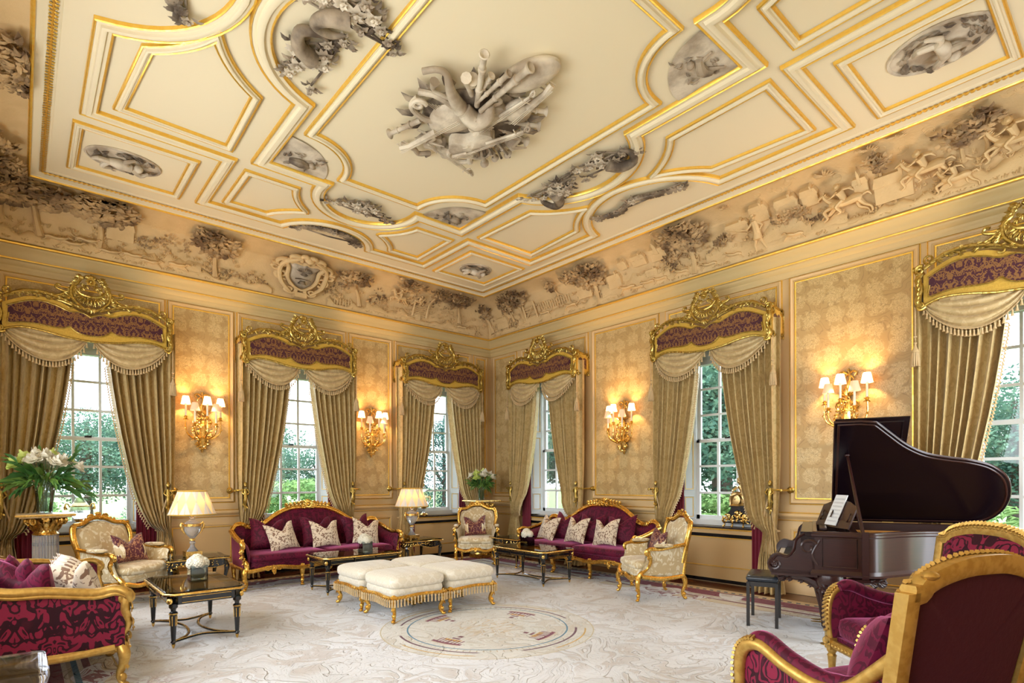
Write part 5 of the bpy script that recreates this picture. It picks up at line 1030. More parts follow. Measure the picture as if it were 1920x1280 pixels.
        m = M(); f2 = lambda u, v: (lambda p: V(p.x - s * .0 + s * .012 * sin(pi * u) * sin(pi * v) - s * .02 * (1 - v), p.y, .30 + (p.z - .02 - .30) * v))(lerpv(B, u))
        m.grid(f2, 14, 8); m.build('side_panel', panel or mat_out, o, 60)
        if panel:
            m = M(); Q = [V(s * (h + .006), yb - .03, .30), V(s * (h + .006), 0, .27), V(s * (h + .006), yf + .10, .29)]; m.tube(smooth_path(Q, 5), .026, 8); Z = smooth_path([p + V(s * .014, 0, -.03) for p in A[:-5]], 1); m.tube(Z, .014, 6)
            m.tube([V(s * (h + .006), yb - .03, .25), V(s * (h + .01), yb + .0, .5), V(s * h, yb + .03, cre[-1][1])], .022, 7)
            m.build('side_frame', gold, o)
    # seat
    m = M(); m.sell((0, -.01, .315), (h - .05, D / 2 - .05, .06), .25, .12, 40, 6); m.build('seat_base', mat_in, o)
    w = (W - .16) / seats
    for k in range(seats):
        m = M(); m.sell((-(W - .16) / 2 + w * (k + .5), -.05, .415), (w / 2 - .002, D / 2 - .07, .068), .45, .16, 44, 10)
        m.build('seat_cushion', mat_in, o, 60)
    # apron
    m = M(); X = [-h + .02 + (W - .04) * i / 40 for i in range(41)]
    AP = [V(x, yf + .035 - .02 * cos(x / h * pi / 2), .275 + .018 * cos(x * 2 * pi / (W / 3))) for x in X]; m.tube(AP, .030, 8); m.tube([p + V(0, -.028, .018) for p in AP], .010, 5)
    carve_line(m, AP, .06, 3, 3, 3, (0, -1, -.2))
    for x in (-W / 3, 0, W / 3): 
        q = min(AP, key=lambda p: abs(p.x - x)); rosette(m, q + V(0, -.03, -.01), .05); m.leaf(q + V(0, -.03, -.02), (0, -.2, -1), (0, -1, 0), .08, .06)
        for s in (-1, 1): m.scroll(q + V(s * .08, -.01, .0), (s, 0, 0), (0, 0, 1), .04, 1.2, .014, 3, 1, 12, 6)
    for s in (-1, 1): m.tube([V(s * (h - .01), yf + .04, .275), V(s * (h - .01), yb, .28)], .026, 8)
    m.tube([V(-h + .02, yb + .0, .28), V(h - .02, yb, .28)], .02, 6); m.build('carved_apron', gold, o)
    xs = [-h + .0 + W * i / (legs_front - 1) for i in range(legs_front)]
    for i, x in enumerate(xs):
        m = M(); cab_leg(m, max(-h + .01, min(h - .01, x)), yf + .06, .29, (x / h), -1 if abs(x) < h * .9 else -.8, 1.2, .03); m.build('leg', gold, o)
    for x in (-h + .05, h - .05): m = M(); cab_leg(m, x, yb - .02, .29, 0, 1, 1, .028); m.build('leg', gold, o)
    return o
def lerpv(P, t):
    x = t * (len(P) - 1); i = min(int(x), len(P) - 2); return P[i].lerp(P[i + 1], x - i)
CR2 = [(0, 1.07), (.14, 1.065), (.30, 1.045), (.50, .96), (.68, .84), (.82, .79), (.92, .80), (1.0, .84), (1.09, .83), (1.14, .76)]
s2 = sofa('sofa', 2.30, CR2, MT['velvet'], MT['velvet'], MT['gold'], 'burgundy carved gilt sofas', .66)
s2.location = (-4.18, -1.03, 0); s2['label'] = 'burgundy velvet gilt sofa under the middle window of the left wall'
s3 = dup(s2, (-.80, -3.42, 0), -pi / 2, 'burgundy velvet gilt sofa against the right wall, behind the black coffee table')
CR1 = [(0, .90), (.25, .90), (.50, .86), (.75, .80), (.95, .76)]
s1 = sofa('sofa', 1.9, CR1, MT['velvet'], MT['velvetpat'], MT['giltpaint'], 'burgundy carved gilt sofas', .70, .86, 2, 3, MT['velvetpat'])
s1.location = (-7.42, -3.62, 0); s1.rotation_euler = (0, 0, pi / 2); s1['label'] = 'near-left gilt sofa seen from its patterned burgundy end'
# ------------------------------------------------------------------ bergeres
def bergere(label, rz, loc, first=None, group='cream damask gilt armchairs'):
    if first: return dup(first, loc, rz, label)
    o = empty('armchair', loc, rz, label, 'armchair', group); gold = MT['gold']; fab = MT['creamdam']; h = .35; yb = .30; yf = -.36
    fy = lambda x, z: yb - .03 + (z - .4) * .22 - .35 * x * x
    cr = [(0, 1.03), (.10, 1.015), (.20, .965), (.30, .95), (.335, .90), (.345, .78), (.315, .62), (.30, .45)]
    C = [(p.x, p.y) for p in smooth_path([(x, z, 0) for x, z in cr], 4)]; out = [(-x, z) for x, z in reversed(C)] + C[1:]
    m = M(); ins = [(x * .90, .42 + (z - .42) * .93) for x, z in out]; ringfill(m, ins, (0, .70), 0, .07, 6, fy=lambda x, z: fy(x, z) - .01); m.build('backrest', fab, o, 60)
    m = M(); ringfill(m, ins, (0, .70), 0, -.03, 4, fy=lambda x, z: fy(x, z) + .03); m.build('back_panel', fab, o, 60)
    m = M(); P = [V(x, fy(x, z), z) for x, z in out]; m.tube(P, .028, 9); m.tube([p + V(0, -.026, 0) + (V(0, 0, .70) - V(p.x, 0, p.z)).normalized() * .012 for p in P], .008, 6); carve_line(m, P, .05, 3, 3, 3)
    c = V(0, fy(0, 1.03) - .02, 1.045); rosette(m, c, .045)
    for s in (-1, 1):
        rosette(m, c + V(s * .055, .0, -.012), .035); m.scroll(c + V(s * .09, 0, -.01), (s, 0, 0), (0, 0, 1), .035, 1.2, .014, 2.2, -1, 12, 6); rosette(m, V(s * .32, fy(.32, .94) - .02, .95), .035)
        for k in range(4): acan(m, c + V(s * (.04 + .045 * k), 0, -.01 - .014 * k), (s, 0, .4), (0, 0, 1), .05, 3)
    for k in range(5): a = R_(50 + 20 * k); m.leaf(c, (cos(a), -.1, sin(a)), (0, -1, 0), .06, .03, .5)
    m.build('carved_back_frame', gold, o)
    for s in (-1, 1):
        A = smooth_path([V(s * .325, fy(.32, .68) - .01, .68), V(s * .35, .10, .655), V(s * .365, -.06, .63), V(s * .375, -.18, .635), V(s * .38, -.235, .61), V(s * .37, -.24, .56)], 4)
        m = M(); m.tube(A, [.022, .022, .021, .024, .028, .02], 8); m.scroll(A[-1] + V(0, .015, .025), (0, -1, 0), (0, 0, 1), .038, 1.3, .018, 1.5, -1, 12, 7); carve_line(m, A, .04, 2, 3, 4, (0, 0, 1))
        F = smooth_path([V(s * .375, -.23, .58), V(s * .37, -.19, .50), V(s * .345, -.22, .40), V(s * .345, -.31, .33), V(s * .335, -.335, .27)], 4); m.tube(F, [.022, .022, .020, .028, .03], 8)
        for k in (2, 6, 10): acan(m, F[k] + V(s * .015, -.015, 0), (0, -.2, -1), (1, 0, 0), .05, 4)
        m.build('arm_frame', gold, o); m = M(); m.sell((s * .363, -.02, .672), (.036, .12, .022), .6, .4, 20, 8); m.build('arm_pad', fab, o, 60)
        B = [A[int(i * (len(A) - 5) / 10)] for i in range(11)]
        for nm, io, dv in (('arm_upholstery', .045, 1), ('side_panel', -.008, 1)):
            m = M(); g = lambda u, v: (lambda p: V(p.x - s * .012 - s * io * (1 - (2 * v - 1) ** 4 * .6) - s * .02 * (1 - v), p.y - .10 * (1 - v) ** 2 * u * (1.0), .31 + (p.z - .01 - .31) * v))(lerpv(B, u)); m.grid(g, 12, 8); m.build(nm, fab, o, 60)
        m = M(); m.tube(smooth_path([V(s * .345, -.30, .30), V(s * .33, -.02, .265), V(s * .30, .26, .29)], 6), .026, 8); m.tube(smooth_path([V(s * .30, .26, .28), V(s * .305, .28, .45), V(s * .32, fy(.32, .68), .66)], 4), .022, 8); m.build('side_rail', gold, o)
    m = M(); m.sell((0, -.04, .335), (.325, .30, .055), .25, .25, 32, 6); m.build('seat_base', fab, o)
    m = M(); m.sell((0, -.065, .425), (.325, .30, .062), .5, .35, 40, 10); m.build('seat_cushion', fab, o, 60)
    m = M(); AP = [V(x, -.335 - .05 * cos(x / .35 * pi / 2), .275 + .02 * cos(x * 2 * pi / .35)) for x in [-.335 + .67 * i / 20 for i in range(21)]]; m.tube(AP, .026, 8); carve_line(m, AP, .045, 3, 3, 2, (0, -1, -.2)); q = AP[10]; rosette(m, q + V(0, -.025, -.01), .04)
    for s in (-1, 1): m.scroll(q + V(s * .07, -.01, 0), (s, 0, 0), (0, 0, 1), .035, 1.2, .012, 3, 1, 12, 6)
    m.build('carved_apron', gold, o)
    for x, y, dx, dy in ((-.33, -.33, -.7, -.8), (.33, -.33, .7, -.8), (-.28, .27, -.4, .9), (.28, .27, .4, .9)): m = M(); cab_leg(m, x, y, .28, dx, dy, 1, .024); m.build('leg', gold, o)
    return o
a1 = bergere('cream damask gilt armchair beside the crystal pedestal, under the leftmost window', R_(38), (-6.62, -1.16, 0)); a1.scale = (1.12, 1.05, 1)
a2 = bergere('cream damask gilt armchair in the far corner of the room', R_(-40), (-1.42, -1.35, 0), a1)
a2.scale = (1, 1, 1)
a3 = bergere('cream damask gilt armchair seen from its side, right of the right-hand sofa', R_(-122), (-1.50, -5.16, 0), a1)
a3.scale = (1, 1, 1)
# near burgundy bergeres, local facing -y
def bigchair():
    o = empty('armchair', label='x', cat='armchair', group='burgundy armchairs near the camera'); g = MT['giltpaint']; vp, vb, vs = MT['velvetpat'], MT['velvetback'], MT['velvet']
    h = .40; yb = .34; yf = -.36; fy = lambda x, z: yb - .02 + (z - .4) * .20
    cr = [(0, 1.185), (.12, 1.180), (.24, 1.155), (.31, 1.125), (.335, 1.095), (.39, 1.09)]
    top = [(-x, z) for x, z in reversed(cr)] + cr[1:]; out = top + [(.355, .60), (.34, .32), (-.34, .32), (-.355, .60)]
    ins = [(x * .88, .40 + (z - .40) * .93) for x, z in out]; ins = [(p.x, p.y) for p in smooth_path([(x, z, 0) for x, z in ins], 3, True)]
    m = M(); ringfill(m, ins, (0, .75), 0, .05, 5, fy=lambda x, z: fy(x, z) - .02); m.build('backrest', vp, o, 60)
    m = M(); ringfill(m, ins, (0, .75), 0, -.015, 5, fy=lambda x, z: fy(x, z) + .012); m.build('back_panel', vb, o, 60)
    # flat moulded frame around the back
    fo = [V(x, 0, z) for x, z in top]; m = M()
    def frame(pts, wd, th):
        P = smooth_path([V(x, z, 0) for x, z in pts], 3); prof = [(-wd / 2, -th), (-wd / 2, th), (-wd * .3, th * 1.25), (wd * .3, th * 1.25), (wd / 2, th), (wd / 2, -th), (wd * .3, -th * 1.2), (-wd * .3, -th * 1.2), (-wd / 2, -th)]
        m.mould([(p.x, p.y) for p in P], prof, lambda x, y, hh: V(x, fy(x, y) + hh, y))
    frame([(-.355, .60), (-.372, .85), (-.385, 1.065)], .065, .028); frame([(.355, .60), (.372, .85), (.385, 1.065)], .065, .028); frame([(x, z - .035) for x, z in top], .075, .028)
    frame([(-.345, .30), (-.352, .60)], .065, .028); frame([(.345, .30), (.352, .60)], .065, .028); frame([(-.34, .33), (.34, .33)], .06, .026)
    for s in (-1, 1): m.ball((s * .315, fy(.3, 1.13) + .02, 1.125), (.035, .03, .018), 8)
    T = smooth_path([V(x, fy(x, z) - .01, z + .004) for x, z in top], 4)
    for i in range(2, len(T) - 2): d = (T[i + 1] - T[i - 1]).normalized(); m.tube([T[i] - d * .014 + V(0, -.036, -.012), T[i] + d * .014 + V(0, -.012, .008)], .010, 5)
    for i in range(len(T)): m.ball(T[i] + V(0, -.03, -.03), (.012, .008, .008), 5)
    m.build('gilt_back_frame', g, o)
    for s in (-1, 1):
        A = smooth_path([V(s * .36, fy(.36, .80) - .0, .82), V(s * .375, .20, .64), V(s * .39, .06, .595), V(s * .41, -.12, .635), V(s * .42, -.26, .69), V(s * .425, -.35, .675), V(s * .42, -.405, .60), V(s * .41, -.42, .46), V(s * .40, -.40, .30)], 5)
        m = M(); m.tube(A, [.03, .028, .028, .028, .03, .034, .032, .028, .026], 9, flat=1)
        for i in range(22, len(A) - 3): d = (A[i + 1] - A[i - 1]).normalized(); nn = d.cross(V(1, 0, 0)).normalized(); m.tube([A[i] + nn * .026 + V(-.03, 0, 0) + d * .012, A[i] + nn * .036, A[i] + nn * .026 + V(.03, 0, 0) - d * .012], .009, 5)
        m.tube([V(s * .36, .30, .30), V(s * .40, -.40, .30)], .028, 8); m.build('arm_frame', g, o)
        B = A[:]; B2 = [A[int(i * (len(A) - 1) / 24)] for i in range(25)]
        for nm, io, mt in (('side_panel', -.004, vp), ('arm_upholstery', .05, vs)):
            m = M(); k = len(B2); m.grid(lambda u, v: (lambda p, q: V(p.x - s * .010 - s * io * sin(pi * min(1, v * .9 + .1)), 0, 0) + V(0, p.y + (q.y - p.y) * v, p.z + (q.z - p.z) * v))(lerpv(B2, u), V(0, .02 - .30 * u + .2, .33)), 26, 6); m.build(nm, mt, o, 60)
        m = M(); pd = A[5:26]; m.tube([p + V(-s * .035, 0, .02) for p in pd], [.02] + [.042] * 6 + [.03], 9); m.build('arm_pad', vs, o, 60)
    m = M(); m.sell((0, -.06, .42), (.36, .35, .085), .4, .2, 44, 10); m.build('seat_cushion', vs, o, 60)
    m = M(); m.box((0, -.03, .30), (.74, .70, .08)); m.build('seat_base', vs, o)
    m = M(); m.tube([(-.40, -.40, .285), (.40, -.40, .285)], .032, 8); [m.ball((-.38 + .04 * k, -.432, .285), (.013, .01, .013), 6) for k in range(20)]
    for s in (-1, 1): m.box((s * .40, -.40, .29), (.07, .07, .085)); rosette(m, (s * .40, -.438, .29), .03)
    m.build('beaded_apron', g, o)
    for x, y in ((-.40, -.40), (.40, -.40), (-.34, .30), (.34, .30)):
        m = M(); m.lathe([(.0, .0), (.014, 0), (.022, .012), (.018, .03), (.030, .19), (.034, .20), (.024, .215), (.036, .235), (.036, .255), (0, .255)], (x, y, 0), 12); m.build('leg', g, o)
    return o
def c2w(r, f): p = CAM + RT * r + LK * f; return (p.x, p.y, 0)
bc = bigchair()
def facing(r, f): d = (RT * r + LK * f).normalized(); return math.atan2(d.y, d.x) + pi / 2
fr_, ff_ = -.34, .94   # first chair: left-back post at camera offset (1.40, 2.05)
q = V(*c2w(1.40, 2.05)); fd = (RT * fr_ + LK * ff_).normalized(); sd = (RT * .94 + LK * .34).normalized()
bc.location = q + sd * .40 + fd * .40; bc.rotation_euler = (0, 0, facing(fr_, ff_)); bc.scale = (1, .93, .985); bc['label'] = 'nearest burgundy armchair, seen from its plain dark back'
q = V(*c2w(2.33, 4.1)); sd2 = LK * -1; fd2 = RT * -1
b2_ = dup(bc, q + sd2 * .42 - fd2 * .34, facing(-1, 0), 'burgundy armchair with beaded gilt crest, behind the nearest armchair')
# ------------------------------------------------------------------ ottomans
def ottoman():
    o = empty('ottoman', label='x', cat='ottoman', group='four cream fringed ottomans'); g = MT['gold']; f = MT['ottofab']
    m = M(); m.sell((0, 0, .400), (.345, .345, .090), .62, .30, 44, 14); m.build('seat_cushion', f, o, 60)
    m = M(); m.sell((0, 0, .305), (.325, .325, .05), .3, .22, 40, 8); m.build('seat_band', f, o, 60)
    m = M(); P = smooth_path([(-.32, -.32, .258), (0, -.335, .27), (.32, -.32, .258), (.335, 0, .27), (.32, .32, .258), (0, .335, .27), (-.32, .32, .258), (-.335, 0, .27)], 6, True); m.tube(P, .018, 7, closed=True); 
    for i in range(0, len(P), 1): m.ball(P[i] + V(P[i].x * .04, P[i].y * .04, -.008), .012, 5)
    m.build('gilt_apron', g, o)
    m = M(); Q = smooth_path(P, 3, True)
    for i in range(0, len(Q), 1):
        if i % 2: continue
        p = Q[i] * 1.0; p = V(p.x * 1.055, p.y * 1.055, p.z - .01); m.lathe([(.002, 0), (.010, -.006), (.012, -.02), (.007, -.028), (.010, -.05), (.008, -.066), (.011, -.078), (0, -.085)], p, 6)
    m.tube(Q, .010, 5, closed=True); m.build('tassel_fringe', MT['trimf'], o)
    for sx in (-1, 1):
        for sy in (-1, 1): m = M(); cab_leg(m, sx * .29, sy * .29, .27, sx, sy, 1.2, .024); m.build('leg', g, o)
    return o
ot = ottoman(); OT = [((-4.39, -3.93), 'nearest'), ((-3.68, -3.92), 'right-hand'), ((-4.39, -3.20), 'left-hand'), ((-3.68, -3.20), 'farthest')]
for i, ((x, y), n) in enumerate(OT):
    o = ot if i == 0 else dup(ot); o.location = (x, y, 0); o['label'] = n + ' of the four cream fringed ottomans grouped in the room centre'
# ------------------------------------------------------------------ cushions
def pillow(name, w, h, t, mat, chop=.3, seed=0, piping=None):
    m = M(); r = random.Random(seed); ax = r.uniform(-.04, .04)
    def sf(s):
        def fn(u, v):
            a = 2 * u - 1; b = 2 * v - 1; e = max(0, (1 - a * a)) * max(0, (1 - b * b)); th = t * e ** .42
            x = w / 2 * a * (1 - .10 * (1 - b * b)); z = h / 2 + h / 2 * b * (1 - .10 * (1 - a * a)) - chop * h * math.exp(-((a - ax) / .42) ** 2) * max(0, b + .3) ** 2 * .55
            return V(x, s * (th * .5 * (1 - .35 * math.exp(-((a - ax) / .15) ** 2) * max(0, b))) - .02 * sin(3 * a + seed), z)
        return fn
    m.grid(sf(-1), 20, 16); m.grid(lambda u, v: sf(1)(1 - u, v), 20, 16); o = m.build(name, mat, None, 70)
    return o
def setp(o, loc, rz, lean, label, group, roll=0, cat='cushion'):
    o.location = loc; o.rotation_euler = (Matrix.Rotation(rz, 3, 'Z') @ Matrix.Rotation(lean, 3, 'X') @ Matrix.Rotation(roll, 3, 'Y')).to_euler(); tag(o, label, cat, group); return o
ZS_ = .487
pc = pillow('cushion', .44, .43, .16, MT['cushion'], .35, 1); pb = pillow('cushion', .50, .48, .17, MT['velvet'], .30, 2)
cre_n = ['left', 'middle', 'right']
for i, x in enumerate((-.70, .0, .62)):
    p = pb if i == 0 else dup(pb); setp(p, (-4.18 + x - .02 + .05 * i, -1.0, ZS_), R_(-4 + 5 * i), R_(-20), 'burgundy velvet cushion at the %s of the left-hand sofa back' % cre_n[i], 'burgundy cushions on the left-hand sofa', R_(3 - 3 * i))
for i, x in enumerate((-.52, .08, .70)):
    p = pc if i == 0 else dup(pc); setp(p, (-4.18 + x, -1.16 - .02 * i, ZS_), R_(6 - 5 * i), R_(-24), 'cream floral cushion at the %s of the left-hand sofa' % cre_n[i], 'cream floral cushions on the left-hand sofa', R_(-7 + 8 * i))
for i, y in enumerate((-2.80, -3.40, -4.02)):
    setp(dup(pb), (-.77, y - .02, ZS_), R_(-90 + 4 * i), R_(-20), 'burgundy velvet cushion at the %s of the right-hand sofa back' % cre_n[i], 'burgundy cushions on the right-hand sofa', R_(3 - 4 * i))
for i, y in enumerate((-2.62, -3.28, -3.90)):
    setp(dup(pc), (-.98, y, ZS_), R_(-96 + 5 * i), R_(-22), 'cream floral cushion at the %s of the right-hand sofa' % cre_n[i], 'cream floral cushions on the right-hand sofa', R_(6 - 5 * i))
for i in range(5):   # piled on the near-left sofa
    setp(dup(pb), (-7.52 - .02 * i, -4.26 + .13 * i, ZS_), R_(128 - 4 * i), R_(-16 - 2 * i), 'burgundy velvet cushion in the near-left sofa heap, ' + ['nearest the arm', 'second from the arm', 'middle of the heap', 'fourth from the arm', 'farthest from the arm'][i], 'burgundy cushions on the near-left sofa', R_(8 * (i % 3) - 6))
for i in range(4):
    setp(dup(pc), (-7.19 + .01 * i, -4.22 + .13 * i, ZS_), R_(120 - 3 * i), R_(-20), 'cream floral cushion in the near-left sofa row, ' + ['nearest the arm', 'second from the arm', 'third from the arm', 'farthest from the arm'][i], 'cream floral cushions on the near-left sofa', R_(6 - 4 * i))
pr_ = pillow('cushion', .40, .36, .15, MT['redcush'], .3, 5)
def patch(p, w, h):   # side bands of pale brocade
    for s in (-1, 1): m = M(); m.grid(lambda u, v: V(s * (w * .30 + w * .17 * u), -.085 * (1 - u) ** .5 * (1 - (2 * v - 1) ** 2) ** .5 - .004, h * .06 + h * .66 * v), 6, 6); m.build('pale_side_panel', MT['creamdam'], p, 60)
patch(pr_, .40, .36)
setp(pr_, (-6.56, -1.20, ZS_ + .002), R_(30), R_(-20), 'wine brocade cushion with pale ends on the armchair under the leftmost window', 'wine brocade cushions')
setp(dup(pr_), (-1.40, -1.30, ZS_ + .002), R_(-40), R_(-18), 'wine brocade cushion on the armchair in the far corner', 'wine brocade cushions', R_(-4))
setp(dup(pr_), (-1.47, -5.15, ZS_ + .002), R_(-122), R_(-18), 'wine brocade cushion on the side-on armchair right of the right-hand sofa', 'wine brocade cushions', R_(4))
# cushion with braid and black pompons on the nearest armchair
pp = pillow('braided_cushion', .46, .46, .18, MT['velvet'], .1, 8); P = bc.location
m = M(); m.tube([(-.22, -.02, .02), (-.205, -.03, .2), (-.205, -.03, .3), (-.225, -.02, .45)], .014, 6); m.tube([(-.235, -.02, .02), (-.222, -.02, .2), (-.24, -.01, .45)], .010, 6); m.build('gold_braid', MT['ormolu'], pp)
for k in range(5): m = M(); m.ball((-.205, -.045, .05 + .09 * k), .020, 9); m.build('black_pompon', MT['ink'], pp)
setp(pp, P + sd * -.12 + fd * -.04 + V(0, 0, .50), facing(fr_, ff_) + .25, R_(-22), 'burgundy cushion with gold braid and black pompons on the nearest armchair', None)
# ================================================================== TABLES
def chamf(a, b, c): return [(-a + c, -b), (a - c, -b), (a, -b + c), (a, b - c), (a - c, b), (-a + c, b), (-a, b - c), (-a, -b + c)]
def coffee():
    o = empty('coffee_table', label='x', cat='coffee table', group='black and brass coffee tables'); a, b = .335, .575; E, B = MT['ebony'], MT['ormolu']
    P3 = lambda x, y, z: V(x, z, y)
    def slab(m, pts, z0, z1): k = len(pts); m.add([(x, y, z0) for x, y in pts] + [(x, y, z1) for x, y in pts], [(i, (i + 1) % k, (i + 1) % k + k, i + k) for i in range(k)] + [tuple(range(k - 1, -1, -1)), tuple(range(k, 2 * k))])
    m = M(); slab(m, chamf(a, b, .07), .462, .488); m.build('table_top', E, o, False)
    m = M(); m.mould(chamf(a, b, .07), [(-.002, .466), (-.007, .470), (-.008, .478), (-.003, .486), (.004, .489), (.008, .488)], lambda x, y, h: V(x, y, h), True); pa = M()
    for y in (-b + .2, b - .2): m.b2(-a + .02, a - .02, y - .004, y + .004, .487, .4895)
    m.build('gilt_edge', B, o)
    m = M(); slab(m, chamf(a - .02, b - .02, .06), .489, .496); m.build('glass_top', MT['tableglass'], o, False)
    m = M(); slab(m, [(x, y) for x, y in chamf(a - .13, b - .22, .02)], .4885, .4895); m.build('inlaid_panel', MT['spruce'], o, False)
    m = M(); slab(m, chamf(a - .035, b - .035, .07), .385, .462); ap = m.build('apron', E, o, False); m = M()
    for s in (-1, 1):
        for c, w in ((-.32, .15), (0, .14), (.32, .15)):
            x = s * (a - .034); m.tube([(x, c - w, .40), (x, c + w, .40), (x, c + w, .447), (x, c - w, .447)], .0035, 4, closed=True)
        y = s * (b - .034); m.tube([(-.20, y, .40), (.20, y, .40), (.20, y, .447), (-.20, y, .447)], .0035, 4, closed=True)
    m.build('brass_line', B, ap)
    for sx in (-1, 1):
        for sy in (-1, 1):
            x, y = sx * (a - .075), sy * (b - .075); m = M(); m.lathe([(0, .035), (.014, .04), (.024, .055), (.016, .07), (.018, .08), (.03, .30), (.034, .305), (.034, .315), (.02, .325), (.022, .345), (.036, .36), (.036, .39), (0, .39)], (x, y, 0), 14); l = m.build('leg', E, o)
            m = M(); m.lathe([(0, .0), (.006, .002), (.012, .02), (.016, .036), (0, .036)], (x, y, 0), 10); m.lathe([(.031, .295), (.037, .30), (.037, .308), (.031, .312)], (x, y, 0), 14)
            for k in range(6): t = k * pi / 3; m.tube([(x + .030 * cos(t), y + .030 * sin(t), .285), (x + .026 * cos(t), y + .026 * sin(t), .20)], .0035, 4)
            m.ball((x + sx * .03, y + sy * .03, .42), (.022, .022, .03), 8)
            for k in range(6): t = R_(60 * k); acan(m, (x + sx * .034, y + sy * .034, .42), (cos(t) * -sy, cos(t) * sx, sin(t)), (0, 0, 1) if abs(cos(t)) > .5 else (sx, sy, 0), .03, 2, (sx, sy, 0))
            m.build('gilt_mount', B, l)
    m = M(); g = M(); X, Y = a - .075, b - .075
    for s in (-1, 1):
        P = smooth_path([(s * X, -Y, .055), (s * X * .45, -Y * .62, .055), (s * X * .22, 0, .055), (s * X * .45, Y * .62, .055), (s * X, Y, .055)], 6)
        m.tube(P, .014, 6, flat=.6); g.tube([p + V(0, 0, .010) for p in P], .004, 4)
        P = smooth_path([(-X, s * Y, .055), (-X * .4, s * Y * .80, .055), (0, s * Y * .72, .055), (X * .4, s * Y * .80, .055), (X, s * Y, .055)], 5); m.tube(P, .014, 6, flat=.6); g.tube([p + V(0, 0, .010) for p in P], .004, 4)
    st = m.build('curved_stretcher', E, o); g.build('brass_line', B, st); return o
t1 = coffee(); t1.location = (-6.32, -3.24, 0); t1['label'] = 'black coffee table in front of the near-left sofa'
dup(t1, (-4.12, -2.15, 0), pi / 2, 'black coffee table in front of the left-hand sofa'); dup(t1, (-1.89, -3.32, 0), 0, 'black coffee table in front of the right-hand sofa')
def side_table():
    o = empty('side_table', label='x', cat='side table', group='black boulle side tables'); E, B = MT['ebony'], MT['ormolu']; a, b = .37, .34
    P = [(p.x, p.y) for p in smooth_path([(-a, -b * .8, 0), (-a * .9, -b, 0), (-a * .5, -b * .93, 0), (0, -b * 1.05, 0), (a * .5, -b * .93, 0), (a * .9, -b, 0), (a, -b * .8, 0), (a * .94, -b * .3, 0), (a * 1.0, b * .3, 0), (a, b * .8, 0), (a * .9, b, 0), (0, b * 1.02, 0), (-a * .9, b, 0), (-a, b * .8, 0), (-a * 1.0, b * .3, 0), (-a * .94, -b * .3, 0)], 3, True)]
    k = len(P); sl = lambda m, s, z0, z1: m.add([(x * s, y * s, z0) for x, y in P] + [(x * s, y * s, z1) for x, y in P], [(i, (i + 1) % k, (i + 1) % k + k, i + k) for i in range(k)] + [tuple(range(k - 1, -1, -1)), tuple(range(k, 2 * k))])
    m = M(); sl(m, 1, .468, .49); m.build('table_top', E, o, 40); m = M(); m.tube([V(x, y, .481) for x, y in P], .008, 6, closed=True); m.tube([V(x * .82, y * .82, .490) for x, y in P], .003, 4, closed=True); m.build('gilt_edge', B, o); m = M(); sl(m, .97, .491, .497); m.build('glass_top', MT['tableglass'], o, 40)
    m = M(); m.grid(lambda u, v: (lambda q: V(q[0] * .90, q[1] * .90, .468 - v * (.075 + .03 * cos(u * 8 * pi))))(P[int(u * k) % k]), k, 2, cu=False); m.grid(lambda u, v: (lambda q: V(q[0] * .86, q[1] * .86, .468 - v * (.075 + .03 * cos(u * 8 * pi))))(P[int(u * k) % k]), k, 1); ap = m.build('apron', E, o, 50)
    m = M(); r = random.Random(4)
    for i in range(k):
        x, y = P[i]; n = V(x, y, 0).normalized(); 
        for q in range(3): t = r.uniform(0, 6.28); m.leaf((x * .905, y * .905, .45 - .04 * r.random()), n.cross(V(0, 0, 1)) * cos(t) + V(0, 0, sin(t)), n, .035, .015, .1)
    m.tube([V(q[0] * .905, q[1] * .905, .468 - (.075 + .03 * cos(i / k * 8 * pi))) for i, q in enumerate(P)], .005, 5, closed=True); m.build('boulle_inlay', B, ap)
    for sx in (-1, 1):
        for sy in (-1, 1):
            m = M(); x, y = sx * a * .80, sy * b * .80; d = V(sx, sy, 0).normalized(); Q = smooth_path([V(x, y, .43), V(x, y, .36) + d * .035, V(x, y, .2) + d * .01, V(x, y, .07) - d * .012, V(x, y, .01) + d * .02], 4); m.tube(Q, [.036, .032, .02, .015, .018], 8); l = m.build('leg', E, o)
            m = M(); m.tube([q + d * .02 * (1 - i / len(Q)) + d * .008 for i, q in enumerate(Q)], .006, 5); acan(m, V(x, y, .40) + d * .04, (0, 0, -1), (-sy, sx, 0), .07, 5, (sx, sy, 0)); m.ball(Q[-1] + V(0, 0, .01), (.022, .022, .014), 8); m.build('gilt_mount', B, l)
    return o
s1t = side_table(); s1t.location = (-5.88, -1.12, 0); s1t['label'] = 'black boulle side table under the lamp left of the left-hand sofa'
dup(s1t, (-2.56, -1.12, 0), 0, 'black boulle side table under the lamp right of the left-hand sofa'); dup(s1t, (-1.05, -2.02, 0), pi / 2, 'black boulle side table between the corner armchair and the right-hand sofa')
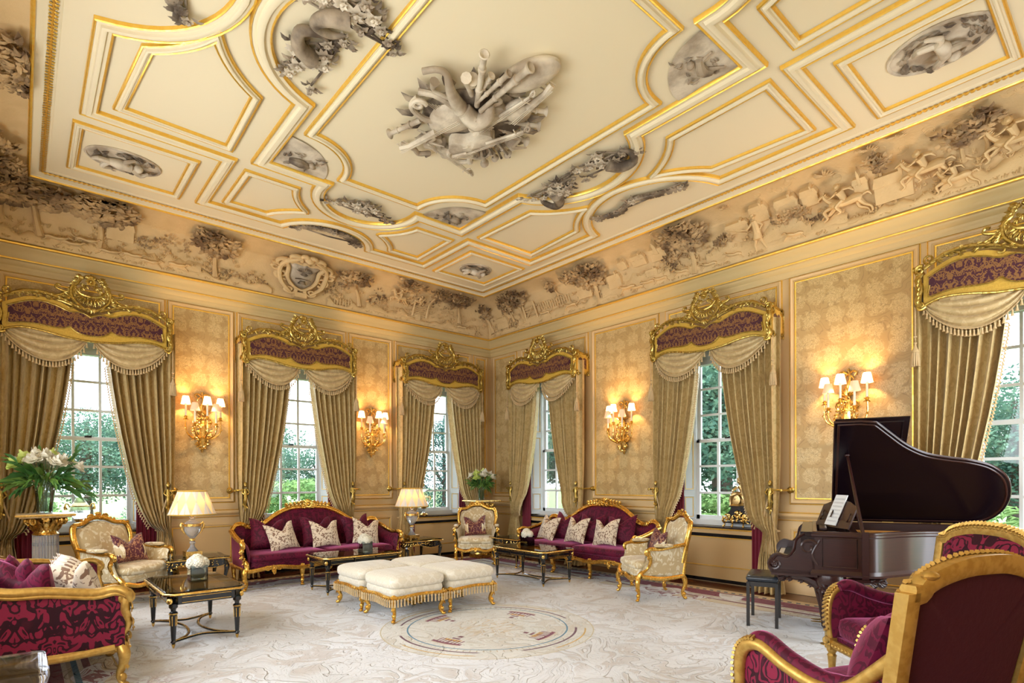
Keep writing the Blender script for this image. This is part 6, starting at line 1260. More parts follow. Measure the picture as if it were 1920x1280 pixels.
# ------------------------------------------------------------------ table lamps
def table_lamp():
    o = empty('table_lamp', label='x', cat='table lamp', group='crystal urn table lamps'); B = MT['ormolu']; m = M()
    m.box((0, 0, .042), (.19, .19, .05)); [m.box((sx * .075, sy * .075, .009), (.035, .035, .018)) for sx in (-1, 1) for sy in (-1, 1)]; m.lathe([(.03, .20), (.034, .205), (.03, .225), (.018, .235)], (0, 0, 0), 14); m.lathe([(.085, .385), (.098, .39), (.098, .42), (.082, .425)], (0, 0, 0), 24); m.lathe([(.014, .51), (.022, .52), (.02, .54), (.008, .55), (.008, .62)], (0, 0, 0), 10)
    for s in (-1, 1): m.tube(smooth_path([(s * .09, 0, .41), (s * .125, 0, .425), (s * .13, 0, .38), (s * .11, 0, .33), (s * .085, 0, .29)], 4), [.008, .012, .014, .010, .006], 7); acan(m, (s * .12, 0, .39), (s * .3, 0, -1), (0, 1, 0), .05, 4, (s, 0, 0)); m.ball((s * .122, 0, .43), .014, 7)
    m.build('gilt_mounts', B, o); m = M()
    m.lathe([(.0, .067), (.07, .067), (.055, .085), (.03, .12), (.022, .15), (.036, .175), (.02, .2), (.0, .2)], (0, 0, 0), 20); n = 40
    m.grid(lambda u, v: (lambda r_, z: V(r_ * (1 + .035 * (int(u * n) % 2)) * cos(2 * pi * u), r_ * (1 + .035 * (int(u * n) % 2)) * sin(2 * pi * u), z))(lerpl([.02, .05, .072, .086, .092, .09], v), .23 + .155 * v), n, 8, cu=True)
    m.lathe([(.09, .425), (.085, .44), (.04, .47), (.026, .49), (.042, .512), (.014, .515), (0, .515)], (0, 0, 0), 20); m.build('crystal_body', MT['crystal'], o)
    m = M(); Rb, Rt, z0, z1 = .275, .165, .545, .845
    m.grid(lambda u, v: V((Rb + (Rt - Rb) * v) * cos(2 * pi * u), (Rb + (Rt - Rb) * v) * sin(2 * pi * u), z0 + (z1 - z0) * v), 48, 1, cu=True); sh = m.build('lamp_shade', MT['lampshade'], o)
    m = M(); 
    for z, r_ in ((z0, Rb), (z1, Rt)): m = M(); m.tube([(r_ * cos(t * pi / 24), r_ * sin(t * pi / 24), z) for t in range(48)], .009, 6, closed=True); m.build('shade_braid', MT['pelmetgold'], sh)
    m = M(); n = 12     # gathered silk forming diamonds
    for k in range(n):
        t = 2 * pi * k / n
        for s in (-1, 1):
            for j in range(4):
                e = (.02 + .11 * j / 1.6) * 0; a1 = t + s * (.015 + .055 * j); za, zb = (z0 + (z1 - z0) * .55), (z0 if True else z1)
                for zz, vv in ((z0, 0), (z1, 1)):
                    rr = (Rb + (Rt - Rb) * vv) * 1.012; rm = (Rb + (Rt - Rb) * .55) * 1.02
                    a2 = t + s * .004 * j; m.add([(rm * cos(a2), rm * sin(a2), za), (rr * cos(a1), rr * sin(a1), zz), (rr * cos(a1 + s * .06), rr * sin(a1 + s * .06), zz)], [(0, 1, 2)])
        m.ball(((Rb + (Rt - Rb) * .55) * 1.02 * cos(t), (Rb + (Rt - Rb) * .55) * 1.02 * sin(t), z0 + (z1 - z0) * .55), .007, 6)
    m.build('silk_gathers', MT['lampshade2'], sh, False); m = M(); m.ball((0, 0, .68), .03, 8); m.build('bulb', MT['bulb'], o); point((0, 0, .70), 5.0, (1, .70, .40), .04, 'table_lamp_light', o); return o
l1 = table_lamp(); l1.location = (-5.90, -1.14, .4975); l1['label'] = 'crystal urn lamp with diamond pleated shade, left of the left-hand sofa'
l2 = dup(l1, (-2.60, -1.10, .4975), 0, 'crystal urn lamp with diamond pleated shade, right of the left-hand sofa')
# ------------------------------------------------------------------ crystal pedestals, vases, flowers
def pedestal():
    o = empty('crystal_pedestal', label='x', cat='pedestal', group='crystal column pedestals with gilt capitals'); B = MT['ormolu']; m = M(); n = 56
    m.grid(lambda u, v: (lambda r_: V(r_ * cos(2 * pi * u), r_ * sin(2 * pi * u), .10 + .76 * v))(.115 * (1 + (.07 if int(u * n) % 2 else 0) * (0 if .40 < v < .62 else 1) + (.05 * ((int(u * n) + int(v * 40)) % 2) if .40 < v < .62 else 0))), n, 40, cu=True); m.build('crystal_column', MT['crystal'], o)
    m = M(); m.box((0, 0, .03), (.34, .34, .06)); m.lathe([(.15, .06), (.16, .075), (.13, .10), (.118, .105)], (0, 0, 0), 28); m.build('gilt_base', B, o)
    m = M(); m.lathe([(.0, .85), (.118, .85), (.125, .865), (.11, .88), (.10, .90), (.12, .98), (.16, 1.05), (.18, 1.06), (0, 1.06)], (0, 0, 0), 28)
    for k in range(16):
        t = 2 * pi * k / 16; d = V(cos(t), sin(t), 0); m.leaf(d * .108 + V(0, 0, .885), V(d.x * .25, d.y * .25, 1), d, .13, .05, -.5); 
        if k % 2: m.leaf(d * .115 + V(0, 0, .94), V(d.x * .5, d.y * .5, 1), d, .12, .05, -.6)
    for k in range(4):
        t = pi / 4 + pi / 2 * k; d = V(cos(t), sin(t), 0)
        for s in (-1, 1): e = d.cross(V(0, 0, 1)) * s; m.scroll(d * .19 + e * .03 + V(0, 0, 1.02), d, (0, 0, 1), .045, 1.4, .016, 1.2, -1, 16, 7)
        rosette(m, V(cos(t + pi / 4) * .17, sin(t + pi / 4) * .17, 1.04), .04, (cos(t + pi / 4), sin(t + pi / 4), 0))
    m.build('corinthian_capital', B, o); m = M(); m.box((0, 0, 1.085), (.52, .52, .03)); m.box((0, 0, 1.066), (.46, .46, .014)); m.build('marble_top', MT['paint'], o, False); m = M(); m.tube([(-.26, -.26, 1.085), (.26, -.26, 1.085), (.26, .26, 1.085), (-.26, .26, 1.085)], .013, 6, closed=True); m.build('gilt_rim', B, o); return o
p1_ = pedestal(); p1_.location = (-7.37, -.92, 0); p1_['label'] = 'crystal column pedestal with gilt capital at the leftmost window'
dup(p1_, (-.86, -.78, 0), 0, 'crystal column pedestal with gilt capital in the far corner')
def vase(h, r0, r1, sq=False, label='', loc=(0, 0, 0), name='glass_vase', group=None):
    o = empty(name, loc, 0, label, 'vase', group); m = M(); n = 32
    m.grid(lambda u, v: (lambda r_: V(r_ * (1 + .02 * cos(12 * 2 * pi * u)) * cos(2 * pi * u), r_ * (1 + .02 * cos(24 * pi * u)) * sin(2 * pi * u), .004 + h * v))(r0 + (r1 - r0) * v ** 1.6), 48, 6, cu=True); m.lathe([(0, .004), (r0, .004)], (0, 0, 0), 24); m.lathe([(0, .03), (r0 * .98, .03)], (0, 0, 0), 24); m.build('glass', MT['vaseglass'], o); m = M(); m.lathe([(0, .032), (r0 * .93, .032), (r0 + (r1 - r0) * .4, h * .7), (0, h * .7)], (0, 0, 0), 24); m.build('water', MT['water'], o); return o
def rose(m, c, r, seed=0, ax=(0, 0, 1)):
    c = Vector(c); q = Vector(ax).normalized().to_track_quat('Z', 'X'); rr = random.Random(seed)
    for ring, (n, rad, tilt) in enumerate(((6, 1.0, .35), (6, .78, .7), (5, .52, 1.2), (3, .28, 1.8))):
        for k in range(n):
            a = 2 * pi * k / n + ring * .6 + rr.random() * .3; d = V(cos(a), sin(a), 0)
            def fn(u, v, d=d, rad=rad, tilt=tilt): w = (u - .5) * 2; e = d.cross(V(0, 0, 1)); return c + q @ (d * (r * rad * (.30 + .60 * v - .15 * v ** 4) * (1 - .12 * w * w)) + e * (w * r * .70 * rad * sin(pi * min(.95, .25 + v * .5))) + V(0, 0, r * (.15 + tilt * .5 * v ** 1.3 * (1 - .3 * w * w)) - r * .3))
            m.grid(fn, 4, 4)
def bouq(name, loc, scale, seed, label, blooms, leaves, lm, spread=1.0, group=None):
    o = empty(name, loc, 0, label, 'flowers', group); r = random.Random(seed); m = M(); g = M(); s = scale
    tips = []
    for i in range(blooms[0]):
        a = i * 2.4; q = math.sqrt((i + .5) / blooms[0]); p = V(cos(a) * q * .27, sin(a) * q * .27, .34 - .14 * q * q + r.uniform(-.02, .02)) * s; tips.append(p)
    for i, p in enumerate(tips):
        f = M(); rose(f, p, blooms[1] * s, i, (p.x, p.y, .35 * s)); f.build('bloom', MT['petal'] if i % 4 else MT['petalg'], o, 70)
        m.tube(smooth_path([V(0, 0, -.28 * s) + p * .12, V(p.x * .3, p.y * .3, 0), p * .97], 3), .004, 4)
    m.build('stems', MT['stem'], o)
    for k, mt in ((0, 'leaf'), (1, lm)):
        m = M()
        for i in range(leaves // 2):
            a = r.uniform(0, 2 * pi); e = r.uniform(-.45, .5) if i % 4 else r.uniform(.6, 1.3); d = V(cos(a), sin(a), e); b = V(cos(a) * .10, sin(a) * .10, r.uniform(.0, .10)) * s; L = r.uniform(.10, .17) * s * spread
            m.leaf(b, d, (0, 0, 1), L * 1.5, L * .26, .5)
            if i % 3 == 0:
                t = b + d * L * 1.1; m.tube([b * .3, b, t], .003 * s, 4)
                for j in range(4): m.leaf(t - d * L * .2 * j, d + V(r.uniform(-.8, .8), r.uniform(-.8, .8), r.uniform(-.2, .4)), (0, 0, 1), L * .9, L * .22, .4)
        m.build('foliage', MT[mt], o, False)
    return o
VZ = 1.102
vase(.34, .075, .11, label='clear glass vase on the crystal pedestal at the leftmost window', loc=(-7.38, -.92, VZ), group='glass vases on pedestals')
bouq('rose_bouquet', (-7.38, -.92, VZ + .31), 1.15, 3, 'white rose bouquet with long green leaves in the vase at the leftmost window', (14, .105), 60, 'leaf2', 1.15)
vase(.26, .055, .06, label='clear glass vase on the crystal pedestal in the far corner', loc=(-.86, -.78, VZ), group='glass vases on pedestals')
bouq('white_bouquet', (-.86, -.78, VZ + .24), .95, 7, 'white and lime bouquet in the vase on the far corner pedestal', (14, .10), 60, 'leaf2', .9)
def cube_vase(loc, label, first=None):
    if first: return dup(first, loc, 0, label)
    o = empty('cube_vase', loc, 0, label, 'vase', 'glass cube vases of white hydrangea'); m = M(); a = .075
    for s in (-1, 1): m.b2(s * a, s * (a - .008), -a, a, .0, .15); m.b2(-a + .008, a - .008, s * a, s * (a - .008), .0, .15)
    m.b2(-a, a, -a, a, 0, .012); m.build('glass_cube', MT['vaseglass'], o, False)
    m = M(); m.sell((0, 0, .068), (.055, .055, .05), .5, .3, 20, 8); [m.tube([(x, y, .03), (x * .6, y * .6, .15)], .004, 4) for x, y in ((.03, 0), (-.02, .03), (0, -.03))]; m.build('leaf_lining', MT['moss'], o)
    return o
def hydr(loc, label, first=None):
    if first: return dup(first, loc, 0, label)
    o = empty('hydrangea', loc, 0, label, 'flowers', 'white hydrangea heads'); r = random.Random(2); m = M()
    for c, R0 in ((V(-.035, 0, .04), .062), (V(.045, .01, .035), .058), (V(0, .02, .065), .06), (V(.0, -.035, .04), .055)):
        for i in range(70):
            z = 1 - 1.6 * (i + .5) / 70; a = i * 2.4; q = math.sqrt(max(0, 1 - z * z)); d = V(q * cos(a), q * sin(a), z); p = c + d * R0; u = d.orthogonal().normalized(); w = d.cross(u)
            for k in range(4): t = k * pi / 2 + r.random(); m.leaf(p, u * cos(t) + w * sin(t) + d * .3, d, .017, .016, .2)
        m.ball(c, R0 * .9, 8)
    m.build('florets', MT['petal'], o, False); return o
cv1 = cube_vase((-6.28, -3.22, .4975), 'glass cube vase on the coffee table by the near-left sofa'); h1 = hydr((-6.28, -3.22, .625), 'white hydrangea on the coffee table by the near-left sofa')
for x, y, n in ((-4.05, -2.30, 'left-hand'), (-1.86, -3.18, 'right-hand')): cube_vase((x, y, .4975), 'glass cube vase on the coffee table by the %s sofa' % n, cv1); hydr((x, y, .625), 'white hydrangea on the coffee table by the %s sofa' % n, h1)
# crystal urns on the window sills
def urn():
    o = empty('crystal_urn', label='x', cat='urn', group='lidded crystal urns on window sills'); m = M(); n = 40
    m.grid(lambda u, v: (lambda r_, z: V(r_ * (1 + .03 * (int(u * n) % 2)) * cos(2 * pi * u), r_ * (1 + .03 * (int(u * n) % 2)) * sin(2 * pi * u), z))(lerpl([.03, .07, .098, .11, .112, .105], v), .15 + .19 * v), n, 8, cu=True)
    m.lathe([(.10, .35), (.075, .39), (.05, .43), (.042, .46), (.06, .49), (.075, .51), (.045, .535), (.02, .57), (0, .575)], (0, 0, 0), 24); m.lathe([(.03, .14), (.02, .12), (.03, .07), (.05, .05)], (0, 0, 0), 16); m.build('crystal_body', MT['crystal'], o)
    m = M(); m.lathe([(.0, .13), (.045, .13), (.06, .16), (.075, .175)], (0, 0, 0), 20); m.lathe([(.105, .338), (.11, .345), (.104, .352)], (0, 0, 0), 28); m.lathe([(0, .565), (.014, .57), (.02, .59), (.016, .61), (0, .625)], (0, 0, 0), 10); m.lathe([(0, .0), (.075, .0), (.078, .02), (.05, .045), (.05, .052), (0, .052)], (0, 0, 0), 20)
    for s in (-1, 1):
        m.tube(smooth_path([(s * .108, 0, .33), (s * .125, 0, .37), (s * .15, 0, .375), (s * .155, 0, .34), (s * .15, 0, .30)], 4), [.006, .008, .008, .010, .012], 7); m.tube(smooth_path([(s * .108, 0, .33), (s * .11, 0, .27), (s * .10, 0, .22)], 3), .006, 6)
        for k in range(4): m.leaf((s * .152, 0, .36), (s * (-.3 + .2 * k), .2 * (k - 1.5), -1), (s, 0, 0), .075, .02)
    m.build('gilt_mounts', MT['ormolu'], o); return o
u1 = urn(); u1.location = (-6.99, .07, .8); u1['label'] = 'lidded crystal urn with gilt handles on the leftmost window sill'; dup(u1, (-1.63, .07, .8), 0, 'lidded crystal urn with gilt handles on the sill of the left-wall window nearest the corner')
# ------------------------------------------------------------------ clock
ck = empty('mantel_clock', (.10, -5.50, .80), -pi / 2, 'bronze figural mantel clock on dark base on the window sill', 'clock'); m = M()
m.prism([(-.15, .10), (.15, .10), (.17, .17), (.11, .24), (.10, .28), (-.10, .28), (-.11, .24), (-.17, .17)], -.08, .08); m.b2(-.12, .12, -.09, .09, .28, .30); m.b2(-.2, .2, -.085, .085, .055, .075); m.build('dark_base', MT['darkbr'], ck); m = M()
for x in (-.20, -.08, .08, .20):
    for y in (-.075, .075): m.tube(smooth_path([(x, y, .14), (x * 1.1, y * 1.2, .09), (x * .98, y, .04), (x * 1.08, y * 1.2, .0)], 3), [.022, .018, .010, .014], 7); m.ball((x * 1.06, y * 1.15, .012), .016, 7)
r = random.Random(6)
for k in range(40): x = r.uniform(-.2, .2); t = r.uniform(0, 6.28); m.leaf((x, -.09, .07 + r.random() * .14 * (1 - abs(x) * 3)), (cos(t), -.3, sin(t)), (0, -1, 0), .05, .025)
for s in (-1, 1): m.scroll((s * .16, -.085, .13), (s, 0, 0), (0, 0, 1), .045, 1.3, .014, 1, 1, 14, 6)
m.ball((0, -.095, .2), (.03, .02, .04), 8); m.build('gilt_mounts', MT['ormolu'], ck)
m = M(); m.lathe([(.0, -.05), (.085, -.05), (.09, -.06), (.082, -.075), (.072, -.078)], (-.05, .0, .385), 28, ax=(0, 1, 0)); m.lathe([(.085, -.05), (.085, .05), (0, .05)], (-.05, .0, .385), 28, ax=(0, 1, 0)); m.lathe([(.02, 0), (.12, .0), (.10, .03)], (-.04, 0, .3), 16); dr = m.build('clock_drum', MT['bronze'], ck)
m = M(); m.lathe([(0, -.077), (.072, -.077), (.072, -.07)], (-.05, 0, .385), 28, ax=(0, 1, 0)); m.build('dial', MT['dial'], dr); m = M()
for k in range(12): t = k * pi / 6; m.tube([(-.05 + .05 * sin(t), -.079, .385 + .05 * cos(t)), (-.05 + .064 * sin(t), -.079, .385 + .064 * cos(t))], .0028, 4)
m.tube([(-.05, -.081, .385), (-.05 + .03, -.081, .385 + .02)], .003, 4); m.tube([(-.05, -.081, .385), (-.06, -.081, .43)], .0022, 4); m.build('hands_and_numerals', MT['ink'], dr)
m = M()   # seated figure
m.tube(smooth_path([(.03, .02, .45), (.035, .0, .52), (.0, -.01, .585)], 3), [.05, .042, .040], 10); m.ball((-.01, -.02, .645), (.026, .028, .034), 9); m.lathe([(.052, 0), (.034, .006), (.028, .03), (0, .036)], (-.01, -.015, .662), 12); m.tube([(0, -.01, .59), (-.005, -.015, .63)], .016, 7)
m.tube(smooth_path([(.03, .0, .46), (-.03, -.07, .475), (-.08, -.09, .45)], 3), [.036, .030, .026], 8); m.tube(smooth_path([(-.08, -.09, .45), (-.10, -.08, .37), (-.10, -.09, .31)], 3), [.026, .022, .014], 8); m.tube(smooth_path([(.05, .0, .46), (.06, -.08, .465), (.09, -.10, .43), (.12, -.10, .35), (.15, -.11, .31)], 3), [.036, .03, .026, .022, .014], 8)
m.tube(smooth_path([(-.04, -.01, .57), (-.10, -.02, .52), (-.07, -.08, .50)], 3), [.02, .017, .013], 7); m.tube(smooth_path([(.04, -.01, .57), (.10, -.02, .52), (.13, -.07, .50), (.17, -.08, .47)], 3), [.02, .017, .014, .012], 7)
m.tube([(.17, -.09, .42), (.16, -.06, .56)], .006, 5); m.lathe([(.03, 0), (.04, .03), (.025, .07), (0, .08)], (.06, .0, .40), 10); m.sell((.05, .02, .37), (.11, .07, .08), .7, .7, 16, 8)
for k in range(10): m.leaf((.02 + .02 * (k % 5), .02, .50 - .02 * k), (1, .3, -1), (0, 0, 1), .06, .05)
m.build('seated_figure', MT['bronze'], ck)
# ------------------------------------------------------------------ cut-glass block at lower left
_g = G('smoky_crystal'); _a = _g.n('BsdfGlass', None, Color=(.80, .82, .88, 1), Roughness=.03, IOR=1.45); _b = _g.n('BsdfTransparent', None, Color=(.75, .76, .82, 1)); _m = _g.n('MixShader', None, i0=.35, i1=_a.outputs[0], i2=_b.outputs[0]); _g.t.links.new(_m.outputs[0], _g.out.inputs[0]); CR2_ = _g.m
cb_ = empty('crystal_side_table', (-7.69, -6.51, 0), 0, 'clear crystal block side table cut off by the lower left corner', 'side table'); m = M(); m.sell((0, 0, .722), (.185, .20, .028), .25, .22, 40, 6); m.build('thick_glass_top', CR2_, cb_, 60)
m = M(); n = 48; m.grid(lambda u, v: (lambda q: V(q[0] * .165, q[1] * .18, .02 + .675 * v))((lambda a: (math.copysign(abs(cos(a)) ** .25, cos(a)) * (1 + .02 * (int(u * n) % 2)), math.copysign(abs(sin(a)) ** .25, sin(a)) * (1 + .02 * (int(u * n) % 2))))(2 * pi * u)), n, 12, cu=True); m.build('cut_crystal_body', CR2_, cb_, 20); m = M()
for z in (.69, .60, .50): m.b2(-.16, .16, -.175, .175, z - .003, z + .003)
m.build('inner_brass_shelf', MT['mahog'], cb_, False)
# ================================================================== GRAND PIANO (local: x bass->treble, y keyboard->tail)
pn = empty('grand_piano', (-1.06, -6.59, 0), math.atan2(-.36, -.933), 'dark carved mahogany grand piano with its lid raised', 'piano'); Wp = 1.46; MH = MT['mahog']
RIM = [(p.x, p.y) for p in smooth_path([(Wp, .72, 0), (1.42, .80, 0), (1.28, .92, 0), (1.12, 1.06, 0), (1.00, 1.22, 0), (.94, 1.40, 0), (.90, 1.56, 0), (.82, 1.72, 0), (.66, 1.85, 0), (.42, 1.91, 0), (.20, 1.89, 0), (.05, 1.80, 0), (.0, 1.66, 0)], 4)]
def at_(m, z0, z1, th): pass
PTH = [(0, .30), (Wp, .30), (Wp, .50)] + RIM
m = M(); m.mould(PTH, [(0, .62), (0, 1.0), (.006, 1.006), (.034, 1.006), (.04, 1.0), (.04, .62), (0, .62)], lambda x, y, h: V(x, y, h), True); m.mould(PTH, [(-.012, .62), (-.016, .64), (-.004, .66), (0, .67)], lambda x, y, h: V(x, y, h), True); m.mould(PTH, [(-.0, .955), (-.008, .965), (-.008, .98), (0, .99)], lambda x, y, h: V(x, y, h), True)
k = len(PTH); m.add([(x, y, .625) for x, y in PTH] + [(x, y, .66) for x, y in PTH], [tuple(range(k - 1, -1, -1)), tuple(range(k, 2 * k))]); m.build('case', MH, pn, 35)
m = M(); ins_ = [(.04 + (x - .0) * .945, .62 if y < .55 else .35 + (y - .35) * .975) for x, y in PTH]; m.add([(x, y, .90) for x, y in ins_], [tuple(range(k))]); sb = m.build('iron_plate_and_soundboard', MT['spruce'], pn, False)
m = M()
for i in range(40): x = .12 + 1.18 * i / 39; ye = .8 + .95 * (1 - (x / 1.46)) ** 1.2; m.tube([(x, .62, .925), (x * .9 + .05, min(ye, 1.75), .925)], .002, 4)
m.build('strings', MT['brass'], sb); m = M(); m.tube(smooth_path([(.1, 1.70, .93), (.5, 1.5, .93), (.85, 1.1, .93), (1.3, .78, .93)], 5), .018, 6); [m.tube([(x, .64, .93), (x * .85 + .05, 1.0 + (1 - x) * .4, .93)], .016, 6) for x in (.3, .65, .95)]; m.build('plate_ribs', MT['spruce'], sb)
for s, x0 in ((0, 0), (1, Wp - .07)):
    m = M(); q = [(.32, .62), (-.03, .62), (-.055, .66), (-.06, .72), (-.03, .775), (.02, .80), (.07, .79), (.12, .785), (.16, .81), (.175, .87), (.185, .94), (.22, .985), (.26, 1.0), (.32, 1.0)]; q = [(p.x, p.y) for p in smooth_path([(a, b, 0) for a, b in q[1:]], 3)] + [(.32, .62)]
    kk = len(q); m.add([(x0, a, b) for a, b in q] + [(x0 + .07, a, b) for a, b in q], [tuple(range(kk)), tuple(range(2 * kk - 1, kk - 1, -1))] + [(i, i + kk, (i + 1) % kk + kk, (i + 1) % kk) for i in range(kk)])
    m.build('carved_cheek', MH, pn, 35)
    m = M(); xs_ = x0 + (.075 if s else -.005); sg = 1 if s else -1
    m.scroll((xs_, .0, .70), (0, 1, 0), (0, 0, 1), .055, 1.6, .016, 2, 1, 20, 7); m.tube(smooth_path([(xs_, -.04, .70), (xs_, .02, .785), (xs_, .10, .775), (xs_, .15, .83), (xs_, .175, .93), (xs_, .24, .985)], 4), .012, 7); m.scroll((xs_, .27, .86), (0, 1, 0), (0, 0, 1), .075, 1.1, .014, .5, 1, 18, 6); m.tube(smooth_path([(xs_, .36, .93), (xs_, .30, .80), (xs_, .34, .71)], 4), .010, 6)
    rosette(m, (xs_ + sg * .01, .0, .70), .03, (sg, 0, 0)); m.build('cheek_scroll_carving', MH, pn)
m = M(); m.tube([(Wp + .004, .38, .70), (Wp + .004, .64, .70), (Wp + .004, .64, .95), (Wp + .004, .38, .95)], .006, 5, closed=True); m.box((Wp, .70, .81), (.03, .05, .40)); m.build('side_panel_moulding', MH, pn)
m = M(); m.b2(.0, Wp, -.03, .34, .60, .655); m.b2(.07, Wp - .07, -.045, -.02, .62, .70); kb = m.build('keybed', MH, pn, False)
wk = M(); wk.b2(-.0108, .0108, .0, .145, .655, .70); k0 = wk.build('white_key', MT['ivory'], pn, False); nw = 52; kw = (Wp - .16) / nw
for i in range(nw): o = k0 if i == 0 else k0.copy(); (COL.objects.link(o) if i else None); o.location = (.08 + kw * (i + .5), -.01, 0)
bk_ = M(); bk_.b2(-.006, .006, .05, .145, .70, .714); b0 = bk_.build('black_key', MT['ink'], pn, False); first = True
for i in range(nw - 1):
    if i % 7 in (1, 4): continue
    o = b0 if first else b0.copy(); (None if first else COL.objects.link(o)); first = False; o.location = (.08 + kw * (i + 1), -.01, 0)
m = M(); m.add([(.07, .14, .70), (Wp - .07, .14, .70), (Wp - .07, .21, .90), (.07, .21, .90), (.07, .16, .70), (Wp - .07, .16, .70), (Wp - .07, .235, .90), (.07, .235, .90)], [(0, 1, 2, 3), (7, 6, 5, 4), (0, 4, 5, 1), (3, 2, 6, 7)]); m.b2(.0, Wp, .21, .32, .90, 1.0); m.build('fallboard', MT['lid'], pn, False)
# lid on its long hinge
A_ = R_(42); LT = lambda x, y, h=0: V(x * cos(A_) - h * sin(A_), y, 1.02 + x * sin(A_) + h * cos(A_))
LP = [(-.01, .49), (Wp - .02, .49), (Wp - .02, .70)] + [(x + .0, y + .012) for x, y in RIM[4:]] ; kk = len(LP)
m = M(); m.add([LT(x, y, 0) for x, y in LP] + [LT(x, y, .022) for x, y in LP], [tuple(range(kk - 1, -1, -1)), tuple(range(kk, 2 * kk))] + [(i, (i + 1) % kk, (i + 1) % kk + kk, i + kk) for i in range(kk)]); m.build('raised_lid', MT['lid'], pn, 35)
m = M(); m.mould(LP, [(0, .0), (-.008, .006), (-.010, .016), (-.003, .024), (.02, .024)], lambda x, y, h: LT(x, y, h), True); m.mould(LP, [(.02, -.0), (.026, -.006), (.034, -.006), (.04, 0)], lambda x, y, h: LT(x, y, h), True); m.build('lid_moulding', MH, pn)
m = M(); F0, F1 = .50, 1.06; f8 = [(x, y) for x, y in ((-.01, F0), (Wp - .02, F0), (Wp - .02, F1), (-.01, F1))]; m.add([LT(x, y, .027) for x, y in f8] + [LT(x, y, .048) for x, y in f8], [(3, 2, 1, 0), (4, 5, 6, 7), (0, 1, 5, 4), (1, 2, 6, 5), (2, 3, 7, 6), (3, 0, 4, 7)]); m.mould(f8, [(.03, .027), (.036, .021), (.044, .021), (.05, .027)], lambda x, y, h: LT(x, y, h), True); m.mould(f8, [(0, .026), (-.008, .03), (-.008, .044), (0, .05)], lambda x, y, h: LT(x, y, h), True); m.build('folded_front_lid', MT['lid'], pn, 35)
m = M(); [m.tube([(-.005, y - .05, 1.012), (-.005, y + .05, 1.012)], .009, 8) for y in (.6, 1.0, 1.5)]; m.build('lid_hinge', MT['brass'], pn)
m = M(); m.tube([(1.425, .69, .96), LT(1.02, .60, -.004)], [.016, .012], 8); m.ball(LT(1.02, .60, -.01), (.022, .022, .014), 8); m.build('lid_prop', MH, pn)
# music desk and page
TL = R_(22); DR = Matrix.Rotation(R_(24), 3, 'Z'); DK = lambda x, z, h=0: V(.74, .46, 0) + DR @ V(x - .74, z * sin(TL) + h * cos(TL), 1.0 + z * cos(TL) - h * sin(TL)); m = M(); m.add([DK(x, z, hh) for hh in (0, .014) for x, z in ((.42, 0), (1.06, 0), (1.06, .22), (.9, .27), (.74, .28), (.58, .27), (.42, .22))], [tuple(range(7)), tuple(range(13, 6, -1))] + [(i, i + 7, (i + 1) % 7 + 7, (i + 1) % 7) for i in range(7)])
for s in (.48, .66, .84, 1.0): m.scroll(DK(s, .12, -.004), (1, 0, 0), (0, sin(TL), cos(TL)), .06, 1.4, .007, s * 9, 1, 18, 5)
m.b2(.40, 1.08, .36, .42, .995, 1.01); [m.tube([DK(x, .2, .01), DK(x, -.0, .20)], .008, 6) for x in (.5, 1.0)]; m.b2(.08, Wp - .08, .32, .66, .985, .995) if False else None; m.build('music_desk', MH, pn, 35)
m = M(); [m.b2(x, x + .02, .30, .66, .97, .99) for x in (.06, Wp - .09)]; m.b2(.06, Wp - .07, .60, .66, .93, .99); m.build('desk_rail', MH, pn, False)
sm = empty('sheet_music', pn.location, pn.rotation_euler[2], 'white music page standing on the piano desk', 'sheet music'); m = M(); m.add([DK(x, z, hh) for hh in (-.012, -.006) for x, z in ((.62, .015), (.84, .015), (.84, .33), (.62, .33))], [(0, 1, 2, 3), (7, 6, 5, 4), (0, 4, 5, 1), (1, 5, 6, 2), (2, 6, 7, 3), (3, 7, 4, 0)]); m.build('page', MT['sheet'], sm, False); m = M(); r = random.Random(1)
for j in range(7):
    for l in range(5): z = .05 + j * .038 + l * .0035; m.add([DK(.635, z, -.0125), DK(.825, z, -.0125), DK(.825, z + .0008, -.0125), DK(.635, z + .0008, -.0125)], [(0, 1, 2, 3)])
    for q in range(12): m.ball(DK(.645 + q * .015, .052 + j * .038 + r.random() * .012, -.0127), (.0018, .001, .0016), 4)
m.build('printed_staves', MT['steel'], sm, False)
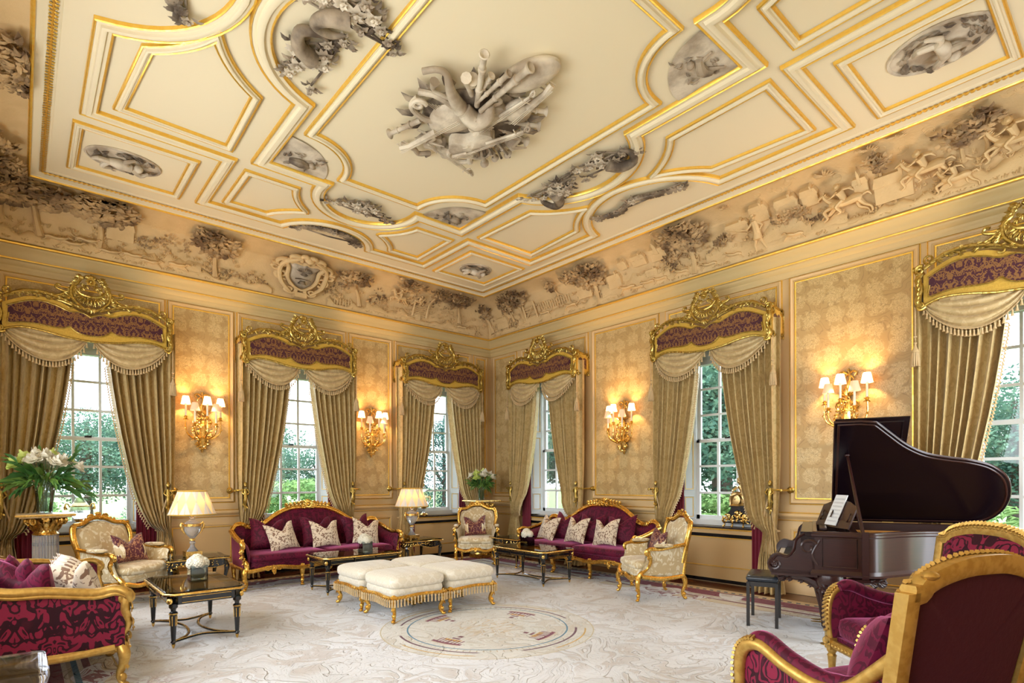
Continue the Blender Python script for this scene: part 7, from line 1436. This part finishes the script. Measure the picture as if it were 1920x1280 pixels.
# legs, lyre, pedals
def pleg(x, y, bx=True):
    m = M(); m.tube(smooth_path([(x, y, .62), (x, y, .55), (x, y, .46), (x, y, .32), (x, y, .20), (x, y, .12)], 3), [.125, .13, .105, .076, .062, .068, .048], 12)
    for k in range(8): t = k * pi / 4; d = V(cos(t), sin(t), 0); m.tube([V(x, y, .50) + d * .112, V(x, y, .34) + d * .078, V(x, y, .20) + d * .062], [.018, .015, .010], 6); acan(m, V(x, y, .52) + d * .095, (0, 0, -1), d.cross(V(0, 0, 1)), .09, 4, d); m.leaf(V(x, y, .13) + d * .05, V(d.x * .3, d.y * .3, 1), d, .08, .04)
    for dx, dy in ((0, 1), (0, -1), (1, 0), (-1, 0)):
        if (dx > 0 and x > 1) or (dx < 0 and x < .3): continue
        P = smooth_path([(x, y, .47), (x + dx * .10, y + dy * .10, .53), (x + dx * .18, y + dy * .20, .575), (x + dx * .28, y + dy * .32, .585), (x + dx * .32, y + dy * .38, .60)], 4); m.tube(P, [.05, .05, .04, .03, .022], 8)
        for k in range(2, len(P), 3): acan(m, P[k] + V(.02 * (dy != 0) * (1 if x > .7 else -1), 0, -.01), (dx, dy, -.2), (0, 0, 1), .07, 4, (1 if x > .7 else -1, 0, 0) if dy else (0, -1, 0))
        m.scroll(P[-1] + V(0, 0, -.03), (dx, dy, 0), (0, 0, 1), .04, 1.3, .016, 1.5, -1, 12, 6)
    if x > .7: rosette(m, (x + .10, y, .53), .07, (1, 0, 0))
    l = m.build('leg', MH, pn); m = M(); m.lathe([(0, .06), (.030, .06), (.046, .075), (.046, .12), (.05, .125), (.0, .125)], (x, y, 0), 14); m.tube([(x, y, .075), (x + .012, y - .02, .05)], .016, 8); m.lathe([(.0, -.014), (.034, -.014), (.036, 0), (.034, .014), (0, .014)], (x + .0, y - .028, .037), 16, ax=(1, 0, 0)); m.lathe([(0, 0), (.06, 0), (.06, .004), (0, .006)], (x, y - .02, .0), 18); m.build('brass_caster', MT['brass'], l)
pleg(1.36, .44); pleg(.10, .44); pleg(.40, 1.55)
m = M(); 
for s in (-1, 1): m.tube(smooth_path([(.73 + s * .06, .52, .62), (.73 + s * .10, .52, .50), (.73 + s * .07, .52, .38), (.73 + s * .09, .52, .26), (.73 + s * .06, .52, .12)], 4), [.03, .034, .022, .028, .026], 8); [acan(m, (.73 + s * .10, .50, z), (0, -.1, -1), (1, 0, 0), .06, 4) for z in (.5, .28)]
m.box((.73, .52, .10), (.26, .12, .09)); m.box((.73, .52, .60), (.2, .12, .04)); m.tube([(.73, .56, .12), (.73, .98, .60)], .008, 6); m.build('pedal_lyre', MH, pn)
for s in (-.05, .05): m = M(); m.tube([(.73 + s, .50, .085), (.73 + s, .36, .07)], .007, 6); m.sell((.73 + s, .33, .066), (.016, .05, .006), .8, .6, 12, 6); m.build('pedal', MT['brass'], pn)
bn = empty('piano_bench', (-1.79, -6.72, 0), pn.rotation_euler[2], 'small black leather topped piano bench', 'bench'); m = M(); m.sell((0, 0, .475), (.275, .155, .032), .4, .18, 40, 8, .0); m.build('padded_seat', MT['leather'], bn, 60); m = M(); m.b2(-.255, .255, -.135, .135, .40, .445); m.build('seat_rail', MT['blackmetal'], bn, False)
for sx in (-1, 1):
    for sy in (-1, 1): m = M(); m.b2(sx * .265, sx * .235, sy * .145, sy * .115, 0, .44); m.build('leg', MT['blackmetal'], bn, False)
# ================================================================== GARDEN
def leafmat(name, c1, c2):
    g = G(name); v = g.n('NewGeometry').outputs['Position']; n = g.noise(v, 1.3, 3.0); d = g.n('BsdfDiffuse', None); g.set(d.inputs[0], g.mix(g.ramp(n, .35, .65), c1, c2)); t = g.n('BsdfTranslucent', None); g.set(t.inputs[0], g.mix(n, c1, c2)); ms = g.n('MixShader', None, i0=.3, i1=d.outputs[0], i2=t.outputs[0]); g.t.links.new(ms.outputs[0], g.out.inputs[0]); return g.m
LV = [leafmat('oak_foliage', (.040, .095, .075), (.115, .20, .135)), leafmat('dark_conifer_foliage', (.035, .085, .08), (.095, .17, .14)), leafmat('bright_shrub_foliage', (.085, .17, .06), (.19, .30, .11))]  # oak and conifer greens tinted blue to paint in garden haze
BARK = simple('tree_bark', (.06, .045, .035), .9, bs=10)
gm = G('mown_lawn'); v_ = gm.n('NewGeometry').outputs['Position']; LAWN = gm.pr(gm.mix(gm.noise(v_, .25, 3.0), (.085, .16, .035), (.15, .23, .065)), .95)
m = M(); m.grid(lambda u, v: V(-90 + 200 * u, .8 + 130 * v - 0, -1.0 + 1.2 * max(0, v - .35)), 12, 12); m.add([(.8, -60, -1.0), (110, -60, -1.0), (110, .8, -1.0), (.8, .8, -1.0)], [(0, 1, 2, 3)])
struct(m.build('lawn', LAWN))
def tree(kind, label, loc, h, w, seed, mat, n=2600, name='garden_tree', group='trees beyond the windows'):
    o = empty(name, loc, 0, label, 'tree', group); r = random.Random(seed); m = M()
    if kind != 'shrub': m.tube([(0, 0, -.2), (r.uniform(-.2, .2), 0, h * .35), (0, 0, h * .8)], [w * .05, w * .035, w * .012], 8); [m.tube([(0, 0, h * .35), (cos(a) * w * .3, sin(a) * w * .3, h * .6)], [w * .02, w * .008], 5) for a in (0, 1.6, 3.2, 4.7)]; m.build('trunk', BARK, o)
    m = M(); bl = []
    if kind == 'conifer': bl = [(V(r.uniform(-.1, .1) * w, r.uniform(-.1, .1) * w, h * (.12 + .85 * t)), w * .5 * (1 - t) ** .7 + .25, h * .10) for t in [i / 12 for i in range(13)]]
    else:
        for i in range(26 if kind == 'oak' else 12):
            a = r.uniform(0, 6.28); q = r.random() ** .5; z = (.30 + .58 * r.random()) * h if kind == 'oak' else h * (.25 + .5 * r.random()); k = 1 - abs(z / h - .58) * 1.1; bl.append((V(cos(a) * q * w * .42 * k, sin(a) * q * w * .42 * k, z), w * .20, h * .12))
    per = n // len(bl); s = .036 * (h / 6) ** .5 + .032
    for c, a, b in bl:
        for i in range(per):
            z = r.uniform(-1, 1); t = r.uniform(0, 6.28); q = math.sqrt(1 - z * z); d = V(q * cos(t), q * sin(t), z); p = c + V(d.x * a, d.y * a, d.z * b) * r.uniform(.75, 1.1); u = V(r.uniform(-1, 1), r.uniform(-1, 1), r.uniform(-.6, .6)).normalized(); w2 = u.cross(d).normalized() if u.cross(d).length > .1 else u.orthogonal().normalized(); L = s * r.uniform(.7, 1.6)
            k = len(m.v); m.v += [tuple(p - u * L), tuple(p + w2 * L * .5), tuple(p + u * L), tuple(p - w2 * L * .5)]; m.f.append((k, k + 1, k + 2, k + 3)); m.mi.append(0)
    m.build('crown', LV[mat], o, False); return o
P_oak = tree('oak', 'round leafy tree seen through the leftmost window', (-5.0, 27, -1), 7.0, 8.0, 1, 0, 17000)
P_con = tree('conifer', 'dark conifer seen through the left-wall window nearest the corner', (13.6, 22, -1), 6.6, 4.4, 2, 1, 8000)
P_shr = tree('shrub', 'bright rounded shrub on the lawn outside the leftmost window', (-4.6, 14, -1), 1.6, 2.4, 3, 2, 3600, 'garden_shrub', 'shrubs beyond the windows')
def inst(src, loc, s, label, rz=0, sz=None):
    o = dup(src, loc, rz, label); o.scale = (s, s, sz or s); return o
for i, (x, y, s, lb) in enumerate([(-1.5, 34, 1.05, 'leafy tree behind the middle panes of the leftmost window'), (-9.5, 34, 1.0, 'leafy tree at the left edge of the leftmost window'), (3.6, 27, .78, 'leafy tree at the left of the sofa window view'), (8.6, 29, .85, 'leafy tree at the right of the sofa window view'), (6.2, 36, 1.1, 'tall leafy tree far behind the sofa window'), (22, 24, 1.0, 'bright leafy tree right of the conifers'), (18, 14.5, 1.35, 'spreading leafy tree filling the right-wall window nearest the corner'), (26, 19, 1.5, 'tall leafy tree farther behind that corner window'), (12.5, 1.5, 1.25, 'large leafy tree left of the clock window view'), (14, 5.4, 1.5, 'large leafy tree filling the clock window'), (20, 8.5, 1.7, 'tallest leafy tree behind the clock window'), (17, -6.2, .9, 'leafy tree behind the piano window, at left'), (24, -4.0, 1.05, 'farther leafy tree behind the piano window'), (19, -9.5, .85, 'leafy tree behind the piano window, at right')]): inst(P_oak, (x, y, -1), s, lb, i * 1.3)
for i, (x, y, s, lb) in enumerate([(16.4, 23, 1.0, 'middle conifer behind the corner window of the left wall'), (19.2, 25, 1.1, 'rightmost conifer behind the corner window of the left wall'), (10.8, 23, .95, 'leftmost conifer behind the corner window of the left wall'), (5.2, 18.5, .62, 'small conifer in front of the sofa window trees'), (-2.9, 21, .60, 'small conifer at the right of the leftmost window view')]): inst(P_con, (x, y, -1), s, lb, i)
for i, (x, y, s, sz, lb) in enumerate([(3.2, 12, .9, 1.0, 'shrub low in the left panes of the sofa window'), (5.8, 14, 1.1, 1.2, 'shrub low in the right panes of the sofa window'), (-7.8, 20, 1.6, 1.3, 'low shrub at the left of the leftmost window view'), (13.5, -4.8, 1.5, 1.2, 'shrub behind the piano window, left of centre'), (14, -8.0, 1.4, 1.2, 'shrub behind the piano window, right of centre'), (10, 9.0, 1.0, .8, 'shrub low in the right-wall window nearest the corner'), (9.5, 3.4, 1.6, 1.8, 'broad shrub behind the clipped hedge, clock window'), (10.5, .4, 1.5, 1.6, 'shrub behind the left end of the clipped hedge'), (3.0, 20, 1.9, 2.0, 'tall shrub at the foot of the sofa window trees'), (7.5, 21, 1.9, 2.0, 'tall shrub right of centre below the sofa window trees')]): inst(P_shr, (x, y, -1), s, lb, i, sz)
# clipped hedge outside the clock window
m = M(); r = random.Random(9); m.b2(5.6, 6.6, -7.2, 3.2, -1.0, .55)
for i in range(3600):
    f = r.randint(0, 2); y = r.uniform(-7.2, 3.2); p = V(5.6, y, r.uniform(-1, .55)) if f == 0 else (V(r.uniform(5.6, 6.6), y, .55) if f == 1 else V(5.6, y, r.uniform(-1, .6))); u = V(r.uniform(-.4, .4), r.uniform(-1, 1), r.uniform(-1, 1)).normalized() * .05; w2 = u.cross(V(1, .3, .3)) * .7; k = len(m.v); m.v += [tuple(p - u), tuple(p + w2), tuple(p + u), tuple(p - w2)]; m.f.append((k, k + 1, k + 2, k + 3)); m.mi.append(0)
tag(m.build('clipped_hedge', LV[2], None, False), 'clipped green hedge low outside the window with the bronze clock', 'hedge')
# palm outside the piano window
pm = empty('palm', (7.6, -7.75, -1), 0, 'small palm outside the window behind the grand piano', 'tree'); m = M(); m.lathe([(.14, 0), (.12, 1.3), (.08, 1.5)], (0, 0, 0), 10); m.build('trunk', BARK, pm); m = M(); r = random.Random(3)
for k in range(18):
    a = k * 2.4; e = .9 - .07 * k; Q = smooth_path([V(0, 0, 1.45), V(cos(a) * .4, sin(a) * .4, 1.5 + e * .5), V(cos(a) * .9, sin(a) * .9, 1.4 + e * .3)], 4); m.tube(Q, .010, 4); d = V(cos(a), sin(a), 0)
    for j in range(3, len(Q)):
        for s in (-1, 1): m.leaf(Q[j], d * .6 + V(-sin(a), cos(a), 0) * s + V(0, 0, -.2), (0, 0, 1), .30, .035, .3)
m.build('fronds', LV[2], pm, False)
